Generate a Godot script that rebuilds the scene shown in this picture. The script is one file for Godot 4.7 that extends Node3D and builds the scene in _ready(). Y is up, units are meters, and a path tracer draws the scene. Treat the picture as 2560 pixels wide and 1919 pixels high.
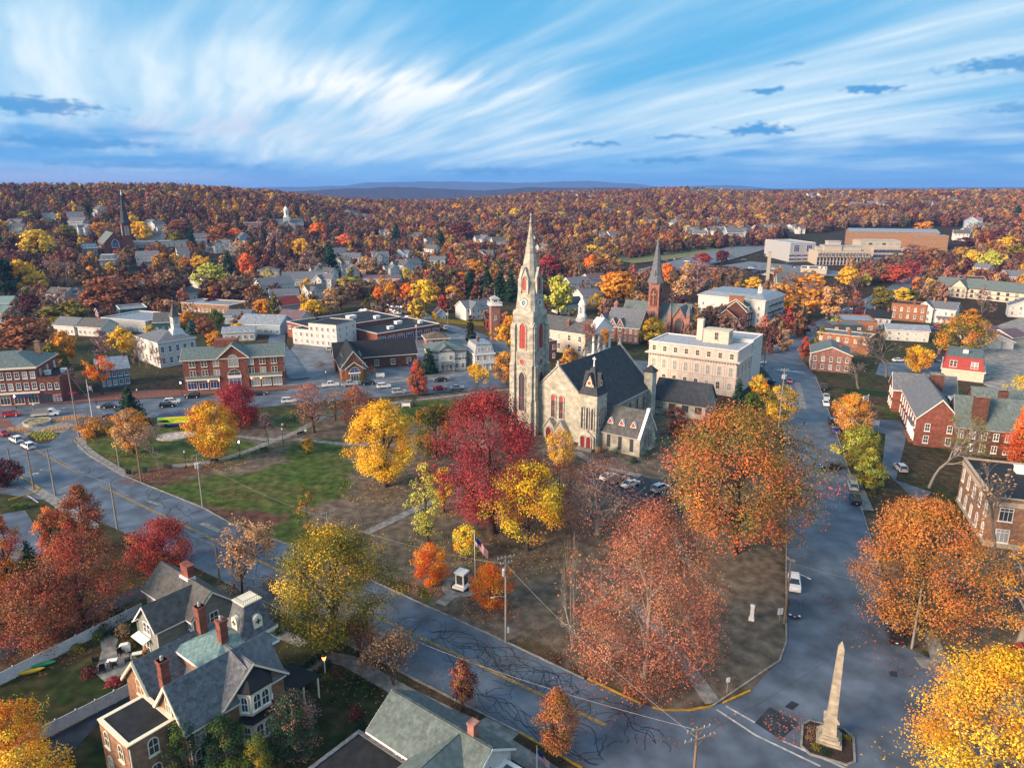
extends Node3D
# A small town in autumn at dusk, seen from the air: a green with a stone church, streets, houses, wooded hills. Units are metres, y is up, north is -z.

func _ready():
	# ---- camera
	var cam := Camera3D.new()
	cam.name = "camera"
	cam.position = Vector3(0, 63.3, 0)
	cam.rotation_degrees.x = -15.15
	cam.fov = rad_to_deg(2.0 * atan(959.5 / 1778.0))
	cam.near = 0.5
	cam.far = 40000.0
	add_child(cam)
	cam.current = true
	# ---- sky, exposure, haze
	var env := Environment.new()
	env.background_mode = Environment.BG_SKY
	env.tonemap_mode = Environment.TONE_MAPPER_LINEAR
	env.tonemap_exposure = 2.5
	env.sdfgi_enabled = true
	env.ssao_enabled = true
	env.ssil_enabled = true
	var sky := Sky.new()
	var pano := PanoramaSkyMaterial.new()
	pano.panorama = evening_sky()
	sky.sky_material = pano
	env.sky = sky
	env.background_energy_multiplier = 1.0
	env.fog_enabled = true
	env.fog_density = 0.00009
	env.fog_light_color = Color(0.46, 0.66, 0.95)
	var we := WorldEnvironment.new()
	we.name = "surroundings"
	we.environment = env
	add_child(we)
	# ---- the last soft sunlight, from the west over the camera's shoulder
	var sun := DirectionalLight3D.new()
	sun.name = "sun"
	sun.light_color = Color(1.0, 0.86, 0.72)
	sun.light_energy = 1.25
	sun.light_angular_distance = 26.0
	sun.shadow_enabled = true
	add_child(sun)
	sun.look_at_from_position(Vector3(-0.82, 0.36, 0.46), Vector3.ZERO)
	# ---- the place
	make_textures()
	make_materials()
	var dial := mat("clock_dial", Color(0.06, 0.16, 0.19), 0.5)
	dial.resource_name = "clock_dial"
	var clock := Time.get_ticks_msec()
	for step in [make_ground, make_roads, make_church, make_buildings, make_trees, make_street_furniture, make_cars, make_small_things, make_woods]:
		step.call()
		print(step.get_method(), " ", Time.get_ticks_msec() - clock)
		clock = Time.get_ticks_msec()

# ---------------------------------------------------------------- sky
func evening_sky()->ImageTexture:
	var a:=FastNoiseLite.new()
	a.seed=5; a.frequency=1.0; a.fractal_octaves=5; a.fractal_gain=.55
	var b:=FastNoiseLite.new()
	b.seed=23; b.frequency=1.0; b.fractal_octaves=4
	var coarse:=Image.create(512,256,false,Image.FORMAT_RGBF)
	for y in 256:
		for x in 512:
			coarse.set_pixel(x,y,sky_colour(a,b,wrapf((x+.5)/512*360,-180.0,180.0),90-(y+.5)/256*180))
	coarse.resize(4096,2048,Image.INTERPOLATE_BILINEAR)
	var fine:=Image.create(1252,240,false,Image.FORMAT_RGBF)
	for y in 240:
		for x in 1252:
			fine.set_pixel(x,y,sky_colour(a,b,(x-625.5)/4096*360,90-(y+790.5)/2048*180))
	coarse.blit_rect(fine,Rect2i(626,0,626,240),Vector2i(0,790))
	coarse.blit_rect(fine,Rect2i(0,0,626,240),Vector2i(3470,790))
	return ImageTexture.create_from_image(coarse)
const BARS:=[[18.6,6.9,1.7,.22,1.0],[25.2,6.6,2.4,.3,1.0],[18.2,4.3,3.2,.38,1.0],[6.6,3.5,2.6,.18,.7],[12.0,2.3,4.2,.22,.7],[-32.5,5.3,5.5,.55,.85],[34.0,7.6,6.0,.5,.8],[12.5,3.9,3.0,.16,.6],[20.0,8.6,1.2,.12,.5],[-2.0,1.5,6.0,.25,.5],[-30.0,3.1,7.0,.3,.7],[-26.0,1.7,9.0,.2,.6],[36.0,5.0,6.0,.4,.5],[60.0,5.0,9.0,.6,.8],[-62.0,6.0,8.0,.6,.8],[95.0,4.0,9.0,.5,.8],[-105.0,5.0,9.0,.6,.8],[140.0,5.0,10.0,.6,.8],[-150.0,4.0,10.0,.6,.8]]
func sky_colour(a:FastNoiseLite,b:FastNoiseLite,az:float,el:float)->Color:
	if el<-1.5:
		return Color(.10,.13,.17)
	var e:=maxf(el,.0)
	var clear:=Color(.10,.375,.62).lerp(Color(.10,.36,.60),smoothstep(8.0,30.0,e))
	clear=Color(.17,.40,.66).lerp(clear,smoothstep(.0,7.0,e))
	var r:=deg_to_rad(az); var h:=deg_to_rad(e+5.0)
	var px:=sin(r)/tan(h); var pz:=cos(r)/tan(h)
	var along:=px*sin(deg_to_rad(-28.0))+pz*cos(deg_to_rad(-28.0))
	var across:=px*cos(deg_to_rad(-28.0))-pz*sin(deg_to_rad(-28.0))
	across+=.12*b.get_noise_2d(along*.3,across*.3)
	var veil:=a.get_noise_2d(along*.16+3.0,across*.55)
	var strand:=a.get_noise_2d(along*.35+40.0,across*3.0)
	var broad:=b.get_noise_2d(px*.13+9.0,pz*.13+2.0)
	var white:=smoothstep(-.55,.5,veil*.6+strand*.22+broad*.5+.30*exp(-pow((e-6.0)/3.5,2.0))+.16*smoothstep(14.0,50.0,e))
	var glow_:=exp(-pow((az+9.0)/9.5,2.0)-pow((e-7.6-(az+9.5)*.06)/1.5,2.0))
	white=clampf(white*(.86+.3*strand)+glow_*(.35+.8*strand+.4*veil),.0,1.0)
	white*=smoothstep(.4,2.6,e+.8*broad)
	var sheet:=Color(.56,.68,.74).lerp(Color(.82,.81,.78),clampf(glow_*1.2+.5*strand,.0,1.0))
	var col:=clear.lerp(sheet,white*.96)
	var off:=absf(wrapf(az+3.0,-180.0,180.0))
	var top:=1.1+3.6*smoothstep(8.0,36.0,off)+1.6*b.get_noise_2d(az*.06,4.0)+.6*a.get_noise_2d(az*.25,e*1.4)
	var low:=(1.0-smoothstep(top-.9,top+.9,e))*(.62+.8*a.get_noise_2d(az*.07+7.0,e*.9))
	col=col.lerp(Color(.06,.285,.58),clampf(low,.0,.85))
	for q in BARS:
		var dx:float=absf(wrapf(az-q[0],-180.0,180.0))/q[2]
		if dx<1.6:
			var dy:float=(e-q[1]-.25*b.get_noise_2d(az*.5,q[1]*9.0))/q[3]
			var s:float=exp(-dx*dx*1.6-dy*dy)+.55*a.get_noise_2d(az*.9,e*4.0)
			col=col.lerp(Color(.025,.215,.47),smoothstep(.25,.75,s)*q[4]*(1.0-smoothstep(1.0,1.6,dx)))
	var pink:=exp(-pow((e-.7)/.7,2.0))*exp(-pow((az+34.0)/14.0,2.0))*.6
	pink+=.35*exp(-pow((e-4.6)/.9,2.0))*exp(-pow((az+20.0)/10.0,2.0))*clampf(strand*2.0+.4,.0,1.0)
	col=col.lerp(Color(.62,.52,.60),clampf(pink,.0,.8))
	return Color(col.r*.52,col.g*.54,col.b*.56)
class MB:
	var v:=PackedVector3Array()
	var n:=PackedVector3Array()
	var c:=PackedColorArray()
	var ix:=PackedInt32Array()
	func tri(a:Vector3,b:Vector3,d:Vector3,col:=Color.WHITE):
		var nn:=(b-a).cross(d-a).normalized()
		var i:=v.size()
		v.append(a); v.append(b); v.append(d)
		n.append(nn); n.append(nn); n.append(nn)
		c.append(col); c.append(col); c.append(col)
		ix.append(i); ix.append(i+2); ix.append(i+1)
	func quad(a:Vector3,b:Vector3,d:Vector3,e:Vector3,col:=Color.WHITE):
		var nn:=(d-a).cross(e-b).normalized()
		var i:=v.size()
		v.append(a); v.append(b); v.append(d); v.append(e)
		n.append(nn); n.append(nn); n.append(nn); n.append(nn)
		c.append(col); c.append(col); c.append(col); c.append(col)
		ix.append(i); ix.append(i+2); ix.append(i+1)
		ix.append(i); ix.append(i+3); ix.append(i+2)
	func box(o:Vector3,s:Vector3,col:=Color.WHITE):
		hexa(o-s/2,Vector3(s.x,0,0),Vector3(0,s.y,0),Vector3(0,0,s.z),col)
	func hexa(o:Vector3,x:Vector3,y:Vector3,z:Vector3,col:=Color.WHITE):
		quad(o+z,o+z+x,o+z+x+y,o+z+y,col)
		quad(o+x,o,o+y,o+x+y,col)
		quad(o+x+z,o+x,o+x+y,o+x+y+z,col)
		quad(o,o+z,o+z+y,o+y,col)
		quad(o+y+z,o+x+y+z,o+x+y,o+y,col)
		quad(o,o+x,o+x+z,o+z,col)
	func prism(poly:PackedVector2Array,t:Transform3D,depth:float,col:=Color.WHITE):
		var p:=poly
		if Geometry2D.is_polygon_clockwise(p):
			p=poly.duplicate(); p.reverse()
		var k:=Geometry2D.triangulate_polygon(p)
		for j in range(0,k.size(),3):
			var a:=p[k[j]]; var b:=p[k[j+1]]; var d:=p[k[j+2]]
			if (b-a).cross(d-a)<0:
				var s:=b; b=d; d=s
			tri(t*Vector3(a.x,a.y,depth),t*Vector3(b.x,b.y,depth),t*Vector3(d.x,d.y,depth),col)
			tri(t*Vector3(a.x,a.y,0),t*Vector3(d.x,d.y,0),t*Vector3(b.x,b.y,0),col)
		for j in p.size():
			var a:=p[j]; var b:=p[(j+1) % p.size()]
			quad(t*Vector3(a.x,a.y,0),t*Vector3(b.x,b.y,0),t*Vector3(b.x,b.y,depth),t*Vector3(a.x,a.y,depth),col)
	func tube(p:PackedVector3Array,r:PackedFloat32Array,sides:int,col:=Color.WHITE):
		var base:=v.size()
		var u:=Vector3.ZERO
		for k in p.size():
			var d:=(p[mini(k+1,p.size()-1)]-p[maxi(k-1,0)]).normalized()
			if u==Vector3.ZERO:
				u=d.cross(Vector3.RIGHT if absf(d.x)<.8 else Vector3.BACK)
			u=(u-d*u.dot(d)).normalized()
			var w:=d.cross(u)
			for s in sides:
				var a:=TAU*s/sides
				var o:=u*cos(a)+w*sin(a)
				v.append(p[k]+o*r[k]); n.append(o); c.append(col)
		for k in p.size()-1:
			for s in sides:
				var a:=base+k*sides+s
				var b:=base+k*sides+(s+1) % sides
				ix.append(a); ix.append(a+sides); ix.append(b)
				ix.append(b); ix.append(a+sides); ix.append(b+sides)
		var e:=base+(p.size()-1)*sides
		for s in range(1,sides-1):
			ix.append(e); ix.append(e+s+1); ix.append(e+s)
	func cyl(a:Vector3,b:Vector3,ra:float,rb:float,sides:=8,col:=Color.WHITE):
		tube(PackedVector3Array([a,b]),PackedFloat32Array([ra,rb]),sides,col)
	func lathe(o:Vector3,prof:Array,sides:=12,col:=Color.WHITE,turn:=.0):
		for k in prof.size()-1:
			for s in sides:
				var a:=turn+TAU*s/sides
				var b:=turn+TAU*(s+1)/sides
				var p:=Vector3(sin(a),0,cos(a)); var q:=Vector3(sin(b),0,cos(b))
				var lo:=Vector3(0,prof[k][1],0); var hi:=Vector3(0,prof[k+1][1],0)
				var r0:float=prof[k][0]; var r1:float=prof[k+1][0]
				if r1<.001:
					tri(o+lo+p*r0,o+lo+q*r0,o+hi,col)
				elif r0<.001:
					tri(o+lo,o+hi+q*r1,o+hi+p*r1,col)
				else:
					quad(o+lo+p*r0,o+lo+q*r0,o+hi+q*r1,o+hi+p*r1,col)
	func ball(o:Vector3,r:Vector3,col:=Color.WHITE,rings:=5,sides:=8):
		var pr:=[]
		for k in rings+1:
			var a:=-PI/2+PI*k/rings
			pr.append([maxf(cos(a),.0),sin(a)])
		var m:=MB.new()
		m.lathe(Vector3.ZERO,pr,sides,col)
		add(m,Transform3D(Basis.from_scale(r),o))
	func add(m:MB,t:=Transform3D()):
		var base:=v.size()
		for k in m.v.size():
			v.append(t*m.v[k])
			n.append((t.basis.inverse().transposed()*m.n[k]).normalized())
		c.append_array(m.c)
		for k in m.ix:
			ix.append(base+k)
	func mesh(m:Material,into:ArrayMesh=null)->ArrayMesh:
		var a:=[]
		a.resize(Mesh.ARRAY_MAX)
		a[Mesh.ARRAY_VERTEX]=v; a[Mesh.ARRAY_NORMAL]=n; a[Mesh.ARRAY_COLOR]=c; a[Mesh.ARRAY_INDEX]=ix
		var am:=into if into else ArrayMesh.new()
		am.add_surface_from_arrays(Mesh.PRIMITIVE_TRIANGLES,a)
		am.surface_set_material(am.get_surface_count()-1,m)
		return am
func V3(x:float,y:float,z:float)->Vector3:return Vector3(x,y,z)
func T3(o:Vector3)->Transform3D:return Transform3D(Basis.IDENTITY,o)
var used:={}
func numbered(called:String)->String:
	used[called]=used.get(called,-1)+1
	return called if used[called]==0 else "%s_%03d" % [called,used[called]]
func tag(o:Node3D,label:String,category:String,group:="")->Node3D:
	o.set_meta("label",label); o.set_meta("category",category)
	if group:o.set_meta("group",group)
	return o
func thing(called:String,label:String,category:String,at:=Vector3.ZERO,turn:=.0,group:="")->Node3D:
	var o:=Node3D.new()
	o.name=numbered(called)
	add_child(o,true)
	o.position=at
	o.rotation.y=turn
	return tag(o,label,category,group)
func part(called:String,m,material:Material,parent:Node3D,at:=Vector3.ZERO,turn:=.0)->MeshInstance3D:
	var o:=MeshInstance3D.new()
	o.name=called
	o.mesh=m.mesh(material) if m is MB else m
	parent.add_child(o,true)
	o.position=at
	o.rotation.y=turn
	return o
func solo(called:String,m:MB,material:Material,label:String,category:String,at:=Vector3.ZERO,turn:=.0,group:="")->MeshInstance3D:
	var o:=MeshInstance3D.new()
	o.name=numbered(called)
	o.mesh=m.mesh(material)
	add_child(o,true)
	o.position=at
	o.rotation.y=turn
	tag(o,label,category,group)
	return o
func setting(called:String,m:MB,material:Material)->MeshInstance3D:
	var o:=MeshInstance3D.new()
	o.name=numbered(called)
	o.mesh=m.mesh(material)
	add_child(o,true)
	o.set_meta("kind","structure")
	return o
func copy(o:Node3D,at:Vector3,turn:=.0,label:="",group:="")->Node3D:
	var base:String=o.name
	if base.length()>4 and base[-4]=="_" and base.right(3).is_valid_int():
		base=base.left(-4)
	var r:Node3D=o.duplicate()
	r.name=numbered(base)
	add_child(r,true)
	r.position=at
	r.rotation.y=turn
	if label:r.set_meta("label",label)
	if group:r.set_meta("group",group)
	return r
var M:={}
func noise_tex(freq:float,lo:float,hi:float,octaves:int,seed_:int,size:=512,stretch:=1)->NoiseTexture2D:
	var f:=FastNoiseLite.new()
	f.noise_type=FastNoiseLite.TYPE_SIMPLEX_SMOOTH
	f.seed=seed_; f.frequency=freq; f.fractal_octaves=octaves
	var t:=NoiseTexture2D.new()
	t.width=size; t.height=size/stretch; t.seamless=true; t.noise=f
	var g:=Gradient.new()
	g.set_color(0,Color(lo,lo,lo)); g.set_color(1,Color(hi,hi,hi))
	t.color_ramp=g
	return t
var TX:={}
func make_textures():
	TX.grain=noise_tex(.12,.68,1.0,4,3)
	TX.patch=noise_tex(.012,.62,1.0,4,7)
	TX.soft=noise_tex(.02,.8,1.0,3,9)
	TX.streak=noise_tex(.05,.66,1.0,3,11,512,4)
	TX.bump=noise_tex(.08,.0,1.0,4,13)
func mat(key:String,col:Color,rough:=.85,fine:=.0,coarse:=.0,tint:=false,metal:=.0,spec:=.4,fine_tex:="grain",coarse_tex:="patch")->StandardMaterial3D:
	if M.has(key):
		return M[key]
	var m:=StandardMaterial3D.new()
	m.resource_name=key
	var lift:=(1.2 if fine_tex=="grain" else 1.1) if fine>.0 else 1.0
	if coarse>.0:lift*=1.2 if coarse_tex=="patch" else 1.1
	m.albedo_color=Color(minf(col.r*lift,.9),minf(col.g*lift,.9),minf(col.b*lift,.9)).linear_to_srgb()
	m.roughness=rough
	m.metallic=metal
	m.metallic_specular=spec
	m.vertex_color_use_as_albedo=tint
	if fine>.0:
		m.albedo_texture=TX[fine_tex]
		m.uv1_triplanar=true; m.uv1_world_triplanar=true
		m.uv1_scale=Vector3.ONE/fine
	if coarse>.0:
		m.detail_enabled=true
		m.detail_albedo=TX[coarse_tex]
		m.detail_blend_mode=BaseMaterial3D.BLEND_MODE_MUL
		m.detail_uv_layer=BaseMaterial3D.DETAIL_UV_2
		m.uv2_triplanar=true; m.uv2_world_triplanar=true
		m.uv2_scale=Vector3.ONE/coarse
	M[key]=m
	return m
func glass(key:String,col:Color,rough:=.08)->StandardMaterial3D:
	var m:=mat(key,col,rough)
	m.metallic_specular=.6
	return m
func make_materials():
	mat("asphalt",Color(.115,.155,.22),.62,3.1,37.0,false,.0,.5)
	mat("asphalt_dark",Color(.035,.048,.07),.7,2.3,19.0)
	mat("asphalt_worn",Color(.19,.215,.25),.66,3.7,41.0,false,.0,.5)
	mat("tar",Color(.018,.02,.025),.55)
	mat("concrete",Color(.30,.30,.29),.85,2.0,11.0)
	mat("kerb",Color(.33,.32,.30),.85,1.5,9.0)
	mat("paver",Color(.25,.10,.075),.85,.9,7.0)
	mat("gravel",Color(.36,.35,.33),.9,1.7,23.0)
	mat("meadow",Color(.21,.23,.10),.95,3.0,30.0)
	mat("paint_white",Color(.62,.63,.64),.7,1.3,9.0)
	mat("paint_yellow",Color(.60,.35,.03),.7,1.3,9.0)
	mat("ground",Color(1,1,1),.95,2.6,17.0,true,.0,.2)
	mat("stone",Color(.72,.66,.55),.92,.9,13.0,true,.0,.3)
	mat("stone_trim",Color(.56,.53,.48),.9,1.2,9.0)
	mat("obelisk",Color(.50,.45,.36),.85,1.2,8.0)
	mat("red_window",Color(.42,.07,.06),.55,1.1,.0)
	mat("red_door",Color(.20,.018,.022),.45)
	mat("shingle",Color(.062,.072,.088),.82,.8,9.0,true)
	mat("shingle_grey",Color(.14,.145,.15),.85,.8,9.0,true)
	mat("shingle_brown",Color(.19,.14,.10),.85,.8,9.0,true)
	mat("slate",Color(.19,.21,.245),.7,.7,6.0,true)
	mat("slate_green",Color(.16,.215,.215),.72,.7,6.0,true)
	mat("roof_black",Color(.022,.025,.03),.75,1.2,11.0)
	mat("roof_red",Color(.33,.045,.04),.7,.8,9.0,true)
	mat("roof_white",Color(.50,.53,.58),.6,1.4,7.0)
	mat("roof_metal",Color(.42,.46,.52),.4,1.4,9.0,false,.3)
	mat("roof_teal",Color(.22,.36,.36),.55,1.2,4.0)
	mat("roof_mauve",Color(.20,.13,.16),.75,1.0,9.0,true)
	mat("roof_green",Color(.02,.17,.14),.7,1.0,9.0,true)
	mat("brick",Color(.30,.105,.075),.9,.7,8.0)
	mat("brick_pink",Color(.42,.21,.17),.9,.7,8.0)
	mat("brick_orange",Color(.43,.185,.095),.9,.7,6.0)
	mat("brick_dark",Color(.17,.075,.055),.9,.7,7.0)
	mat("brick_tan",Color(.42,.25,.15),.9,.9,8.0)
	mat("brick_house",Color(.40,.225,.145),.9,.5,5.0)
	mat("wall_white",Color(.68,.68,.67),.75,1.8,9.0,false,.0,.3,"soft","soft")
	mat("wall_cream",Color(.66,.60,.50),.8,1.8,9.0,false,.0,.3,"soft","soft")
	mat("wall_pinkwhite",Color(.72,.63,.58),.8,1.8,7.0,false,.0,.3,"soft","soft")
	mat("wall_blue",Color(.10,.26,.38),.75,1.8,9.0,false,.0,.3,"soft","soft")
	mat("wall_teal",Color(.045,.15,.17),.75,1.8,9.0,false,.0,.3,"soft","soft")
	mat("wall_lightblue",Color(.38,.50,.62),.75,1.8,9.0,false,.0,.3,"soft","soft")
	mat("wall_sage",Color(.27,.30,.28),.75,1.8,9.0,false,.0,.3,"soft","soft")
	mat("wall_grey",Color(.40,.43,.46),.75,1.8,9.0,false,.0,.3,"soft","soft")
	mat("wall_red",Color(.38,.07,.065),.75,1.8,9.0,false,.0,.3,"soft","soft")
	mat("concrete_tan",Color(.50,.45,.37),.85,1.8,9.0,false,.0,.3,"soft","soft")
	mat("trim_white",Color(.74,.74,.73),.6)
	mat("trim_cream",Color(.70,.64,.50),.65)
	mat("trim_dark",Color(.05,.05,.055),.6)
	mat("fence_white",Color(.66,.69,.74),.5,1.9,7.0,false,.0,.4,"soft","soft")
	glass("pane",Color(.05,.06,.075),.12)
	glass("pane_light",Color(.28,.31,.33),.2)
	glass("pane_blue",Color(.03,.05,.16),.1)
	mat("bark",Color(.085,.068,.055),.95,.5,.0)
	mat("bark_grey",Color(.17,.155,.14),.95,.5,.0)
	mat("bark_pale",Color(.30,.28,.25),.95,.6,.0)
	mat("wood_pole",Color(.24,.17,.115),.9,.5,.0)
	mat("wood_grey",Color(.27,.255,.24),.9,.5,.0)
	mat("galvanised",Color(.45,.47,.50),.45,.0,.0,false,.5)
	mat("wire",Color(.03,.03,.035),.7)
	mat("wire_pale",Color(.35,.36,.38),.6)
	mat("black_metal",Color(.012,.013,.015),.5)
	mat("tyre",Color(.012,.012,.013),.85)
	mat("rim",Color(.45,.46,.48),.35,.0,.0,false,.7)
	glass("car_glass",Color(.015,.02,.028),.06)
	mat("head_lamp",Color(.65,.66,.68),.2)
	mat("tail_lamp",Color(.30,.012,.012),.25)
	mat("plate",Color(.6,.6,.55),.5)
	mat("mulch",Color(.055,.035,.03),.95,.8,5.0)
	mat("leaf",Color(1,1,1),.8,.0,.0,true,.0,.25)
	M.leaf.backlight_enabled=true
	M.leaf.backlight=Color(.5,.5,.5)
	mat("tinted",Color(1,1,1),.85,.0,.0,true,.0,.3)
	mat("tinted_gloss",Color(1,1,1),.35,.0,.0,true)
func paint(col:Color)->StandardMaterial3D:
	var key:="car_paint_%s" % col.to_html(false)
	if not M.has(key):
		var m:=mat(key,col,.32)
		m.clearcoat_enabled=true; m.clearcoat=.8; m.clearcoat_roughness=.08
	return M[key]
func glow(key:String,col:Color,power:float)->StandardMaterial3D:
	if not M.has(key):
		var m:=mat(key,Color(.7,.7,.7),.4)
		m.emission_enabled=true; m.emission=col; m.emission_energy_multiplier=power
	return M[key]
const RISE:=[[-180,40,1400],[-45,57,1100],[-25,60,1100],[-18,51,1150],[-13,37,1400],[-6,31,1600],[-2,37,1700],[2,49,1700],[8,53,1700],[13,60,1750],[18,51,1800],[24,53,1850],[45,55,1900],[180,40,1400]]
func land(x:float,z:float)->float:
	var d:=sqrt(x*x+z*z)
	if d<420.0:
		return .0
	var a:=rad_to_deg(atan2(x,-z))
	var h:=40.0
	var far:=1400.0
	for k in RISE.size()-1:
		if a<=RISE[k+1][0]:
			var t:float=(a-RISE[k][0])/(RISE[k+1][0]-RISE[k][0])
			h=lerpf(RISE[k][1],RISE[k+1][1],t)
			far=lerpf(RISE[k][2],RISE[k+1][2],t)
			break
	return h*smoothstep(420.0,far,d)*(1.0-.55*smoothstep(far,far*1.7,d))
func on_land(x:float,z:float,lift:=.0)->Vector3:
	return V3(x,land(x,z)+lift,z)
func blocks(mb:MB,o:Vector3,x:Vector3,y:Vector3,height:float,lo:Callable,hi:Callable,bw:float,bh:float,rng:RandomNumberGenerator,tones:Array,proud:=.05,gap:=.02):
	var z:=x.cross(y)
	var b:=.0
	while b<height-.08:
		var h:=minf(bh*rng.randf_range(.75,1.3),height-b)
		var l:float=maxf(lo.call(b),lo.call(b+h))
		var r:float=minf(hi.call(b),hi.call(b+h))
		var s:=l-rng.randf()*bw*.5
		while s<r:
			var w:=bw*rng.randf_range(.6,1.5)
			var s0:=maxf(s,l)
			var s1:=minf(s+w,r)
			if s1-s0>.12:
				var t:Color=tones[rng.randi() % tones.size()]
				var k:=rng.randf_range(.82,1.12)
				mb.hexa(o+x*(s0+gap)+y*(b+gap),x*(s1-s0-gap),y*(h-gap),z*(proud*rng.randf_range(.5,1.2)),Color(t.r*k,t.g*k,t.b*k))
			s+=w
		b+=h
func arch_shape(w:float,h:float,pointed:bool,grow:=.0)->PackedVector2Array:
	var p:=PackedVector2Array()
	var a:=w/2+grow
	var spring:=h-(w*.87 if pointed else w/2)
	p.append(Vector2(-a,-grow)); p.append(Vector2(a,-grow))
	if pointed:
		for k in 7:
			var t:=deg_to_rad(60.0*k/6)
			p.append(Vector2(-w/2+(w+grow)*cos(t),spring+(w+grow)*sin(t)))
		for k in range(5,-1,-1):
			var t:=deg_to_rad(60.0*k/6)
			p.append(Vector2(w/2-(w+grow)*cos(t),spring+(w+grow)*sin(t)))
	else:
		for k in 9:
			var t:=PI*k/8
			p.append(Vector2(a*cos(t),spring+a*sin(t)))
	return p
func ring(mb:MB,outer:PackedVector2Array,inner:PackedVector2Array,t:Transform3D,depth:float):
	for k in outer.size():
		var j:=(k+1) % outer.size()
		var a:=outer[k]; var b:=outer[j]; var d:=inner[k]; var e:=inner[j]
		mb.quad(t*V3(d.x,d.y,depth),t*V3(a.x,a.y,depth),t*V3(b.x,b.y,depth),t*V3(e.x,e.y,depth))
		mb.quad(t*V3(a.x,a.y,0),t*V3(b.x,b.y,0),t*V3(b.x,b.y,depth),t*V3(a.x,a.y,depth))
		mb.quad(t*V3(e.x,e.y,0),t*V3(d.x,d.y,0),t*V3(d.x,d.y,depth),t*V3(e.x,e.y,depth))
func arched_window(par:Node3D,at:Vector3,turn:float,w:float,h:float,pointed:bool,fill:Material,frame:Material,bars:Material,lights:=2,called:="window")->MeshInstance3D:
	var g:=MB.new()
	g.prism(arch_shape(w,h,pointed),Transform3D(),.06)
	var o:=part(called,g,fill,par,at,turn)
	var f:=MB.new()
	ring(f,arch_shape(w,h,pointed,.28),arch_shape(w,h,pointed),T3( V3(0,0,.0)),.26)
	part("surround",f,frame,o)
	if lights>1:
		var b:=MB.new()
		for k in range(1,lights):
			b.box(V3(-w/2+w*k/lights,(h-w*.5)/2,.1),V3(.09,h-w*.5,.1))
		b.box(V3(0,h*.33,.1),V3(w,.09,.09))
		part("mullion",b,bars,o)
	return o
func round_window(par:Node3D,at:Vector3,turn:float,r:float,fill:Material,frame:Material)->MeshInstance3D:
	var a:=PackedVector2Array(); var b:=PackedVector2Array()
	for k in 16:
		var d:=Vector2(cos(TAU*k/16),sin(TAU*k/16))
		a.append(d*r); b.append(d*(r+.22))
	var g:=MB.new()
	g.prism(a,Transform3D(),.07)
	var o:=part("round_window",g,fill,par,at,turn)
	var f:=MB.new()
	ring(f,b,a,Transform3D(),.18)
	part("surround",f,frame,o)
	return o
func slab(mb:MB,a:Vector3,b:Vector3,d:Vector3,e:Vector3,thick:float,col:=Color.WHITE):
	var nn:=(d-a).cross(e-b).normalized()*thick
	mb.quad(a+nn,b+nn,d+nn,e+nn,col)
	mb.quad(b,a,e,d,col)
	mb.quad(a,b,b+nn,a+nn,col)
	mb.quad(b,d,d+nn,b+nn,col)
	mb.quad(d,e,e+nn,d+nn,col)
	mb.quad(e,a,a+nn,e+nn,col)
func shingles(mb:MB,a:Vector3,b:Vector3,d:Vector3,e:Vector3,bw:float,bh:float,rng:RandomNumberGenerator,tones:Array,lift:=.0):
	var x:=(b-a).normalized()
	var up:=(d-b)
	var y:=(up-x*up.dot(x)).normalized()
	var z:=x.cross(y)
	var height:=(e-a).dot(y)
	var l1:=(e-a).dot(x)
	var r0:=(b-a).length()
	var r1:=(d-a).dot(x)
	blocks(mb,a+z*lift,x,y,height,func(t): return l1*t/height,func(t): return lerpf(r0,r1,t/height),bw,bh,rng,tones,.035,.012)
func cross_finial(mb:MB,at:Vector3,h:float):
	mb.box(at+V3(0,h*.5,0),V3(h*.14,h,h*.14))
	mb.box(at+V3(0,h*.68,0),V3(h*.6,h*.14,h*.14))
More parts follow.
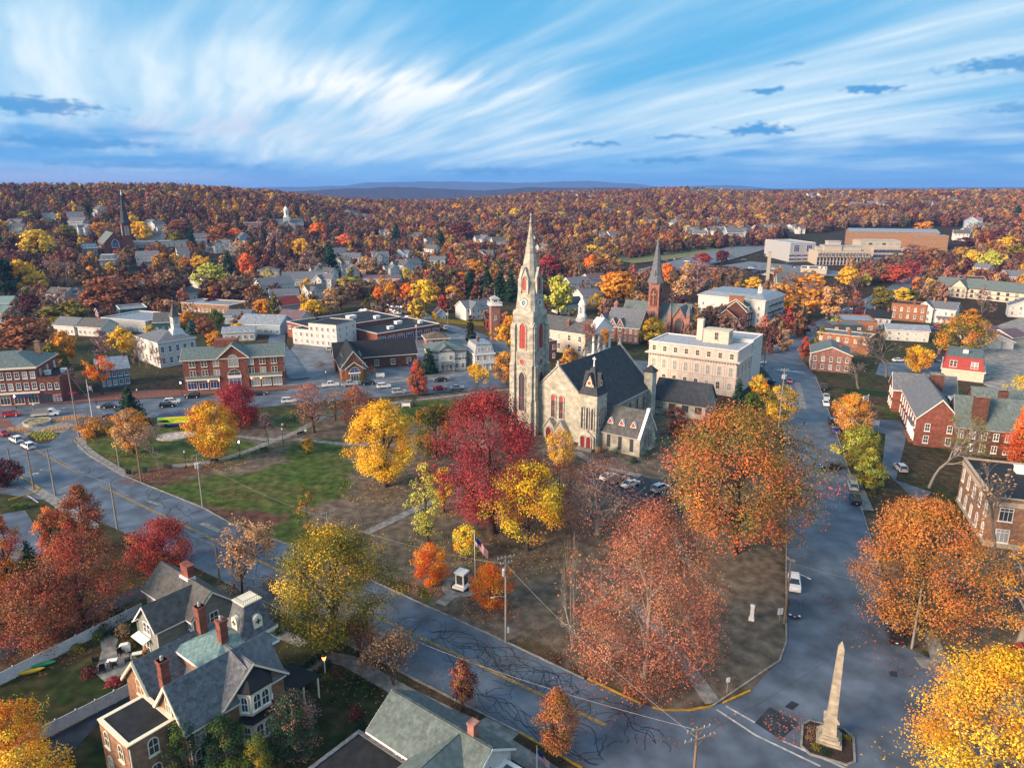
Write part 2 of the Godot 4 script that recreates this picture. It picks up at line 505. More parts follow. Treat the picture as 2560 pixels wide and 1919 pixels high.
func make_church():
	var rng:=RandomNumberGenerator.new()
	rng.seed=41
	var ch:=thing("stone_church","pale stone church with tall clock spire, red windows and slate roofs","church",V3(21.2,0,-169.3),deg_to_rad(-36))
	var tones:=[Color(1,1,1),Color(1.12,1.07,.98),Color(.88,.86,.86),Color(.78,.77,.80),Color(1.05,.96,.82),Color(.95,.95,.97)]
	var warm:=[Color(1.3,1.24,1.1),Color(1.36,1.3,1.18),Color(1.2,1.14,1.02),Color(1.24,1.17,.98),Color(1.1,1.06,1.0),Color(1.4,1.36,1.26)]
	var st:Material=M.stone
	var tr:Material=M.stone_trim
	var T:=V3(-22.9,0,-3.6)
	var sh:=MB.new()
	var bl:=MB.new()
	var stage:=[[.0,3.45],[22.3,3.2],[32.2,3.0]]
	for k in 2:
		var y0:float=stage[k][0]; var y1:float=stage[k+1][0]
		var a:float=stage[k][1]
		sh.box(T+V3(0,(y0+y1)/2,0),V3(a*2,y1-y0,a*2),Color(1,1,1))
		for s in 4:
			var b:=Basis(Vector3.UP,PI/2*s)
			blocks(bl,T+b*V3(-a,y0,a),b*Vector3.RIGHT,Vector3.UP,y1-y0,func(_t): return .0,func(_t): return a*2,.85,.42,rng,tones,.06)
	part("tower_shaft",sh,st,ch)
	var bt:=MB.new()
	for s in 4:
		for m in [-1,1]:
			var b:=Basis(Vector3.UP,PI/2*s)
			var steps:=[[.0,9.5,1.15],[9.5,19.0,.85],[19.0,29.5,.5]]
			for q in steps:
				var dep:float=q[2]
				var o:=T+b*V3(m*2.85-.65,q[0],2.9)
				bt.hexa(o,b*V3(1.3,0,0),V3(0,q[1]-q[0],0),b*V3(0,0,dep+.4),Color(1,1,1))
				blocks(bl,o+b*V3(0,0,dep+.4),b*Vector3.RIGHT,Vector3.UP,q[1]-q[0],func(_t): return .0,func(_t): return 1.3,.6,.42,rng,tones,.05)
				var top:=o+V3(0,q[1]-q[0],0)
				bt.prism(PackedVector2Array([Vector2(0,0),Vector2(dep+.4,0),Vector2(0,1.0)]),Transform3D(Basis(b*Vector3.BACK,Vector3.UP,b*Vector3.LEFT),top+b*V3(1.3,0,0)),1.3,Color(1,1,1))
	part("buttress",bt,st,ch)
	var sp:=MB.new()
	var e0:=3.0
	sp.box(T+V3(0,32.6,0),V3(6.5,.8,6.5),Color(1,1,1))
	sp.box(T+V3(0,33.15,0),V3(6.2,.4,6.2),Color(1,1,1))
	var lev:=[[33.3,3.05,.75],[37.6,2.62,.72],[44.0,1.85,.55],[49.3,1.1,.44],[55.6,.16,.41]]
	var pts:=func(k:int)->PackedVector3Array:
		var a:float=lev[k][1]; var cut:float=a*(1.0-lev[k][2])
		var p:=PackedVector3Array()
		for q in [Vector2(-(a-cut),a),Vector2(a-cut,a),Vector2(a,a-cut),Vector2(a,-(a-cut)),Vector2(a-cut,-a),Vector2(-(a-cut),-a),Vector2(-a,-(a-cut)),Vector2(-a,a-cut)]:
			p.append(T+V3(q.x,lev[k][0],q.y))
		return p
	for k in lev.size()-1:
		var lo:PackedVector3Array=pts.call(k)
		var hi:PackedVector3Array=pts.call(k+1)
		for s in 8:
			var j:=(s+1) % 8
			var rows:=int((lev[k+1][0]-lev[k][0])/.45)
			for r in rows:
				var f0:=float(r)/rows; var f1:=float(r+1)/rows
				var a:=lo[s].lerp(hi[s],f0); var b:=lo[j].lerp(hi[j],f0)
				var d:=lo[j].lerp(hi[j],f1); var e:=lo[s].lerp(hi[s],f1)
				var nb:=maxi(1,roundi((b-a).length()/.85))
				var nz:=(d-a).cross(e-b).normalized()
				for q in nb:
					var t:Color=tones[rng.randi() % tones.size()]
					var g:=nz*rng.randf_range(.0,.04)
					var u0:=float(q)/nb; var u1:=float(q+1)/nb
					sp.quad(a.lerp(b,u0)+g,a.lerp(b,u1)+g,e.lerp(d,u1)+g,e.lerp(d,u0)+g,t)
	for k in [1,3]:
		var lo:PackedVector3Array=pts.call(k)
		for s in 8:
			var a:=lo[s]; var b:=lo[(s+1) % 8]
			sp.cyl(a,b,.11,.11,5,Color(1,1,1))
	part("spire",sp,st,ch)
	var fin:=MB.new()
	fin.lathe(T,[[.2,55.4],[.26,55.6],[.42,55.8],[.42,55.95],[.2,56.1],[.3,56.5],[.12,56.8]],8)
	cross_finial(fin,T+V3(0,56.7,0),1.35)
	part("finial",fin,tr,ch)
	for s in 4:
		var b:=Basis(Vector3.UP,PI/2*s)
		var turn:=PI/2*s
		arched_window(ch,T+b*V3(0,23.4,3.22),turn,1.9,6.8,true,M.red_window,tr,M.red_door,2,"belfry_louvre")
		round_window(ch,T+b*V3(0,19.8,3.5),turn,.72,M.red_window,tr)
		arched_window(ch,T+b*V3(0,6.5,3.5),turn,1.9,10.6,true,M.pane,tr,M.red_window,2)
		var gm:=MB.new()
		gm.box(b*V3(0,22.3,3.4),V3(6.9,.3,.3) if s % 2==0 else V3(.3,.3,6.9))
		for m in [-1,1]:
			gm.cyl(b*V3(m*2.1,20.6,3.55),b*V3(0,22.0,3.55),.13,.13,5)
		part("string_course",gm,tr,ch,T)
		var inward:=3.05-(35.4-33.3)*.1
		var tilt:=Basis(Vector3.UP,turn)*Basis(Vector3.RIGHT,-.1)
		var cf:=MB.new()
		var dial:=PackedVector2Array(); var rim:=PackedVector2Array()
		for k in 24:
			var d:=Vector2(cos(TAU*k/24),sin(TAU*k/24))
			dial.append(d*.72); rim.append(d*.98)
		cf.prism(dial,Transform3D(),.1)
		var clock:=part("clock",cf,M.clock_dial,ch,T+b*V3(0,35.4,inward))
		clock.basis=tilt
		var rm:=MB.new()
		ring(rm,rim,dial,Transform3D(),.22)
		part("clock_rim",rm,M.trim_white,clock)
		for q in [[-.5,.08,.5,.12],[-2.7,.06,.68,.14]]:
			var hand:=MB.new()
			var d:=Basis(Vector3.BACK,q[0])
			hand.hexa(d*V3(-q[1]/2,-.1,q[3]),d*V3(q[1],0,0),d*V3(0,q[2],0),V3(0,0,.03))
			part("clock_hand",hand,M.trim_white,clock)
		var hood:=MB.new()
		for m in [-1,1]:
			hood.cyl(b*V3(m*1.2,36.0,2.95),b*V3(0,36.75,2.9),.12,.12,5)
		part("clock_hood",hood,tr,ch,T)
		var lu:=MB.new()
		var face:=2.55
		var gp:=PackedVector2Array([Vector2(-1.05,0),Vector2(1.05,0),Vector2(1.05,3.1),Vector2(0,6.0),Vector2(-1.05,3.1)])
		lu.prism(gp,Transform3D(b,b*V3(0,38.2,.9)),face-.9)
		for m in [-1,1]:
			lu.hexa(b*V3(m*1.12-.24,37.9,face-.3),b*V3(.48,0,0),V3(0,3.5,0),b*V3(0,0,.75),Color(1,1,1))
			slab(lu,b*V3(m*1.35,40.9,face+.25) if m>0 else b*V3(-1.35,40.9,.4),b*V3(m*1.35,40.9,.4) if m>0 else b*V3(-1.35,40.9,face+.25),b*V3(0,44.5,.2) if m>0 else b*V3(0,44.5,face+.25),b*V3(0,44.5,face+.25) if m>0 else b*V3(0,44.5,.2),.14,Color(1,1,1))
		var l:=part("lucarne",lu,st,ch,T)
		arched_window(l,b*V3(0,38.6,face+.02),turn,1.15,3.5,true,M.red_window,tr,M.red_door,1,"louvre")
	var X0:=-23.9; var X1:=-2.5; var XC:=-13.2; var ZF:=-2.5; var ZB:=-36.5; var EV:=8.7; var RG:=19.4
	var nv:=MB.new()
	var gab:=PackedVector2Array([Vector2(X0,0),Vector2(X1,0),Vector2(X1,EV),Vector2(XC,RG),Vector2(X0,EV)])
	nv.prism(gab,T3( V3(0,0,ZB)),ZF-ZB,Color(1,1,1))
	part("nave_wall",nv,st,ch)
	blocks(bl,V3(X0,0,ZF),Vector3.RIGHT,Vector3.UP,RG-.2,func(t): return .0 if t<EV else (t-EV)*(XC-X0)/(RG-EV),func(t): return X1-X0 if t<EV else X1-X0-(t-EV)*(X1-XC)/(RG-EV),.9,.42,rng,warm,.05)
	blocks(bl,V3(X1,0,ZF),Vector3.FORWARD,Vector3.UP,EV-.3,func(_t): return .0,func(_t): return ZF-ZB,.9,.42,rng,tones,.05)
	var rf:=MB.new()
	var rt:=[Color(1,1,1),Color(.85,.86,.88),Color(1.15,1.15,1.15),Color(.95,1.0,1.06),Color(1.25,1.2,1.12)]
	var ov:=.5
	var se:=EV-ov*(RG-EV)/(X1-XC)
	for m in [-1,1]:
		var a:=V3(X1+ov,se,ZF-.5) if m>0 else V3(X0-ov,se,ZB+.5)
		var b:=V3(X1+ov,se,ZB+.5) if m>0 else V3(X0-ov,se,ZF-.5)
		var d:=V3(XC,RG,b.z); var e:=V3(XC,RG,a.z)
		slab(rf,a,b,d,e,.16,Color(.8,.8,.8))
	part("nave_roof",rf,M.shingle,ch)
	var rs:=MB.new()
	shingles(rs,V3(X1+ov,se+.1,ZF-.5),V3(X1+ov,se+.1,ZB+.5),V3(XC,RG+.1,ZB+.5),V3(XC,RG+.1,ZF-.5),.55,.36,rng,rt,.1)
	for zz in [ZF,ZB]:
		var cp:=MB.new()
		for m in [-1,1]:
			var foot:=V3(XC+m*(X1-XC+.3),EV-.3,zz-.35)
			var top:=V3(XC,RG+.15,zz-.35)
			var d:=(top-foot)
			var up:=V3(m*d.y,absf(d.x),0).normalized()
			cp.hexa(foot,d,up*.35,V3(0,0,.6))
		cp.box(V3(XC,RG+.55,zz),V3(.9,.6,.8))
		cp.box(V3(XC,RG+1.2,zz),V3(.5,.9,.5))
		part("gable_coping",cp,tr,ch)
	var gt:=MB.new()
	gt.box(V3(X1+ov+.15,se-.05,(ZF+ZB)/2),V3(.3,.3,ZF-ZB-1))
	gt.box(V3(11.0/2,4.62,-1.72),V3(11.0,.24,.26))
	part("gutter",gt,M.galvanised,ch)
	for q in [-14.45,-11.95]:
		arched_window(ch,V3(q,5.6,ZF+.04),0,1.15,6.2,false,M.pane,tr,M.red_window,2)
		var hd:=MB.new()
		hd.prism(arch_shape(1.1,1.6,false),Transform3D(),.05)
		part("window_head",hd,M.red_window,ch,V3(q,10.15,ZF+.1))
	for q in [-14.8,-11.4]:
		var gp:=MB.new()
		gp.prism(PackedVector2Array([Vector2(-1.6,0),Vector2(1.6,0),Vector2(1.6,3.0),Vector2(0,5.2),Vector2(-1.6,3.0)]),Transform3D(),1.5,Color(1,1,1))
		var porch:=part("gabled_doorway",gp,st,ch,V3(q,0,ZF+.06))
		var pc:=MB.new()
		for m in [-1,1]:
			var foot:=V3(m*1.8,2.7,.0); var d:=V3(-m*1.8,2.55,0)
			pc.hexa(foot,d,V3(m*.82,.57,0)*.3,V3(0,0,1.75))
		part("porch_coping",pc,tr,porch)
		arched_window(porch,V3(0,.1,1.5),0,1.5,3.2,true,M.red_door,tr,M.red_door,2,"door")
	for k in 5:
		arched_window(ch,V3(X1+.05,2.6,-14.5-4.3*k),PI/2,1.2,4.3,true,M.pane,tr,M.red_window,2)
	var tu:=MB.new()
	tu.box(V3(X1+.3,6.6,ZB+1.4),V3(2.6,13.2,2.8))
	part("turret",tu,st,ch)
	var tp:=MB.new()
	tp.lathe(V3(X1+.3,0,ZB+1.4),[[2.35,13.2],[2.35,13.4],[.01,15.2]],4,Color.WHITE,PI/4)
	part("turret_roof",tp,M.shingle,ch)
	var S:=V3(-2.6,0,-2.5)
	var sm:=MB.new()
	sm.box(S+V3(0,7.1,0),V3(5.1,14.2,5.0),Color(1,1,1))
	part("stair_tower",sm,st,ch)
	for s in 4:
		var b:=Basis(Vector3.UP,PI/2*s)
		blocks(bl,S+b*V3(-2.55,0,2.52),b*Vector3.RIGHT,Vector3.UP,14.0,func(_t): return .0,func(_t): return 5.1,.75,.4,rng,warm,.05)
	var cn:=MB.new()
	cn.box(S+V3(0,12.2,0),V3(5.35,.25,5.25))
	cn.box(S+V3(0,4.4,0),V3(5.3,.22,5.2))
	cn.box(S+V3(0,14.1,0),V3(5.5,.3,5.4))
	part("cornice",cn,tr,ch)
	var pr:=MB.new()
	pr.lathe(S,[[3.95,14.2],[2.75,16.3],[.75,20.8],[.0,21.2]],4,Color.WHITE,PI/4)
	part("stair_tower_roof",pr,M.shingle,ch)
	for s in 4:
		var b:=Basis(Vector3.UP,PI/2*s)
		var dg:=MB.new()
		dg.prism(PackedVector2Array([Vector2(-1.25,0),Vector2(1.25,0),Vector2(0,3.0)]),Transform3D(b,b*V3(0,16.2,.4)),1.65,Color(1,1,1))
		var dm:=part("dormer",dg,st,ch,S)
		for m in [-1,1]:
			var rr:=MB.new()
			rr.hexa(b*V3(m*1.5,16.1,.2),b*V3(-m*1.5,3.6,0),b*V3(m*.12,.06,0),b*V3(0,0,2.1))
			part("dormer_roof",rr,M.shingle,dm)
		round_window(dm,b*V3(0,17.15,2.06),PI/2*s,.52,M.red_window,M.trim_cream)
	var fc:=MB.new()
	fc.cyl(S+V3(0,20.9,0),S+V3(0,22.0,0),.24,.16,6)
	cross_finial(fc,S+V3(0,21.9,0),1.6)
	part("cross",fc,M.trim_white,ch)
	for k in 3:
		arched_window(ch,S+V3(-1.45+1.45*k,5.3,2.58),0,.55,5.6,false,M.pane,M.stone_trim,M.red_window,1,"lancet").get_child(0)
		arched_window(ch,S+V3(2.6,5.9,1.35-1.35*k),PI/2,.5,4.8,false,M.pane,M.stone_trim,M.red_window,1,"lancet")
	var pp:=MB.new()
	pp.prism(PackedVector2Array([Vector2(-2.2,0),Vector2(2.2,0),Vector2(2.2,3.4),Vector2(0,5.1),Vector2(-2.2,3.4)]),Transform3D(),.5,Color(1,1,1))
	var po:=part("entrance_porch",pp,st,ch,S+V3(0,0,2.6))
	for m in [-1,1]:
		arched_window(po,V3(m*.85,.5,.5),0,1.2,3.0,false,M.red_door,tr,M.red_door,1,"door")
	var stp:=MB.new()
	for k in 3:
		stp.box(V3(0,.42-.16*k,.9+.35*k),V3(4.2+.3*k,.16,.8))
	part("step",stp,M.concrete,po)
	var wg:=MB.new()
	var wp:=PackedVector2Array([Vector2(-2.2,0),Vector2(-10.8,0),Vector2(-10.8,5.0),Vector2(-6.5,10.7),Vector2(-2.2,5.0)])
	wg.prism(wp,Transform3D(Basis(Vector3.BACK,Vector3.UP,Vector3.LEFT),V3(11.0,0,0)),11.0,Color(1,1,1))
	part("wing_wall",wg,st,ch)
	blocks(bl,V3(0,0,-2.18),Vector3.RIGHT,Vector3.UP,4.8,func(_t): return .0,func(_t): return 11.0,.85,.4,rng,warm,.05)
	blocks(bl,V3(11.02,0,-2.2),Vector3.FORWARD,Vector3.UP,10.6,func(t): return .0 if t<5 else (t-5)*4.3/5.7,func(t): return 8.6 if t<5 else 8.6-(t-5)*4.3/5.7,.85,.4,rng,tones,.05)
	var wr:=MB.new()
	slab(wr,V3(0,4.6,-1.85),V3(10.7,4.6,-1.85),V3(10.7,10.7,-6.5),V3(0,10.7,-6.5),.14,Color(.9,.9,.9))
	slab(wr,V3(10.7,4.6,-11.15),V3(0,4.6,-11.15),V3(0,10.7,-6.5),V3(10.7,10.7,-6.5),.14,Color(.9,.9,.9))
	part("wing_roof",wr,M.shingle_grey,ch)
	var ws:=MB.new()
	shingles(ws,V3(0,4.7,-1.85),V3(10.7,4.7,-1.85),V3(10.7,10.8,-6.5),V3(0,10.8,-6.5),.5,.34,rng,rt,.08)
	part("wing_shingles",ws,M.shingle_grey,ch).set_meta("kind","stuff")
	part("roof_shingles",rs,M.shingle,ch).set_meta("kind","stuff")
	var wc:=MB.new()
	for m in [-1,1]:
		wc.hexa(V3(10.6,4.4,-6.5+m*4.75),V3(0,6.5,-m*4.75),V3(.7,0,0),V3(0,.25,m*.2))
	wc.box(V3(10.95,11.15,-6.5),V3(.8,.7,.8))
	part("wing_coping",wc,M.trim_white,ch)
	for q in [2.4,5.6,8.8]:
		var pn:=MB.new()
		pn.box(Vector3.ZERO,V3(.95,3.5,.12))
		part("window",pn,M.pane,ch,V3(q,2.75,-2.1))
		var d:=MB.new()
		d.prism(PackedVector2Array([Vector2(-.6,0),Vector2(.6,0),Vector2(0,1.15)]),Transform3D(),.06)
		var lu:=part("roof_vent",d,M.red_window,ch,V3(q-.2,7.0,-3.2))
		var df:=MB.new()
		for m in [-1,1]:
			df.hexa(V3(m*.75,-.1,-.9),V3(-m*.75,1.45,0),V3(m*.1,.05,0),V3(0,0,1.05))
		df.box(V3(0,-.05,.05),V3(1.5,.12,.2))
		part("vent_frame",df,M.trim_white,lu)
	for k in 3:
		arched_window(ch,V3(11.06,1.6,-5.1-1.4*k),PI/2,.62,4.6 if k==1 else 3.9,true,M.pane,tr,M.red_window,1,"lancet")
	part("ashlar_blocks",bl,st,ch).set_meta("kind","stuff")
var gn:=FastNoiseLite.new()
func tone(c:Color,k:float)->Color:
	return Color(c.r*k,c.g*k,c.b*k)
func ground_colour(x:float,z:float)->Color:
	var n1:=gn.get_noise_2d(x*1.1,z*1.1)
	var n2:=gn.get_noise_2d(x*7.0+90.0,z*7.0)
	var n3:=gn.get_noise_2d(x*.25,z*.25+50.0)
	var col:=Color(.105,.115,.05).lerp(Color(.165,.12,.075),smoothstep(-.25,.3,n3+.4*n1))
	var d:=sqrt(x*x+z*z)
	if d<330.0:
		var p:=Vector2(x+5.0*n1+1.6*n2,z+5.0*gn.get_noise_2d(x*1.1+300.0,z*1.1)+1.6*n2)
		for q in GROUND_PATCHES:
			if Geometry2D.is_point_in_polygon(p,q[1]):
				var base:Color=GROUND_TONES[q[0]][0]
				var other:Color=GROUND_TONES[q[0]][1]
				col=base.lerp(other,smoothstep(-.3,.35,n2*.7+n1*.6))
				if q[0]=="lawn":
					col=tone(col,1.0+.10*sin((x*.28-z*.95)*1.05))
	elif d>420.0:
		col=Color(.12,.075,.05).lerp(Color(.09,.08,.045),smoothstep(-.2,.3,n3))
	if d>4000.0:
		col=Color(.10,.085,.07)
	return tone(col,1.0+.35*n2)
const GROUND_TONES:={
	"lawn": [Color(.12,.21,.045),Color(.19,.21,.075)],
	"litter": [Color(.34,.275,.215),Color(.26,.225,.17)],
	"pale": [Color(.33,.29,.25),Color(.26,.21,.16)],
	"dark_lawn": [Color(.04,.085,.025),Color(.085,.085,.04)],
	"rust": [Color(.29,.13,.095),Color(.24,.15,.11)],
	"meadow": [Color(.22,.25,.10),Color(.25,.24,.12)],
	"straw": [Color(.34,.25,.12),Color(.26,.17,.09)]}
func make_ground():
	gn.seed=77; gn.frequency=.04; gn.fractal_octaves=3
	var rings:=PackedFloat32Array([2.0,25.0])
	while rings[-1]<16000.0:
		rings.append(rings[-1]+clampf(rings[-1]*.0115,1.1,9.0) if rings[-1]<480.0 else rings[-1]*1.035)
	var az:=PackedFloat32Array()
	var a:=-180.0
	while a<180.0:
		az.append(a)
		a+=.55 if absf(a)<47.0 else 3.0
	var mb:=MB.new()
	for r in rings:
		for q in az:
			var x:=r*sin(deg_to_rad(q)); var z:=-r*cos(deg_to_rad(q))
			mb.v.append(V3(x,land(x,z)-(.03 if r<420.0 else .3),z))
			mb.n.append(Vector3.UP)
			mb.c.append(ground_colour(x,z))
	var w:=az.size()
	for k in rings.size()-1:
		for s in w:
			var i:=k*w+s; var j:=k*w+(s+1) % w
			mb.ix.append(i); mb.ix.append(i+w); mb.ix.append(j)
			mb.ix.append(j); mb.ix.append(i+w); mb.ix.append(j+w)
	setting("ground",mb,M.ground)
	for q in [[5200.0,900.0,105.0,[[-60,55],[-17,62],[-12,84],[-8,92],[-3,70],[2,90],[8,86],[14,70],[20,74],[60,64]],3],[12500.0,2600.0,.0,[[-60,92],[-24,110],[-18,128],[-13,150],[-11,205],[-5,228],[0,205],[6,232],[9,190],[12,130],[16,160],[20,110],[30,120],[60,105]],8]]:
		var m:=MB.new()
		var steps:=220
		var fn:=FastNoiseLite.new()
		fn.seed=q[4]; fn.frequency=.09
		for row in 7:
			for s in steps+1:
				var g:=-58.0+116.0*s/steps
				var h:=60.0
				for k in q[3].size()-1:
					if g<=q[3][k+1][0]:
						h=lerpf(q[3][k][1],q[3][k+1][1],smoothstep(.0,1.0,(g-q[3][k][0])/(q[3][k+1][0]-q[3][k][0])))
						break
				h+=7.0*fn.get_noise_2d(g*4.0,.0)+3.0*fn.get_noise_2d(g*17.0,9.0)
				var f:=row/6.0
				var rr:float=q[0]+q[1]*(f-.5)
				m.v.append(V3(rr*sin(deg_to_rad(g)),h*sin(PI*f)-30.0*(1.0-sin(PI*f))+6.0*fn.get_noise_2d(g*6.0,f*30.0),-rr*cos(deg_to_rad(g))))
				m.n.append(V3(0,.8,.6)); m.c.append(tone(Color(.085,.06,.05),1.0+.3*fn.get_noise_2d(g*9.0,f*40.0)))
		for row in 6:
			for s in steps:
				var i:=row*(steps+1)+s
				m.ix.append(i); m.ix.append(i+steps+1); m.ix.append(i+1)
				m.ix.append(i+1); m.ix.append(i+steps+1); m.ix.append(i+steps+2)
		setting("hills",m,M.ground)
func strip(mb:MB,pts:Array,width:float,lift:float,across:=1):
	var p:=PackedVector2Array()
	for k in pts.size()-1:
		var a:=Vector2(pts[k][0],pts[k][1]); var b:=Vector2(pts[k+1][0],pts[k+1][1])
		var nseg:=maxi(1,int((b-a).length()/10.0))
		for s in nseg:
			p.append(a.lerp(b,float(s)/nseg))
	p.append(Vector2(pts[-1][0],pts[-1][1]))
	var prev:=[]
	for k in p.size():
		var d:=(p[mini(k+1,p.size()-1)]-p[maxi(k-1,0)]).normalized()
		var o:=Vector2(-d.y,d.x)
		var row:=[]
		for s in across+1:
			var q:=p[k]+o*(width*(float(s)/across-.5))
			row.append(on_land(q.x,q.y,lift))
		if k:
			for s in across:
				mb.quad(row[s],row[s+1],prev[s+1],prev[s])
		prev=row
func sheet(mb:MB,pts:Array,lift:float):
	var p:=PackedVector2Array()
	for q in pts:p.append(Vector2(q[0],q[1]))
	if Geometry2D.is_polygon_clockwise(p): p.reverse()
	var k:=Geometry2D.triangulate_polygon(p)
	for j in range(0,k.size(),3):
		var a:=p[k[j]]; var b:=p[k[j+1]]; var d:=p[k[j+2]]
		if (b-a).cross(d-a)<0:
			var s:=b; b=d; d=s
		mb.tri(V3(a.x,lift,a.y),V3(d.x,lift,d.y),V3(b.x,lift,b.y))
func rail(mb:MB,pts:Array,w:float,h:float,lift:=-.02,shift:=.0):
	for k in pts.size()-1:
		var a:=V3(pts[k][0],lift,pts[k][1]); var b:=V3(pts[k+1][0],lift,pts[k+1][1])
		if a.distance_to(b)<.05:continue
		var d:=(b-a).normalized()
		var o:=V3(-d.z,0,d.x)
		mb.hexa(a+o*(shift-w/2)-d*.02,b-a+d*.04,V3(0,h,0),o*w)
func make_roads():
	for q in PAVED:
		var mb:=MB.new()
		sheet(mb,q[3],q[2])
		setting(q[0],mb,M[q[1]])
	for q in STRIPS:
		var mb:=MB.new()
		strip(mb,q[4],q[3],q[2],maxi(1,int(q[3]/25.0)))
		setting(q[0],mb,M[q[1]])
	var kb:=MB.new()
	for q in KERBS:rail(kb,q,.25,.16)
	setting("kerb",kb,M.kerb)
	var yk:=MB.new()
	for q in YELLOW_KERBS:rail(yk,q,.27,.175)
	setting("yellow_kerb",yk,M.paint_yellow)
	for q in LINES:
		var mb:=MB.new()
		strip(mb,q[3],q[2],q[1],1)
		setting("road_marking",mb,M[q[0]])
	var rng:=RandomNumberGenerator.new()
	rng.seed=12
	var tar:=MB.new()
	for q in CRACKS:
		for w in q[4]:
			var a:=Vector2(q[0],q[1]); var b:=Vector2(q[2],q[3])
			var dir:=(b-a).normalized()
			var side:=Vector2(-dir.y,dir.x)
			var p:=a+side*rng.randf_range(-q[5],q[5])
			var run:=.0
			var bend:=.0
			var goal:=rng.randf_range(.5,1.0)*(b-a).length()
			var pts:=[]
			if w>0:p+=dir*rng.randf()*(b-a).length()*.8
			while run<goal and (p-a).dot(dir)<(b-a).length():
				pts.append([p.x,p.y])
				bend=clampf(bend+rng.randf_range(-.9,.9),-1.3,1.3)
				var s:float=(p-a).dot(side)
				p+=(dir+side*(bend-s/q[5]*.4)).normalized()*rng.randf_range(.3,.8)
				run+=.55
			if pts.size()>2:rail(tar,pts,rng.randf_range(.04,.08),.006,.037)
		for w in q[6]:
			var a:=Vector2(q[0],q[1]); var b:=Vector2(q[2],q[3])
			var dir:=(b-a).normalized()
			var side:=Vector2(-dir.y,dir.x)
			var p:=a.lerp(b,rng.randf())+side*rng.randf_range(-q[5],q[5])
			var pts:=[]
			var head:=side.rotated(rng.randf_range(-.6,.6))*(1 if rng.randf()<.5 else -1)
			for k in rng.randi_range(5,12):
				pts.append([p.x,p.y])
				head=head.rotated(rng.randf_range(-.7,.7))
				p+=head*.45
				if absf((p-a).dot(side))>q[7]: break
			if pts.size()>2:rail(tar,pts,rng.randf_range(.03,.06),.006,.0385)
	setting("road_marking",tar,M.tar)
const TINTS:={
	"grey": [Color(1,1,1),Color(.8,.8,.8),Color(1.2,1.2,1.2),Color(.95,.9,.85)],
	"gold": [Color(.85,.476,.028),Color(.85,.56,.049),Color(.728,.378,.028),Color(.84,.56,.084)],
	"yellow": [Color(.812,.56,.042),Color(.85,.644,.07),Color(.644,.532,.07),Color(.77,.42,.028)],
	"amber": [Color(.7,.266,.028),Color(.812,.35,.042),Color(.588,.21,.028),Color(.7,.392,.056)],
	"orange": [Color(.85,.196,.028),Color(.85,.266,.035),Color(.77,.14,.028),Color(.85,.35,.042)],
	"coral": [Color(.85,.224,.084),Color(.84,.168,.07),Color(.85,.308,.07),Color(.7,.126,.056)],
	"crimson": [Color(.33,.04,.055),Color(.42,.06,.07),Color(.26,.03,.045),Color(.37,.08,.065)],
	"red": [Color(.46,.065,.05),Color(.54,.10,.06),Color(.36,.05,.05),Color(.46,.16,.07)],
	"rust": [Color(.32,.115,.06),Color(.37,.14,.065),Color(.25,.095,.06),Color(.33,.16,.07)],
	"russet": [Color(.44,.15,.10),Color(.50,.19,.13),Color(.36,.13,.10),Color(.46,.23,.14),Color(.50,.15,.08)],
	"maroon": [Color(.12,.03,.036),Color(.156,.042,.042),Color(.096,.024,.03)],
	"brown": [Color(.23,.14,.09),Color(.28,.17,.10),Color(.20,.12,.085),Color(.30,.20,.11)],
	"tan": [Color(.56,.336,.168),Color(.644,.392,.182),Color(.462,.28,.154),Color(.588,.308,.14)],
	"mauve": [Color(.288,.18,.168),Color(.336,.204,.18),Color(.264,.168,.168),Color(.36,.192,.144)],
	"green": [Color(.091,.147,.028),Color(.126,.182,.035),Color(.07,.119,.025),Color(.168,.182,.035)],
	"olive": [Color(.19,.17,.03),Color(.25,.205,.03),Color(.14,.14,.026),Color(.36,.24,.03),Color(.16,.165,.03)],
	"lime": [Color(.462,.504,.084),Color(.56,.56,.112),Color(.378,.434,.07),Color(.588,.504,.084)],
	"evergreen": [Color(.022,.06,.034),Color(.03,.074,.036),Color(.017,.048,.029)],
	"blue_green": [Color(.072,.132,.132),Color(.09,.156,.144)],
	"katsura": [Color(.084,.105,.028),Color(.126,.119,.028),Color(.42,.196,.028),Color(.07,.084,.028),Color(.308,.154,.028)],
	"maple": [Color(.20,.17,.045),Color(.38,.19,.05),Color(.52,.16,.065),Color(.17,.16,.045),Color(.22,.18,.05),Color(.32,.19,.05)],
	"copper": [Color(.52,.20,.05),Color(.60,.24,.06),Color(.44,.18,.05),Color(.30,.19,.05),Color(.56,.17,.05)],
	"mixed_yellow": [Color(.812,.532,.028),Color(.85,.462,.028),Color(.588,.504,.042),Color(.588,.28,.028),Color(.784,.588,.056)],
}
func crown_width(shape:String,t:float)->float:
	match shape:
		"round": return sqrt(maxf(.0,1.0-pow(2.0*t-1.0,2.0)))*.97+.03
		"spread": return pow(maxf(.0,1.0-pow(maxf(.0,(t-.32)/.68),2.2)),.5)*(.72+.28*smoothstep(.0,.32,t))
		"oval": return pow(maxf(.0,sin(PI*pow(t,.8))),.62)
		"cone": return (1.0-t)*.95+.05
		"flame": return pow(1.0-t,.7)*smoothstep(-.15,.22,t)
	return 1.0
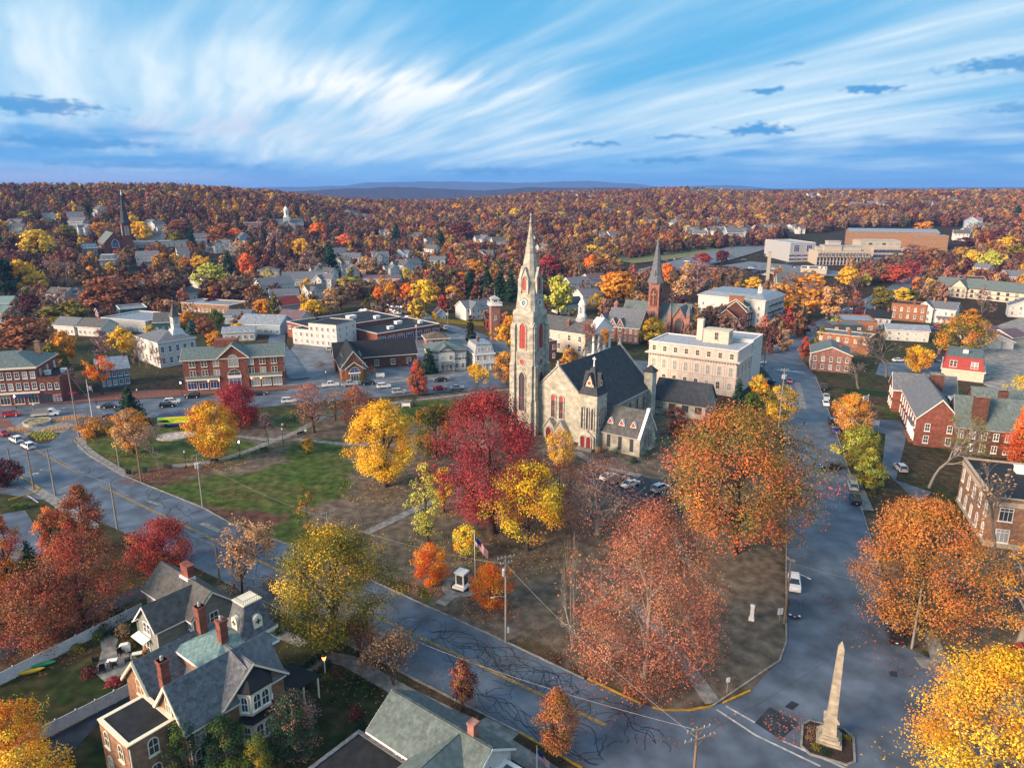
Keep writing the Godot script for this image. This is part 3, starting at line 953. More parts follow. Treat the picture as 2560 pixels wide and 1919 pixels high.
func leaf(mb:MB,p:Vector3,up:Vector3,size:float,col:Color,rng:RandomNumberGenerator):
	var d:=V3(rng.randf_range(-1,1),rng.randf_range(-.8,.8),rng.randf_range(-1,1)).normalized()
	var nn:=(up+V3(rng.randf_range(-1,1),rng.randf_range(-1,1),rng.randf_range(-1,1))*.75).normalized()
	var x:=(d-nn*d.dot(nn)).normalized()*size
	var y:=nn.cross(x)*.62
	mb.quad(p-x,p-y+nn*size*.12,p+x,p+y-nn*size*.06,col)
func limb(mb:MB,a:Vector3,b:Vector3,r0:float,r1:float,sides:int,rng:RandomNumberGenerator,sag:=.12):
	var p:=PackedVector3Array(); var r:=PackedFloat32Array()
	var L:=a.distance_to(b)
	var k1:=a.lerp(b,.35)+V3(rng.randf_range(-1,1),rng.randf_range(-.2,1),rng.randf_range(-1,1))*L*sag
	var k2:=a.lerp(b,.7)+V3(rng.randf_range(-1,1),rng.randf_range(-.2,1),rng.randf_range(-1,1))*L*sag*.8
	for q in [a,k1,k2,b]: p.append(q)
	for q in [.0,.35,.7,1.0]: r.append(lerpf(r0,r1,q))
	mb.tube(p,r,sides,Color.WHITE)
func broadleaf(d:Dictionary,rng:RandomNumberGenerator)->Array:
	var crown:=MB.new()
	var wood:=MB.new()
	var h:float=d.h; var R:float=d.r; var foot:float=d.foot
	var tones:Array=TINTS[d.tint]
	var other:Array=TINTS[d.get("second",d.tint)]
	var share:float=d.get("share",.0)
	var tr:float=d.get("trunk",.022*h+.02*R)
	var bend:=V3(rng.randf_range(-1,1),0,rng.randf_range(-1,1))*.03*h
	var top:=V3(bend.x,foot+(h-foot)*.72,bend.z)
	var tp:=PackedVector3Array([V3(0,-.3,0),V3(0,.4,0),V3(bend.x*.3,foot*.7,bend.z*.3),V3(bend.x*.7,foot+(h-foot)*.35,bend.z*.7),top])
	wood.tube(tp,PackedFloat32Array([tr*1.7,tr*1.15,tr*.95,tr*.6,tr*.12]),7)
	var hubs:=[]
	var nl:int=d.get("limbs",9)
	for k in nl:
		var t:=(k+rng.randf_range(.1,.9))/nl
		var a:=k*2.4+rng.randf_range(-.5,.5)
		var start:=V3(bend.x*.5*t,lerpf(foot*.78,foot+(h-foot)*.5,t),bend.z*.5*t)
		var ht:=lerpf(.22,.85,t)+rng.randf_range(-.08,.08)
		var w:=R*crown_width(d.shape,ht)*rng.randf_range(.45,.65)
		var e:=V3(cos(a)*w,foot+(h-foot)*ht,sin(a)*w)
		limb(wood,start,e,tr*lerpf(.55,.3,t),tr*.14,5,rng)
		hubs.append(start.lerp(e,.65)); hubs.append(e)
	var nc:int=d.clumps
	var cr:float=d.get("clump_r",.2*R+.25)
	for k in nc:
		var t:=clampf(pow(rng.randf(),.9),.02,.985)
		var rad:=sqrt(rng.randf_range(d.get("hollow",.2),1.0))
		var a:=rng.randf()*TAU
		var lump:=1.0+.13*sin(a*3.0+d.seed)+.09*sin(a*5.0+t*7.0+d.seed*2.0)
		var w:=maxf(R*crown_width(d.shape,t)*rad*lump-cr*.35,.0)
		var o:=V3(cos(a)*w+bend.x*t,foot+(h-foot)*t-cr*.3*t,sin(a)*w+bend.z*t)
		var near:Vector3=hubs[0]
		for q in hubs:
			if o.distance_squared_to(q)<o.distance_squared_to(near): near=q
		if d.get("twigs",true): limb(wood,near,o,tr*.13,.02,3,rng,.1)
		var tones_here:Array=other if rng.randf()<share else tones
		var base:Color=tones_here[rng.randi() % tones_here.size()]
		base=tone(base,rng.randf_range(.82,1.15))
		var n:int=int(d.leaves*rng.randf_range(.7,1.3)*(1.0-d.get("bare",.0)))
		var flat:=rng.randf_range(.55,.8)
		for j in n:
			var q:=V3(rng.randfn(),rng.randfn()*flat,rng.randfn())
			if q.length()>2.0:q=q.normalized()*rng.randf_range(1.0,2.0)
			q*=cr*.56
			var up:=(q.normalized()+V3(0,.55,0)+V3(o.x,0,o.z).normalized()*.4).normalized()
			leaf(crown,o+q,up,d.size*rng.randf_range(.7,1.3),tone(base,rng.randf_range(.75,1.25)),rng)
	return [crown,wood]
func bare_wood(wood:MB,a:Vector3,dir:Vector3,length:float,r:float,depth:int,rng:RandomNumberGenerator,tips:Array):
	var p:=PackedVector3Array([a]); var rr:=PackedFloat32Array([r])
	var d:=dir
	var q:=a
	for k in 3:
		d=(d+V3(rng.randf_range(-1,1),rng.randf_range(-.3,.6),rng.randf_range(-1,1))*.22).normalized()
		q+=d*length/3
		p.append(q); rr.append(maxf(r*(1.0-.14*(k+1)),.012))
	wood.tube(p,rr,6 if depth>4 else (4 if depth>2 else 3))
	if depth==0:
		tips.append(q)
		return
	var n:=2 if rng.randf()<.45 else 3
	for k in n:
		var ax:=d.cross(V3(rng.randf_range(-1,1),rng.randf_range(-1,1),rng.randf_range(-1,1))).normalized()
		var nd:=d.rotated(ax,rng.randf_range(.3,.75) if k else rng.randf_range(.1,.4))
		bare_wood(wood,p[3] if k<2 else p[2],nd,length*rng.randf_range(.66,.86),maxf(r*(.66 if k else .76),.012),depth-1,rng,tips)
func bare_tree(d:Dictionary,rng:RandomNumberGenerator)->Array:
	var wood:=MB.new(); var crown:=MB.new()
	var tips:=[]
	for s in d.get("stems",1):
		var lean:=V3(rng.randf_range(-1,1),0,rng.randf_range(-1,1))*(.12 if d.get("stems",1)==1 else .4)+V3(d.get("lean_x",.0),0,d.get("lean_z",.0))
		bare_wood(wood,V3(lean.x*.5,-.2,lean.z*.5),(Vector3.UP+lean).normalized(),d.h*d.get("first",.26),d.get("trunk",.02*d.h),d.get("depth",6),rng,tips)
	var hi:=.1; var wide:=.1
	for q in tips:
		hi=maxf(hi,q.y); wide=maxf(wide,Vector2(q.x,q.z).length())
	var ks:=V3(d.r/wide,d.h/hi,d.r/wide)
	for k in wood.v.size(): wood.v[k]=wood.v[k]*ks
	var tones:Array=TINTS[d.tint]
	var n:int=d.get("leaves",0)
	for k in n:
		var q:Vector3=tips[rng.randi() % tips.size()]*ks
		for j in 3:
			leaf(crown,q+V3(rng.randfn(),rng.randfn(),rng.randfn())*.4,Vector3.UP,d.get("size",.25)*rng.randf_range(.6,1.2),tone(tones[rng.randi() % tones.size()],rng.randf_range(.8,1.2)),rng)
	return [crown,wood]
func conifer(d:Dictionary,rng:RandomNumberGenerator)->Array:
	var wood:=MB.new(); var crown:=MB.new()
	var h:float=d.h; var R:float=d.r
	wood.cyl(V3(0,-.2,0),V3(0,h*.97,0),.018*h+.05,.03,6)
	var tones:Array=TINTS[d.tint]
	var layers:int=d.get("layers",15)
	for k in layers:
		var t:=float(k)/layers
		var y:float=lerpf(d.foot,h*.98,t)
		var w:float=R*pow(1.0-t,d.get("taper",.9))*rng.randf_range(.8,1.1)+.15
		var n:=int(lerpf(11,4,t))
		for s in n:
			var a:=TAU*s/n+rng.randf_range(-.3,.3)+k
			var ww:=w*rng.randf_range(.75,1.15)
			var e:=V3(cos(a)*ww,y-ww*.22,sin(a)*ww)
			wood.cyl(V3(0,y,0),e,.035,.01,3)
			var base:=tone(tones[rng.randi() % tones.size()],rng.randf_range(.75,1.25))
			var m:=int(clampf(ww*d.get("thick",9.0),4,60))
			for j in m:
				var f:=sqrt(rng.randf())
				var q:=V3(0,y,0).lerp(e,f)+V3(rng.randfn(),rng.randfn()*.45,rng.randfn())*(.10*ww+.12)
				leaf(crown,q,V3(cos(a)*.5,1,sin(a)*.5).normalized(),d.size*rng.randf_range(.7,1.3),tone(base,rng.randf_range(.8,1.2)),rng)
	return [crown,wood]
func plant_tree(called:String,label:String,given:Dictionary,at:Vector3,group:="",category:="tree")->Node3D:
	var d:=given.duplicate()
	if not d.has("shape"): d.shape="round"
	d.seed=int(absf(at.x)*13.0+absf(at.z)*7.0)
	var rng:=RandomNumberGenerator.new()
	rng.seed=d.seed
	var made:Array
	match d.get("kind","broad"):
		"bare": made=bare_tree(d,rng)
		"conifer": made=conifer(d,rng)
		_:made=broadleaf(d,rng)
	var t:=thing(called,label,category,at,.0,group)
	if made[0].v.size(): part("crown",made[0],M.leaf,t)
	part("trunk",made[1],M[d.get("bark","bark")],t)
	return t
var win_cache:={}
func window_mesh(w:float,h:float,frame:String,pane:String,style:String)->ArrayMesh:
	var key:="%.2f %.2f %s %s %s" % [w,h,frame,pane,style]
	if win_cache.has(key): return win_cache[key]
	var f:=MB.new(); var g:=MB.new()
	var t:=.11
	if style=="arch":
		g.prism(arch_shape(w,h,false),T3( V3(0,-h/2,0)),.03)
		var o:=arch_shape(w,h,false,t)
		ring(f,o,arch_shape(w,h,false),T3( V3(0,-h/2,0)),.1)
	else:
		g.box(V3(0,0,.015),V3(w,h,.03))
		for s in [-1,1]:
			f.box(V3(s*(w+t)/2,0,.05),V3(t,h+t*2,.1))
			f.box(V3(0,s*(h+t)/2,.05),V3(w,t,.1))
	if style=="big":
		for k in [-1,1]: f.box(V3(w*k/6,0,.05),V3(.07,h,.06))
		f.box(V3(0,h*.28,.05),V3(w,.09,.06))
	elif style=="pair":
		f.box(V3(0,0,.05),V3(.16,h,.08)); f.box(V3(0,0,.05),V3(w,.06,.06))
	elif style!="plain":
		f.box(V3(0,0,.05),V3(w,.07,.06))
		if style!="slit": f.box(V3(0,0,.045),V3(.05,h,.05))
	f.box(V3(0,-h/2-t-.06,.1),V3(w+.4,.12,.22))
	var m:=f.mesh(M[frame])
	g.mesh(M[pane],m)
	win_cache[key]=m
	return m
var rw:=RandomNumberGenerator.new()
func windows(par:Node3D,mid:Vector3,turn:float,length:float,q:Array):
	var b:=Basis(Vector3.UP,turn)
	var style:String=q[6] if q.size()>6 else "sash"
	var frame:String=q[7] if q.size()>7 else "trim_white"
	var pane:String=q[8] if q.size()>8 else "pane"
	for r in q[0]:
		for k in q[1]:
			var x:float=(k+.5)/q[1]*length-length/2
			var p:String=pane
			if pane=="pane" and rw.randf()<.3:p="pane_light"
			part("window",window_mesh(q[2],q[3],frame,p,style),null,par,mid+b*V3(x,q[4]+r*q[5]+q[3]/2,.02),turn)
func body(par:Node3D,d:Dictionary):
	var x:float=d.get("x",.0); var z:float=d.get("z",.0); var y0:float=d.get("y",.0)
	var L:float=d.L; var D:float=d.D; var H:float=d.H
	var roof:String=d.get("roof","gx"); var rise:float=d.get("rise",2.5); var ov:float=d.get("ov",.4)
	var wall:Material=M[d.get("wall","wall_white")]; var rm:Material=M[d.get("cover","shingle_grey")]; var tm:Material=M[d.get("trim","trim_white")]
	var turn:float=d.get("turn",.0)
	var T:=Transform3D(Basis(Vector3.UP,turn),V3(x,y0,z))
	if d.has("only"): return body_details(par,d,T,turn,rm,tm)
	var w:=MB.new(); var c:=MB.new(); var t:=MB.new()
	var hx:=L/2
	var low:=-.6 if y0==.0 else .0
	if roof=="gz":
		w.prism(PackedVector2Array([Vector2(-hx,low),Vector2(hx,low),Vector2(hx,H),Vector2(0,H+rise),Vector2(-hx,H)]),T3( V3(0,0,-D)),D)
		var dr:=ov*rise/hx
		for s in [-1,1]:
			var e0:=V3(s*(hx+ov),H-dr,ov if s>0 else -D-ov); var e1:=V3(s*(hx+ov),H-dr,-D-ov if s>0 else ov)
			slab(c,e0,e1,V3(0,H+rise,e1.z),V3(0,H+rise,e0.z),.16)
			t.hexa(V3(s*(hx+ov),H-dr-.18,ov),V3(-s*(hx+ov),rise+dr,0),V3(0,.3,0),V3(0,0,.07))
			t.box(V3(s*(hx+ov+.03),H-dr-.05,-D/2),V3(.12,.24,D+2*ov))
	elif roof=="gx":
		w.prism(PackedVector2Array([Vector2(-D,low),Vector2(0,low),Vector2(0,H),Vector2(-D/2,H+rise),Vector2(-D,H)]),Transform3D(Basis(Vector3.BACK,Vector3.UP,Vector3.LEFT),V3(hx,0,0)),L)
		var dr:=ov*rise/(D/2)
		slab(c,V3(-hx-ov,H-dr,ov),V3(hx+ov,H-dr,ov),V3(hx+ov,H+rise,-D/2),V3(-hx-ov,H+rise,-D/2),.16)
		slab(c,V3(hx+ov,H-dr,-D-ov),V3(-hx-ov,H-dr,-D-ov),V3(-hx-ov,H+rise,-D/2),V3(hx+ov,H+rise,-D/2),.16)
		for s in [-1,1]:
			for f in [.0,1.0]:
				var zz:=ov if f==.0 else -D-ov
				t.hexa(V3(s*(hx+ov)-(.0 if s>0 else .07),H-dr-.18,zz),V3(0,rise+dr,-D/2-zz),V3(0,.3,0),V3(.07,0,0))
		t.box(V3(0,H-dr-.05,ov+.03),V3(L+2*ov,.24,.12))
	elif roof=="hip":
		w.box(V3(0,(H+low)/2,-D/2),V3(L,H-low,D))
		var a:=V3(-hx-ov,H,ov); var b:=V3(hx+ov,H,ov); var e:=V3(hx+ov,H,-D-ov); var f:=V3(-hx-ov,H,-D-ov)
		var m:float=minf(hx,D/2)*d.get("cut",1.0)
		var p:=V3(-hx+m,H+rise,-m); var q:=V3(hx-m,H+rise,-m); var r:=V3(hx-m,H+rise,-D+m); var s:=V3(-hx+m,H+rise,-D+m)
		c.quad(a,b,q,p); c.quad(b,e,r,q); c.quad(e,f,s,r); c.quad(f,a,p,s)
		if d.get("cut",1.0)<1.0 or absf(hx-D/2)>.01:c.quad(p,q,r,s)
		c.quad(f,e,b,a)
		t.box(V3(0,H-.14,ov),V3(L+2*ov+.1,.28,.12)); t.box(V3(0,H-.14,-D-ov),V3(L+2*ov+.1,.28,.12))
		for g in [-1,1]: t.box(V3(g*(hx+ov),H-.14,-D/2),V3(.12,.28,D+2*ov-.14))
	elif roof=="mansard":
		w.box(V3(0,(H+low)/2,-D/2),V3(L,H-low,D))
		var m:float=d.get("batter",.9)
		c.quad(V3(-hx,H,0),V3(hx,H,0),V3(hx-m,H+rise,-m),V3(-hx+m,H+rise,-m))
		c.quad(V3(hx,H,0),V3(hx,H,-D),V3(hx-m,H+rise,-D+m),V3(hx-m,H+rise,-m))
		c.quad(V3(-hx,H,-D),V3(-hx,H,0),V3(-hx+m,H+rise,-m),V3(-hx+m,H+rise,-D+m))
		c.quad(V3(hx,H,-D),V3(-hx,H,-D),V3(-hx+m,H+rise,-D+m),V3(hx-m,H+rise,-D+m))
		var tp:=MB.new()
		tp.box(V3(0,H+rise+.1,-D/2),V3(L-2*m+.3,.2,D-2*m+.3))
		if d.has("crown_rise"): tp.quad(V3(-hx+m,H+rise+.2,-m),V3(hx-m,H+rise+.2,-m),V3(hx-m,H+rise+d.crown_rise,-D/2),V3(-hx+m,H+rise+d.crown_rise,-D/2))
		part("flat_roof",tp,M[d.get("top","roof_white")],par,T.origin,turn)
		t.box(V3(0,H-.1,.2),V3(L+.8,.3,.4)); t.box(V3(0,H-.1,-D-.2),V3(L+.8,.3,.4))
		for g in [-1,1]: t.box(V3(g*(hx+.2),H-.1,-D/2),V3(.4,.3,D))
	else:
		w.box(V3(0,(H+low)/2,-D/2),V3(L,H-low,D))
		var ph:float=d.get("parapet",.5)
		c.box(V3(0,H+.05,-D/2),V3(L-.6,.1,D-.6))
		for g in [-1,1]:
			w.box(V3(g*(hx-.15),H+ph/2,-D/2),V3(.3,ph,D))
			w.box(V3(0,H+ph/2,-D/2+g*(D/2-.15)),V3(L-.6,ph,.3))
			t.box(V3(g*(hx-.1),H+ph+.06,-D/2),V3(.5,.12,D+.2))
			t.box(V3(0,H+ph+.06,-D/2+g*(D/2-.1)),V3(L-.7,.12,.5))
	part("wall",w,wall,par,T.origin,turn)
	var rp:=part("roof",c,rm,par,T.origin,turn)
	part("eaves",t,tm,par,T.origin,turn)
	body_details(par,d,T,turn,rm,tm)
func body_details(par:Node3D,d:Dictionary,T:Transform3D,turn:float,rm:Material,tm:Material):
	var L:float=d.L; var D:float=d.D; var H:float=d.H; var hx:=L/2; var roof:String=d.get("roof","gx")
	var wn:Dictionary=d.get("win",{})
	for side in wn:
		var q:Array=wn[side]
		match side:
			"f": windows(par,T*V3(0,0,0),turn,L,q)
			"g": windows(par,T*V3(0,0,0),turn,L,q)
			"r": windows(par,T*V3(hx,0,-D/2),turn+PI/2,D,q)
			"l": windows(par,T*V3(-hx,0,-D/2),turn-PI/2,D,q)
			"b": windows(par,T*V3(0,0,-D),turn+PI,L,q)
			"m": windows(par,T*V3(0,0,-.35),turn,L,q)
			"n": windows(par,T*V3(hx-.35,0,-D/2),turn+PI/2,D,q)
	for q in d.get("chim",[]):
		var ck:=MB.new()
		ck.box(V3(0,q[3]/2,0),V3(q[4],q[3],q[4]*.8))
		var cn:=part("chimney",ck,M[q[5] if q.size()>5 else "brick"],par,T*V3(q[0],q[2],q[1]),turn)
		var cc:=MB.new()
		cc.box(V3(0,q[3]+.08,0),V3(q[4]+.2,.16,q[4]*.8+.2))
		cc.box(V3(0,q[3]+.3,0),V3(q[4]*.4,.3,q[4]*.4))
		part("chimney_cap",cc,M.concrete,cn)
	for q in d.get("units",[]):
		var u:=MB.new()
		u.box(V3(0,.55,0),V3(q[2],1.1,q[3]))
		u.box(V3(0,1.18,0),V3(q[2]+.3,.16,q[3]+.3))
		part("roof_unit",u,M.trim_white,par,T*V3(q[0],H+.1,q[1]),turn)
	for q in d.get("skylights",[]):
		var u:=MB.new()
		u.box(Vector3.ZERO,V3(.7,.12,1.3))
		var s:=part("skylight",u,M.pane_light,par,T*V3(q[0],q[2],q[1]),turn)
		s.basis=s.basis*(Basis(Vector3.BACK,q[3]) if roof=="gz" else Basis(Vector3.RIGHT,q[3]))
	for q in d.get("porch",[]):
		var pf:=MB.new(); var pc:=MB.new()
		slab(pf,V3(q[0]-q[1]/2,q[3],q[2]),V3(q[0]+q[1]/2,q[3],q[2]),V3(q[0]+q[1]/2,q[3]+.8,.05),V3(q[0]-q[1]/2,q[3]+.8,.05),.14)
		part("porch_roof",pf,rm,par,T.origin,turn)
		for k in q[4]:
			var pm:=MB.new()
			pm.box(V3(0,q[3]/2,0),V3(.22,q[3],.22))
			part("porch_post",pm,tm,par,T*V3(q[0]-q[1]/2+.2+(q[1]-.4)*k/(q[4]-1),0,q[2]-.25),turn)
		pc.box(V3(q[0],.2,q[2]/2),V3(q[1],.4,q[2]))
		part("porch_floor",pc,M.concrete,par,T.origin,turn)
	for q in d.get("bands",[]):
		var bm:=MB.new()
		bm.box(V3(0,q[0],.06),V3(L+.24,q[1],.12))
		for g in [-1,1]: bm.box(V3(g*(hx+.06),q[0],-D/2),V3(.12,q[1],D))
		part("band",bm,M[q[2]],par,T.origin,turn)
	for q in d.get("doors",[]):
		var dm:=MB.new()
		dm.box(V3(0,q[2]/2,.03),V3(q[1],q[2],.06))
		var dn:=part("door",dm,M[q[3]],par,T*V3(q[0],0,0),turn)
		var df:=MB.new()
		for g in [-1,1]: df.box(V3(g*(q[1]/2+.08),q[2]/2,.06),V3(.16,q[2],.12))
		df.box(V3(0,q[2]+.1,.06),V3(q[1]+.32,.2,.12))
		part("door_frame",df,tm,dn)
var clearings:=[]
func make_buildings():
	rw.seed=9
	for q in BUILDINGS:
		var wide:=.0
		for d in q.blocks:wide=maxf(wide,maxf(d.L,d.D))
		clearings.append([q.at[0]-sin(q.yaw)*6.0,q.at[2]-cos(q.yaw)*6.0,wide/2+6.0])
		var n:=thing(q.name,q.label,q.get("category","building"),V3(q.at[0],q.at[1],q.at[2]),q.yaw,q.get("group",""))
		for d in q.blocks:body(n,d)
		match q.get("extra",""):
			"brick_block": extra_brick_block(n)
			"town_hall": extra_cupola(n,V3(2.5,9.5,-5.5))
			"courthouse": extra_courthouse(n)
			"brick_church": extra_brick_church(n)
			"hill_church": extra_hill_church(n)
			"observation": extra_observation(n)
			"bank": extra_bank(n)
			"college": extra_college(n,q.blocks[0].L)
			"villa": extra_villa(n)
			"grey_house": extra_grey_house(n)
			"steeple": extra_steeple(n)
			"hotel": extra_hotel(n)
			"institute": extra_institute(n)
			"office_gable": extra_office_gable(n)
			"corner_block": extra_corner_block(n)
			"low_house": extra_low_house(n)
	for row in PLAIN_HOUSES.split("\n"):
		var r:=row.split("|")
		var f:=r[2].split(" ")
		var n:=thing(r[0],r[1],"house",on_land(f[0].to_float(),f[1].to_float()),f[2].to_float())
		var L:=f[3].to_float(); var H:=f[5].to_float(); var rows:=maxi(1,int(H/2.9))
		body(n,{"L": L,"D": f[4].to_float(),"H": H,"rise": f[6].to_float(),"wall": f[7],"cover": f[8],"roof": f[9],"win": {"f": [rows,maxi(2,int(L/2.6)),.95,1.5,.9,2.8],"r": [rows,3,.95,1.5,.9,2.8],"l": [rows,3,.95,1.5,.9,2.8]}})
		clearings.append([n.position.x,n.position.z,L/2+7.0])
	make_far_houses()
func extra_brick_block(n:Node3D):
	var g:=MB.new()
	g.prism(PackedVector2Array([Vector2(-4.4,0),Vector2(4.4,0),Vector2(4.4,10.9),Vector2(0,14.6),Vector2(-4.4,10.9)]),Transform3D(),.5)
	var mid:=part("middle_bay",g,M.brick,n,V3(0,0,.0))
	var r:=MB.new()
	for s in [-1,1]:
		var e0:=V3(s*5.1,10.3,.95 if s>0 else -6.0); var e1:=V3(s*5.1,10.3,-6.0 if s>0 else .95)
		slab(r,e0,e1,V3(0,14.7,e1.z),V3(0,14.7,e0.z),.18)
	part("gable_roof",r,M.slate_green,mid)
	var tr:=MB.new()
	for s in [-1,1]: tr.hexa(V3(s*5.1,9.95,.9),V3(-s*5.1,4.4,0),V3(0,.4,0),V3(0,0,.1))
	part("gable_board",tr,M.trim_cream,mid)
	part("window",window_mesh(3.0,3.9,"trim_cream","pane_light","arch"),null,mid,V3(0,9.3,.52))
	part("arched_light",window_mesh(4.0,2.2,"trim_cream","pane","arch"),null,mid,V3(0,5.3,.52))
	var sg:=MB.new()
	sg.box(V3(0,3.9,.6),V3(4.4,.9,.12))
	part("sign_board",sg,M.trim_white,mid)
	part("door",window_mesh(3.6,2.9,"trim_white","pane_blue","big"),null,mid,V3(0,1.8,.52))
	for s in [-1,1]:
		var cn:=MB.new()
		cn.box(V3(s*9.9,3.55,.45),V3(10.4,.7,.9))
		part("shop_fascia",cn,M.trim_cream,n)
		var cr:=MB.new()
		slab(cr,V3(s*9.9-5.3,3.95,1.0),V3(s*9.9+5.3,3.95,1.0),V3(s*9.9+5.3,4.6,.05),V3(s*9.9-5.3,4.6,.05),.1)
		part("shop_canopy",cr,M.slate_green,n)
		for k in 3:
			part("shopfront",window_mesh(2.7,2.7,"trim_white","pane_blue" if s<0 else "pane_light","big"),null,n,V3(s*9.9+(k-1)*3.5,1.6,.03))
	var ch:=MB.new()
	ch.box(V3(-2.5,13.0,-7.5),V3(7.5,4.4,4.0))
	part("lift_house",ch,M.brick,n)
	for p in [V3(-5.0,3.0,.55),V3(5.2,3.0,.55),V3(-8.2,3.0,1.02),V3(8.2,3.0,1.02)]:
		var lm:=MB.new()
		lm.ball(Vector3.ZERO,V3(.13,.2,.13))
		part("wall_lamp",lm,glow("lamp_warm",Color(1.0,.62,.3),7.0),n,p)
func extra_corner_block(n:Node3D):
	for k in 5:
		part("shopfront",window_mesh(2.6,2.6,"trim_cream","pane","big"),null,n,V3(-7.6+3.8*k,1.6,.03))
	var cn:=MB.new()
	cn.box(V3(0,3.7,.3),V3(19.6,.5,.6))
	cn.box(V3(0,11.5,.3),V3(20,.6,.8))
	part("cornice",cn,M.trim_cream,n)
	var aw:=MB.new()
	slab(aw,V3(3.2,2.6,1.5),V3(7.8,2.6,1.5),V3(7.8,3.4,.1),V3(3.2,3.4,.1),.08)
	part("awning",aw,mat("awning_navy",Color(.012,.016,.08),.8),n)
func cupola(par:Node3D,at:Vector3,r:float,h:float,wall:Material,roof:Material,sides:=8):
	var w:=MB.new()
	w.lathe(Vector3.ZERO,[[r*1.35,0],[r*1.35,h*.12],[r,h*.12],[r,h*.62],[r*1.25,h*.62],[r*1.25,h*.67],[.0,h*.67]],sides,Color.WHITE,PI/sides)
	var c:=part("cupola",w,wall,par,at)
	var d:=MB.new()
	d.lathe(Vector3.ZERO,[[r*1.1,h*.67],[r*.85,h*.78],[r*.45,h*.88],[.06,h*.93],[.05,h*1.05],[.0,h*1.06]],sides,Color.WHITE,PI/sides)
	part("cupola_roof",d,roof,c)
	for k in 4:
		var a:=PI/2*k
		part("louvre",window_mesh(r*.6,h*.34,"trim_white","pane","arch"),null,c,V3(sin(a),0,cos(a))*r*.95+V3(0,h*.37,0),a)
func extra_cupola(n:Node3D,at:Vector3):
	var b:=MB.new()
	b.lathe(Vector3.ZERO,[[4.6,.0],[4.6,1.0],[3.6,1.1],[2.4,3.4],[2.0,3.5]],4,Color.WHITE,PI/4)
	part("cupola_base",b,M.wall_white,n,at)
	var c:=MB.new()
	c.box(V3(0,2.4,0),V3(2.5,4.8,2.5))
	var bf:=part("bell_stage",c,M.wall_white,n,at+V3(0,3.4,0))
	for k in 4:
		part("louvre",window_mesh(1.3,2.2,"trim_white","pane_light","arch"),null,bf,Basis(Vector3.UP,PI/2*k)*V3(0,3.0,1.27),PI/2*k)
	var s:=MB.new()
	s.lathe(Vector3.ZERO,[[2.5,4.7],[1.5,5.8],[.0,10.4]],4,Color.WHITE,PI/4)
	part("bell_roof",s,M.shingle_grey,bf)
	var f:=MB.new()
	f.cyl(V3(0,10.2,0),V3(0,12.0,0),.05,.02,5)
	part("finial",f,M.galvanised,bf)
func extra_courthouse(n:Node3D):
	var en:=MB.new()
	en.box(V3(0,9.3,1.6),V3(15.4,1.3,3.4))
	en.box(V3(0,.4,1.7),V3(15.0,.8,3.6))
	part("entablature",en,M.trim_white,n)
	var pd:=MB.new()
	pd.prism(PackedVector2Array([Vector2(-7.9,0),Vector2(7.9,0),Vector2(0,4.2)]),T3( V3(0,9.95,.2)),3.2)
	part("pediment",pd,M.trim_white,n)
	var pr:=MB.new()
	for s in [-1,1]: pr.hexa(V3(s*8.3,9.8,0),V3(-s*8.3,4.5,0),V3(0,.4,0),V3(0,0,3.7))
	part("pediment_moulding",pr,M.trim_white,n)
	for k in 4:
		var c:=MB.new()
		c.lathe(Vector3.ZERO,[[.75,.8],[.75,1.1],[.58,1.2],[.48,8.1],[.7,8.3],[.7,8.65]],12)
		part("column",c,M.trim_white,n,V3(-6.3+4.2*k,0,2.6))
	var st:=MB.new()
	st.lathe(Vector3.ZERO,[[2.6,-1.5],[2.6,.8],[2.3,.9],[2.1,1.8]],14)
	part("cupola_base",st,M.wall_grey,n,V3(0,12.2,-7))
	cupola(n,V3(0,13.9,-7),1.35,8.0,M.trim_white,M.trim_white)
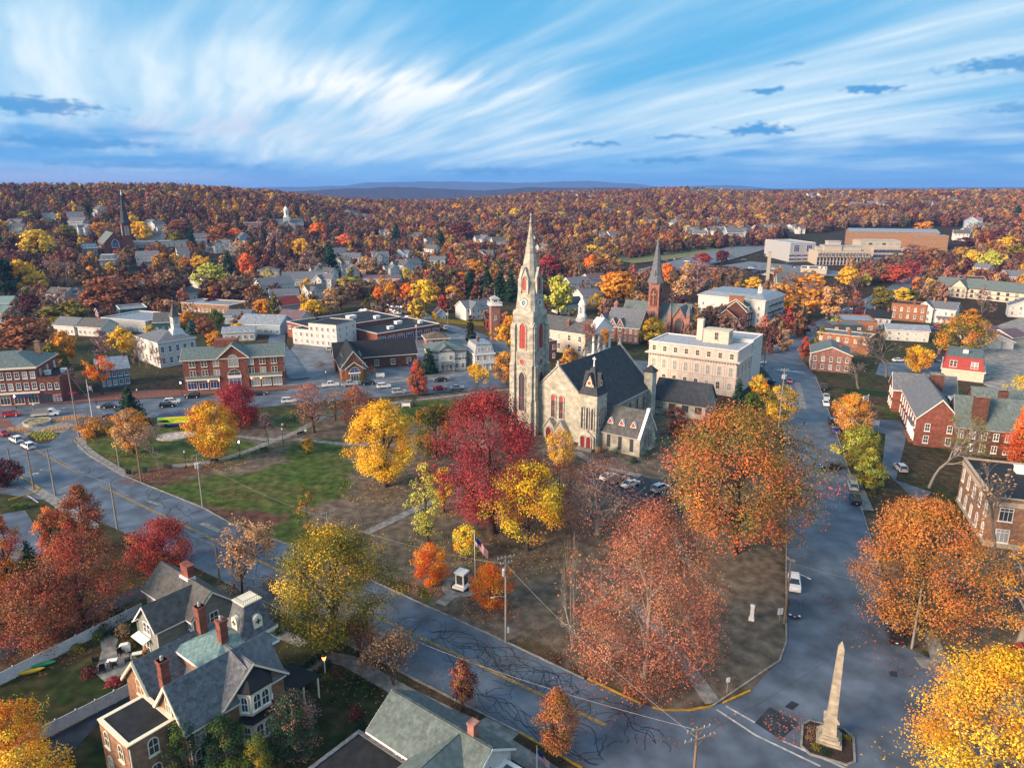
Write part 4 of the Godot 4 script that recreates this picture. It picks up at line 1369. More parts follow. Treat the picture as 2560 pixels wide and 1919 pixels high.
func extra_brick_church(n:Node3D):
	var T:=V3(9.2,0,-15.0)
	var t:=MB.new()
	t.box(V3(0,12.5,0),V3(4.7,25,4.7))
	t.box(V3(0,24.6,0),V3(5.1,1.0,5.1)); t.box(V3(0,14.6,0),V3(5.0,.4,5.0))
	var tw:=part("tower",t,M.brick_pink,n,T)
	for k in 4:
		var b:=Basis(Vector3.UP,PI/2*k)
		arched_window(tw,b*V3(0,15.2,2.4),PI/2*k,2.4,7.6,true,M.brick_dark,M.brick,M.brick_pink,2,"belfry_opening")
		var cr:=MB.new()
		cr.hexa(b*V3(-.3,15.3,2.5),b*V3(.6,0,0),V3(0,6.2,0),b*V3(0,0,.2))
		cr.hexa(b*V3(-1.1,19.6,2.5),b*V3(2.2,0,0),V3(0,.7,0),b*V3(0,0,.22))
		part("cross_panel",cr,M.brick_pink,tw)
		for q in [0,1]: part("window",window_mesh(.4,2.0,"brick_pink","pane","plain"),null,tw,b*V3(-.5+q,11.5,2.37),PI/2*k)
		part("window",window_mesh(.4,3.6,"brick_pink","pane","plain"),null,tw,b*V3(0,6.0,2.37),PI/2*k)
	var s:=MB.new()
	s.lathe(Vector3.ZERO,[[3.9,25.0],[2.5,28.4],[.12,44.6]],8,Color.WHITE,PI/8)
	part("spire",s,M.slate,tw)
	for k in 4:
		var lu:=MB.new()
		lu.lathe(Vector3.ZERO,[[.55,0],[.5,2.0],[0,3.2]],4,Color.WHITE,PI/4)
		part("lucarne",lu,M.slate,tw,Basis(Vector3.UP,PI/2*k)*V3(0,27.4,2.3))
	var f:=MB.new()
	f.cyl(V3(0,44.3,0),V3(0,46.6,0),.08,.03,5)
	part("finial",f,M.black_metal,tw)
	for q in [[-9.4,5.4,11.6],[-4.3,3.0,10.2],[-.9,3.0,10.2]]:
		var g:=MB.new()
		g.prism(PackedVector2Array([Vector2(-q[1]/2,0),Vector2(q[1]/2,0),Vector2(q[1]/2,7.4),Vector2(0,q[2]),Vector2(-q[1]/2,7.4)]),T3( V3(0,0,-3.0)),3.4)
		var gn_:=part("gable_bay",g,M.brick_pink,n,V3(q[0],0,0))
		var r:=MB.new(); var tr:=MB.new()
		for s2 in [-1,1]:
			var hx:float=q[1]/2+.25
			var e0:=V3(s2*hx,7.1,.6 if s2>0 else -7.5); var e1:=V3(s2*hx,7.1,-7.5 if s2>0 else .6)
			slab(r,e0,e1,V3(0,q[2]+.1,e1.z),V3(0,q[2]+.1,e0.z),.14)
			tr.hexa(V3(s2*hx,6.95,.55),V3(-s2*hx,q[2]-7.0,0),V3(0,.3,0),V3(0,0,.1))
		part("gable_roof",r,M.slate,gn_)
		part("gable_board",tr,M.trim_white,gn_)
		part("window",window_mesh(1.0,2.6,"trim_white","pane","arch"),null,gn_,V3(0,6.6,.42))
		part("window",window_mesh(.8,1.4,"trim_white","pane","sash"),null,gn_,V3(0,2.6,.42))
	for q in [[17.5,13.0],[25.5,13.0]]:
		var p:=MB.new()
		p.box(V3(0,q[1]/2,0),V3(1.5,q[1],1.5))
		var pt:=part("buttress",p,M.brick_pink,n,V3(q[0],0,-10.5))
		var pc:=MB.new()
		pc.lathe(V3(0,0,0),[[1.2,q[1]],[.0,q[1]+4.2]],4,Color.WHITE,PI/4)
		part("pinnacle",pc,M.slate,pt)
	arched_window(n,V3(21.5,2.5,-10.3),0,3.2,8.5,true,M.pane,M.brick_pink,M.brick,3)
	var cs:=MB.new()
	cs.lathe(Vector3.ZERO,[[1.1,0],[1.1,9],[1.3,9.2],[1.3,9.9],[.3,11.2]],10)
	part("round_chimney",cs,M.brick_pink,n,V3(-7.6,5,-12.2))
func extra_hill_church(n:Node3D):
	var T:=V3(9.6,0,-2.4)
	var t:=MB.new()
	t.box(V3(0,12,0),V3(6.2,24,6.2))
	t.box(V3(0,5,0),V3(7.2,10,7.2))
	var tw:=part("tower",t,M.brick,n,T)
	for k in 4:
		for q in [-.9,.9]:
			part("louvre",window_mesh(1.0,6.6,"trim_white","pane_light","arch"),null,tw,Basis(Vector3.UP,PI/2*k)*V3(q,18.6,3.12),PI/2*k)
	var s:=MB.new()
	s.lathe(Vector3.ZERO,[[4.3,24.0],[4.3,24.4],[3.2,27.0],[.45,45.5]],8,Color.WHITE,PI/8)
	part("spire",s,M.shingle,tw)
	var f:=MB.new()
	f.lathe(Vector3.ZERO,[[.5,45.4],[.08,50.0]],8)
	part("spire_tip",f,M.trim_white,tw)
	arched_window(n,V3(.5,6.0,.1),0,4.6,6.2,true,M.pane_blue,M.trim_white,M.trim_white,4)
	arched_window(n,V3(2.0,.2,.1),0,3.0,4.2,true,M.red_door,M.brick,M.red_door,2,"door")
func extra_observation(n:Node3D):
	var c:=MB.new()
	c.box(V3(0,15.6,-2.0),V3(5.6,.5,5.6))
	part("gallery_floor",c,M.trim_white,n)
	var r:=MB.new()
	for s in [-1,1]:
		r.box(V3(s*2.7,16.85,-2.0),V3(.08,.12,5.4)); r.box(V3(0,16.85,-2.0+s*2.7),V3(5.4,.12,.08))
		for k in 7:
			r.box(V3(s*2.7,16.3,-4.7+.9*k),V3(.1,1.0,.1)); r.box(V3(-2.7+.9*k,16.3,-2.0+s*2.7),V3(.1,1.0,.1))
	part("railing",r,M.trim_white,n)
	var k:=MB.new()
	k.box(V3(0,17.0,-2.0),V3(3.4,2.3,3.4))
	var cab:=part("lookout",k,M.wall_white,n)
	for s in 4:part("window",window_mesh(1.6,1.0,"trim_white","pane","sash"),null,cab,V3(0,17.2,-2.0)+Basis(Vector3.UP,PI/2*s)*V3(0,0,1.72),PI/2*s)
	var rf:=MB.new()
	rf.lathe(V3(0,0,-2.0),[[3.1,18.1],[3.1,18.25],[.1,19.7]],4,Color.WHITE,PI/4)
	part("lookout_roof",rf,M.wall_grey,n)
	var f:=MB.new()
	f.cyl(V3(0,19.6,-2.0),V3(0,23.5,-2.0),.06,.03,5)
	part("mast",f,M.galvanised,n)
func extra_bank(n:Node3D):
	var L:float=BANK[0]; var D:float=BANK[1]
	var c:=MB.new()
	c.box(V3(0,11.3,.5),V3(L+2,.35,1.0)); c.box(V3(L/2+.5,11.3,-D/2),V3(1.0,.35,D))
	c.box(V3(-L/2-.5,11.3,-D/2),V3(1.0,.35,D))
	c.box(V3(0,14.9,.12),V3(L+.5,.2,.24)); c.box(V3(0,6.2,.15),V3(L+.5,.3,.3)); c.box(V3(L/2+.15,6.2,-D/2),V3(.3,.3,D))
	var cn:=part("cornice",c,M.wall_pinkwhite,n)
	for k in int(L/.9):
		var b:=MB.new()
		b.box(V3(0,0,0),V3(.28,.55,.6))
		part("bracket",b,M.wall_pinkwhite,cn,V3(-L/2+.45+.9*k,10.85,.3))
	for k in int(D/.9):
		var b:=MB.new()
		b.box(V3(0,0,0),V3(.6,.55,.28))
		part("bracket",b,M.wall_pinkwhite,cn,V3(L/2+.3,10.85,-.45-.9*k))
	for k in 9:
		for s in [-.35,.35]:
			if (k==0 and s<0) or (k==8 and s>0): continue
			var p:=MB.new()
			p.box(V3(0,5.6,.06),V3(.38,10.6,.12)); p.box(V3(0,13.2,.05),V3(.3,3.2,.1))
			part("pilaster",p,M.wall_pinkwhite,n,V3(-L/2+L/8*k+s,0,0))
	var ph:=MB.new()
	ph.box(V3(0,2.2,0),V3(8.5,4.4,5.0)); ph.box(V3(0,4.5,0),V3(8.9,.2,5.4))
	var pn:=part("penthouse",ph,M.wall_cream,n,V3(L/2-10.2,14.6,-D+4.5))
	part("window",window_mesh(1.1,2.4,"wall_cream","pane","sash"),null,pn,V3(.2,2.6,2.52))
	part("window",window_mesh(1.0,1.8,"wall_cream","pane","sash"),null,pn,V3(4.27,2.4,0),PI/2)
	var ck:=MB.new()
	ck.box(V3(0,3.6,0),V3(2.0,7.2,1.6)); ck.box(V3(0,7.1,0),V3(2.3,.35,1.9))
	part("chimney",ck,M.wall_pinkwhite,n,V3(L/2-16.6,14.6,-D+3.6))
func extra_college(n:Node3D,L:float):
	var s:=L/15
	for k in 15:
		var b:=MB.new()
		b.box(V3(0,8.6,.9),V3(s*(.62 if k % 2 else .86),4.4,1.8))
		var bay:=part("window_bay",b,M.concrete_tan,n,V3((k-7)*s,0,0))
		part("window",window_mesh(s*.4 if k % 2 else s*.64,2.4,"concrete_tan","pane_blue","pair"),null,bay,V3(0,8.6,1.82))
		for y in [4.6,1.4]: part("window",window_mesh(s*.62,2.3,"concrete_tan","pane_blue","plain"),null,n,V3((k-7)*s,y,.03))
		var p:=MB.new()
		p.box(V3(0,3.2,.6),V3(.4,6.4,.9))
		part("pier",p,M.concrete_tan,n,V3((k-7.5)*s,0,0))
	for q in [[-.15,-12,.35,12,4.0],[.22,-14,.4,14,3.4],[-.05,-20,.25,9,7.0],[-.36,-14,.14,7,2.6]]:
		var m:=MB.new()
		m.box(V3(0,q[4]/2,0),V3(q[2]*L,q[4],q[3]))
		var u:=part("upper_storey",m,M.concrete_tan,n,V3(q[0]*L,11.2,q[1]))
		var r:=MB.new()
		r.box(V3(0,q[4]+.2,0),V3(q[2]*L+.8,.5,q[3]+.8))
		part("flat_roof",r,M.roof_white,u)
func extra_steeple(n:Node3D):
	var s:=MB.new()
	s.box(V3(0,14,-5),V3(6,6,6))
	part("tower",s,M.wall_white,n)
	cupola(n,V3(0,16.8,-5),2.2,12.0,M.trim_white,M.trim_white)
func extra_hotel(n:Node3D):
	for k in 4:
		for r in 2:
			var b:=MB.new()
			b.box(V3(0,0,.7),V3(3.2,.18,1.4))
			for q in 9:b.box(V3(-1.5+.375*q,.55,1.35),V3(.05,1.0,.05))
			b.box(V3(0,1.08,1.35),V3(3.2,.08,.08))
			part("balcony",b,M.trim_dark,n,V3(-7.6+5.0*k,6.4+3.3*r,.03))
	var aw:=MB.new()
	slab(aw,V3(-11,3.2,3.0),V3(11,3.2,3.0),V3(11,4.4,.05),V3(-11,4.4,.05),.1)
	part("awning",aw,mat("awning_blue",Color(.03,.12,.22),.8),n)
	cupola(n,V3(-2,14.9,-7),.9,4.2,M.trim_white,M.wall_grey)
func extra_institute(n:Node3D):
	for k in 4:
		var c:=MB.new()
		c.lathe(Vector3.ZERO,[[.3,.4],[.26,3.6],[.36,3.8]],10)
		part("column",c,M.trim_white,n,V3(-19.8,.6,-11.5+2.1*k))
	var pr:=MB.new()
	pr.box(V3(-18.6,4.7,-8.4),V3(3.6,.4,8.2))
	part("porch_roof",pr,M.slate,n)
	var pf:=MB.new()
	pf.box(V3(-18.6,.4,-8.4),V3(3.6,.8,8.2))
	part("porch_floor",pf,M.brick,n)
func extra_office_gable(n:Node3D):
	var g:=MB.new()
	g.prism(PackedVector2Array([Vector2(-2.9,0),Vector2(2.9,0),Vector2(2.9,4.6),Vector2(0,6.6),Vector2(-2.9,4.6)]),Transform3D(),1.2)
	var b:=part("entrance_bay",g,M.brick_orange,n,V3(0,0,.0))
	var r:=MB.new(); var t:=MB.new()
	for s in [-1,1]:
		var e0:=V3(s*3.3,4.35,1.6 if s>0 else .0); var e1:=V3(s*3.3,4.35,.0 if s>0 else 1.6)
		slab(r,e0,e1,V3(0,6.75,e1.z),V3(0,6.75,e0.z),.14)
		t.hexa(V3(s*3.3,4.2,1.55),V3(-s*3.3,2.4,0),V3(0,.3,0),V3(0,0,.1))
	part("bay_roof",r,M.roof_black,b)
	part("gable_board",t,M.trim_white,b)
	part("arched_light",window_mesh(3.2,1.8,"trim_white","pane_blue","arch"),null,b,V3(0,3.9,1.22))
	part("door",window_mesh(2.6,2.4,"trim_white","pane","big"),null,b,V3(0,1.3,1.22))
	var sg:=MB.new()
	sg.box(V3(0,2.85,1.3),V3(4.2,.55,.12))
	part("sign_board",sg,M.trim_white,b)
	for s in [-1,1]:
		part("window",window_mesh(.9,1.9,"trim_white","pane","sash"),null,n,V3(s*3.55,4.9,.02))
func extra_low_house(n:Node3D):
	extra_low_house_parts(n)
var far_protos:={}
func make_far_houses():
	for row in FAR_HOUSES.split("\n"):
		var q:=row.split(" ")
		var at:=on_land(q[0].to_float(),q[1].to_float())
		var s:=q[3].to_float()
		var away:=Vector2(at.x,at.z)
		for k in [.0,14.0,24.0]:
			var p:Vector2=away*(1.0-k/away.length())
			clearings.append([p.x,p.y,(11.0 if k==.0 else 8.5)*s])
		var key:="%s %s %s" % [q[4],q[5],q[6]]
		var col:String={"wall_white": "white","wall_cream": "cream","wall_grey": "grey","wall_lightblue": "pale blue"}[q[4]]
		var top:String={"slate": "blue-grey","shingle_grey": "grey","roof_red": "red"}[q[5]]
		var label:="%s %s house with %s roof among the far trees" % [col,"cross-gabled" if q[6]=="cross" else "gabled",top]
		var group:="%s far houses with %s roofs" % [col,top]
		var n:Node3D
		if not far_protos.has(key):
			n=thing("house",label,"house",at,.0,group)
			body(n,{"L": 11.0,"D": 8.0,"H": 5.4,"roof": "gx","rise": 2.9,"wall": q[4],"cover": q[5],"win": {"f": [2,4,.9,1.5,.9,2.7],"r": [2,2,.9,1.5,.9,2.7],"l": [2,2,.9,1.5,.9,2.7]},"chim": [[2.0,-4.0,7.2,2.2,.8]]})
			if q[6]=="cross": body(n,{"L": 5.0,"D": 6.0,"H": 5.2,"z": 2.6,"x": -2.2,"roof": "gz","rise": 2.5,"wall": q[4],"cover": q[5],"win": {"f": [2,2,.9,1.5,.9,2.7]}})
			else:body(n,{"L": 9.0,"D": 2.2,"H": 2.6,"z": 2.2,"roof": "flat","parapet": .1,"wall": q[4],"cover": q[5]})
			far_protos[key]=n
		else:
			n=copy(far_protos[key],at,.0,label,group)
		n.rotation=V3(0,q[2].to_float(),0); n.scale=Vector3.ONE*s
const SLATE_TONES:=[Color(1,1,1),Color(.8,.82,.86),Color(1.2,1.2,1.22),Color(1.05,.98,.94),Color(.7,.72,.76),Color(1.35,1.32,1.28)]
func extra_villa(n:Node3D):
	var rng:=RandomNumberGenerator.new()
	rng.seed=17
	var sl:=MB.new()
	shingles(sl,V3(2.95,6.5,-4.75),V3(2.95,6.5,-9.6),V3(-.6,10.95,-15.0),V3(-.6,10.95,-4.75),.34,.27,rng,SLATE_TONES,.12)
	shingles(sl,V3(-5.25,6.45,-5.2),V3(-5.25,6.45,-9.8),V3(-8.8,10.15,-14.0),V3(-8.8,10.15,-5.2),.34,.27,rng,SLATE_TONES,.12)
	shingles(sl,V3(-1.4,7.9,-9.0),V3(3.05,6.5,-9.0),V3(3.05,10.45,-13.4),V3(-.6,10.45,-13.4),.34,.27,rng,SLATE_TONES,.14)
	part("slate_shingles",sl,M.slate,n).set_meta("kind","stuff")
	for q in [[-.6,-4.9,3.0],[-8.8,-5.3,3.1]]:
		var b:=MB.new()
		for s in [-1,1]:
			b.hexa(V3(q[0]+s*(q[2]+.5),6.0,q[1]),V3(-s*(q[2]+.5),4.5 if q[0]>-2 else 3.8,0),V3(0,.55,0),V3(0,0,.25))
		part("gable_board",b,M.trim_cream,n)
	for q in [[-6.6,4.3],[-8.6,4.3]]:
		part("window",window_mesh(1.1,2.3,"trim_cream","pane_light","sash"),null,n,V3(2.42,q[1]+.9,q[0]),PI/2)
	for q in [-6.4,-8.9]:
		part("window",window_mesh(1.2,2.6,"trim_cream","pane","arch"),null,n,V3(2.42,2.1,q),PI/2)
	part("window",window_mesh(1.0,2.2,"trim_cream","pane_light","sash"),null,n,V3(-.9,8.2,-5.17))
	part("window",window_mesh(.9,1.9,"trim_cream","pane","sash"),null,n,V3(-8.8,6.6,-5.57))
	for st in 2:
		var y:float=.4+4.1*st
		var bw:=MB.new()
		var pl:=PackedVector2Array([Vector2(-2.1,0),Vector2(2.1,0),Vector2(1.25,1.35),Vector2(-1.25,1.35)])
		bw.prism(pl,Transform3D(Basis(Vector3.FORWARD,Vector3.RIGHT,Vector3.UP),V3(2.6,y,-13.4)),3.2)
		var bay:=part("bay_window",bw,M.trim_cream,n)
		part("window",window_mesh(.85,1.9,"trim_white","pane","arch"),null,bay,V3(3.97,y+1.65,-12.85),PI/2)
		part("window",window_mesh(.85,1.9,"trim_white","pane","arch"),null,bay,V3(3.97,y+1.65,-13.95),PI/2)
		for s in [-1,1]:
			part("window",window_mesh(.7,1.9,"trim_white","pane","arch"),null,bay,V3(3.32,y+1.65,-13.4-s*1.72),PI/2+s*1.0)
		var rf:=MB.new()
		var o:=[V3(2.6,0,-10.95),V3(4.35,0,-11.9),V3(4.35,0,-14.9),V3(2.6,0,-15.85)]
		var peak:=y+3.25+(.55 if st==0 else 1.9)
		for k in 3:
			var a:Vector3=o[k]+V3(0,y+3.2,0); var b:Vector3=o[k+1]+V3(0,y+3.2,0)
			rf.quad(a,a+V3(0,.12,0),b+V3(0,.12,0),b)
			rf.quad(b+V3(0,.12,0),a+V3(0,.12,0),V3(2.62,peak,lerpf(a.z,-13.4,.55 if st else .1)),V3(2.62,peak,lerpf(b.z,-13.4,.55 if st else .1)))
		part("bay_roof",rf,M.roof_black,bay)
	var tw:=MB.new()
	tw.box(V3(0,5.0,0),V3(3.6,10.0,3.6))
	var tower:=part("tower",tw,M.brick_house,n,V3(-4.2,0,-17.7))
	var ev:=MB.new()
	ev.box(V3(0,9.9,0),V3(4.9,.35,4.9)); ev.box(V3(0,9.5,0),V3(4.1,.45,4.1))
	part("tower_eaves",ev,M.trim_cream,tower)
	var cap:=MB.new(); var cs:=MB.new()
	for k in 4:
		var b:=Basis(Vector3.UP,PI/2*k)
		for q in [[2.35,10.1,1.85,10.9],[1.85,10.9,1.15,14.0]]:
			var a0:float=q[0]; var a1:float=q[2]
			cap.quad(b*V3(-a0,q[1],a0),b*V3(a0,q[1],a0),b*V3(a1,q[3],a1),b*V3(-a1,q[3],a1))
			shingles(cs,b*V3(-a0,q[1],a0),b*V3(a0,q[1],a0),b*V3(a1,q[3],a1),b*V3(-a1,q[3],a1),.3,.24,rng,SLATE_TONES,.01)
		var dm:=MB.new()
		dm.prism(arch_shape(1.15,1.7,false),Transform3D(b,b*V3(0,10.85,1.2)),.85)
		var dr:=part("dormer",dm,M.trim_cream,tower)
		var qf:=MB.new()
		qf.hexa(b*V3(-.1,11.35,2.06),b*V3(.2,0,0),V3(0,.75,0),b*V3(0,0,.04))
		qf.hexa(b*V3(-.36,11.62,2.06),b*V3(.72,0,0),V3(0,.2,0),b*V3(0,0,.05))
		part("cross_opening",qf,M.trim_dark,dr)
	part("cap_roof",cap,M.slate,tower)
	part("cap_slates",cs,M.slate,tower).set_meta("kind","stuff")
	var dk:=MB.new()
	dk.box(V3(0,14.06,0),V3(2.6,.16,2.6))
	part("deck",dk,M.trim_cream,tower)
	var ir:=MB.new()
	for k in 4:
		var b:=Basis(Vector3.UP,PI/2*k)
		ir.cyl(b*V3(-1.2,14.7,1.2),b*V3(1.2,14.7,1.2),.03,.03,4)
		for s in 9:ir.cyl(b*V3(-1.2+.3*s,14.1,1.2),b*V3(-1.2+.3*s,14.75,1.2),.02,.02,4)
	part("iron_railing",ir,M.black_metal,tower)
	for q in [[-4.3,-6.6,6.5,5.2],[-8.2,-13.6,9.4,4.2],[-3.4,-13.6,10.0,3.6]]:
		var c:=MB.new()
		c.box(V3(0,q[3]/2,0),V3(.95,q[3],.95)); c.box(V3(0,q[3]*.6,0),V3(1.08,.18,1.08)); c.box(V3(0,q[3]-.2,0),V3(1.15,.4,1.15))
		var ch:=part("chimney",c,M.brick,n,V3(q[0],q[2],q[1]))
		var p:=MB.new()
		p.cyl(V3(0,q[3],0),V3(0,q[3]+.5,0),.22,.2,8)
		part("chimney_pot",p,M.galvanised,ch)
	var pr:=MB.new()
	slab(pr,V3(3.0,3.2,-17.5),V3(3.0,3.2,-22.5),V3(-1.0,4.2,-21.0),V3(-1.0,4.2,-17.5),.12)
	part("porch_roof",pr,M.roof_black,n)
	for q in [-18.0,-20.0,-22.2]:
		var pc:=MB.new()
		pc.box(V3(0,1.6,0),V3(.2,3.2,.2))
		part("porch_post",pc,M.trim_cream,n,V3(2.7,0,q))
	for q in [V3(2.46,3.4,-5.4),V3(.22,3.3,-.12)]:
		var dp:=MB.new()
		dp.cyl(q-V3(0,3.4,0),q+V3(0,3.2,0),.07,.07,6)
		part("downpipe",dp,M.trim_white,n)
func extra_grey_house(n:Node3D):
	var rng:=RandomNumberGenerator.new()
	rng.seed=19
	var t:=[Color(1,1,1),Color(.86,.87,.9),Color(1.14,1.12,1.1),Color(.94,.92,.9),Color(1.06,1.02,.98)]
	var s:=MB.new()
	shingles(s,V3(-13.9,5.02,.4),V3(.4,5.02,.4),V3(.4,8.2,-3.1),V3(-13.9,8.2,-3.1),.5,.3,rng,t,.12)
	shingles(s,V3(-1.3,4.95,4.8),V3(-1.3,4.95,-.6),V3(-4.2,7.85,-2.9),V3(-4.2,7.85,4.8),.5,.3,rng,t,.13)
	part("roof_shingles",s,M.shingle_grey,n).set_meta("kind","stuff")
	var c:=MB.new()
	c.box(V3(0,1.3,0),V3(2.0,2.6,1.0)); c.box(V3(0,2.65,0),V3(2.2,.15,1.2))
	part("chimney",c,M.brick,n,V3(-6.5,7.4,-3.3))
	var fl:=MB.new()
	fl.box(V3(0,0,0),V3(2.3,.7,1.3))
	part("chimney_flashing",fl,M.trim_white,n,V3(-6.5,7.9,-3.2))
	part("window",window_mesh(1.2,1.7,"trim_white","pane","sash"),null,n,V3(.02,3.9,-3.1),PI/2)
	part("window",window_mesh(.7,1.4,"trim_white","pane","sash"),null,n,V3(-.8,4.0,.02))
	part("window",window_mesh(1.7,1.5,"trim_white","pane","pair"),null,n,V3(-4.2,4.4,4.42))
	part("patio_door",window_mesh(1.8,2.1,"trim_white","pane","pair"),null,n,V3(-5.0,1.15,4.42))
	part("window",window_mesh(.9,1.4,"trim_white","pane","sash"),null,n,V3(-11.0,3.9,.02))
	var cp:=MB.new()
	slab(cp,V3(-7.0,2.5,5.6),V3(-3.6,2.5,5.6),V3(-3.6,2.8,4.45),V3(-7.0,2.8,4.45),.1)
	part("door_canopy",cp,M.trim_white,n)
	for q in [V3(-1.66,2.6,4.35),V3(.04,2.6,.05)]:
		var dp:=MB.new()
		dp.cyl(q-V3(0,2.6,0),q+V3(0,2.5,0),.06,.06,6)
		part("downpipe",dp,M.trim_white,n)
func extra_low_house_parts(n:Node3D):
	var rng:=RandomNumberGenerator.new()
	rng.seed=23
	var t:=[Color(1,1,1),Color(.9,.92,.92),Color(1.1,1.12,1.1),Color(.95,.97,.95),Color(1.05,1.0,.96)]
	var s:=MB.new()
	shingles(s,V3(-7.6,3.7,.4),V3(7.6,3.7,.4),V3(7.6,6.7,-3.75),V3(-7.6,6.7,-3.75),.5,.3,rng,t,.12)
	shingles(s,V3(7.6,3.7,-7.9),V3(-7.6,3.7,-7.9),V3(-7.6,6.7,-3.75),V3(7.6,6.7,-3.75),.5,.3,rng,t,.12)
	part("roof_shingles",s,M.slate_green,n).set_meta("kind","stuff")
	var c:=MB.new()
	c.box(V3(0,1.4,0),V3(.9,2.8,.9)); c.box(V3(0,2.7,0),V3(1.05,.3,1.05))
	part("chimney",c,M.brick_pink,n,V3(4.6,5.4,-4.2))
	part("window",window_mesh(.8,1.1,"trim_white","pane","sash"),null,n,V3(-2.6,3.0,.02))
	for q in [-2.2,-4.4]:
		part("window",window_mesh(1.0,1.6,"trim_white","pane_blue","sash"),null,n,V3(7.22,2.4,q),PI/2)
func make_trees():
	for q in TREES:
		plant_tree(q[0],q[1],q[2],V3(q[3],0,q[4]),q[5] if q.size()>5 else "autumn trees on the green")
	var protos:={}
	var rng:=RandomNumberGenerator.new()
	rng.seed=4
	for row in TOWN_TREES.split("\n"):
		var f:=row.split(" ")
		var key:=f[0]
		var at:=on_land(f[2].to_float(),f[3].to_float(),-.15)
		var high:=f[4].to_float(); var wide:=f[5].to_float()
		var word:String={"coral": "coral red","rust": "rust-brown","mauve": "mauve-grey","gold": "golden","lime": "pale yellow-green","evergreen": "dark green","blue_green": "blue-green","olive": "olive green"}.get(f[1],f[1])
		var where:="at the edge of the wooded hills" if at.z<-600.0 else "among the houses of the town"
		if not protos.has(key):
			var list:=[]
			for k in (3 if key!="bare" else 4):
				var r2:=RandomNumberGenerator.new()
				r2.seed=300+k+key.length()*10
				var d:={"h": 10.0,"r": 4.2,"foot": 2.2,"shape": ["round","oval","spread"][k % 3],"tint": "grey","clumps": 52,"leaves": 34,"size": .42,"seed": k+3,"limbs": 6,"twigs": false}
				if key=="thin": d.merge({"clumps": 40,"leaves": 13,"twigs": true},true)
				if key=="pine": d={"h": 10.0,"r": 2.7,"foot": 1.0,"tint": "grey","size": .42,"layers": 14,"thick": 12.0,"seed": k}
				if key=="bare": d={"h": 10.0,"r": 4.2,"tint": "grey","seed": k,"depth": 5,"trunk": .2,"leaves": 150,"size": .3}
				if key=="shrub": d.merge({"foot": .0,"shape": "round","clumps": 26,"r": 5.0},true)
				list.append(conifer(d,r2) if key=="pine" else (bare_tree(d,r2) if key=="bare" else broadleaf(d,r2)))
				list[-1]=[list[-1][0].mesh(M.leaf),list[-1][1].mesh(M.bark_grey if key in ["bare","thin"] else M.bark)]
			protos[key]=list
		var pick:Array=protos[key][rng.randi() % protos[key].size()]
		var n:=thing({"pine": "evergreen_tree","shrub": "shrub"}.get(key,"autumn_tree"),"%s %s %s" % [word,{"pine": "conifer","bare": "leafless tree","thin": "thin-leaved tree","shrub": "garden shrub"}.get(key,"autumn tree"),where],"shrub" if key=="shrub" else "tree",at,rng.randf()*TAU,"%s trees %s" % [word,where])
		var c:=part("crown",pick[0],null,n)
		c.material_override=leaf_tint(f[1])
		if key!="shrub": part("trunk",pick[1],null,n)
		wide/=4.2 if key!="pine" else 2.7
		n.scale=V3(wide,high/10.0,wide)
func leaf_tint(t:String)->StandardMaterial3D:
	var key:="leaf_"+t
	if not M.has(key):
		var sum:=Color(0,0,0)
		for c in TINTS[t]: sum+=c
		var m:=mat(key,tone(sum,1.0/TINTS[t].size()),.8,.0,.0,true,.0,.25)
		m.backlight_enabled=true
		m.backlight=Color(.5,.5,.5)
	return M[key]
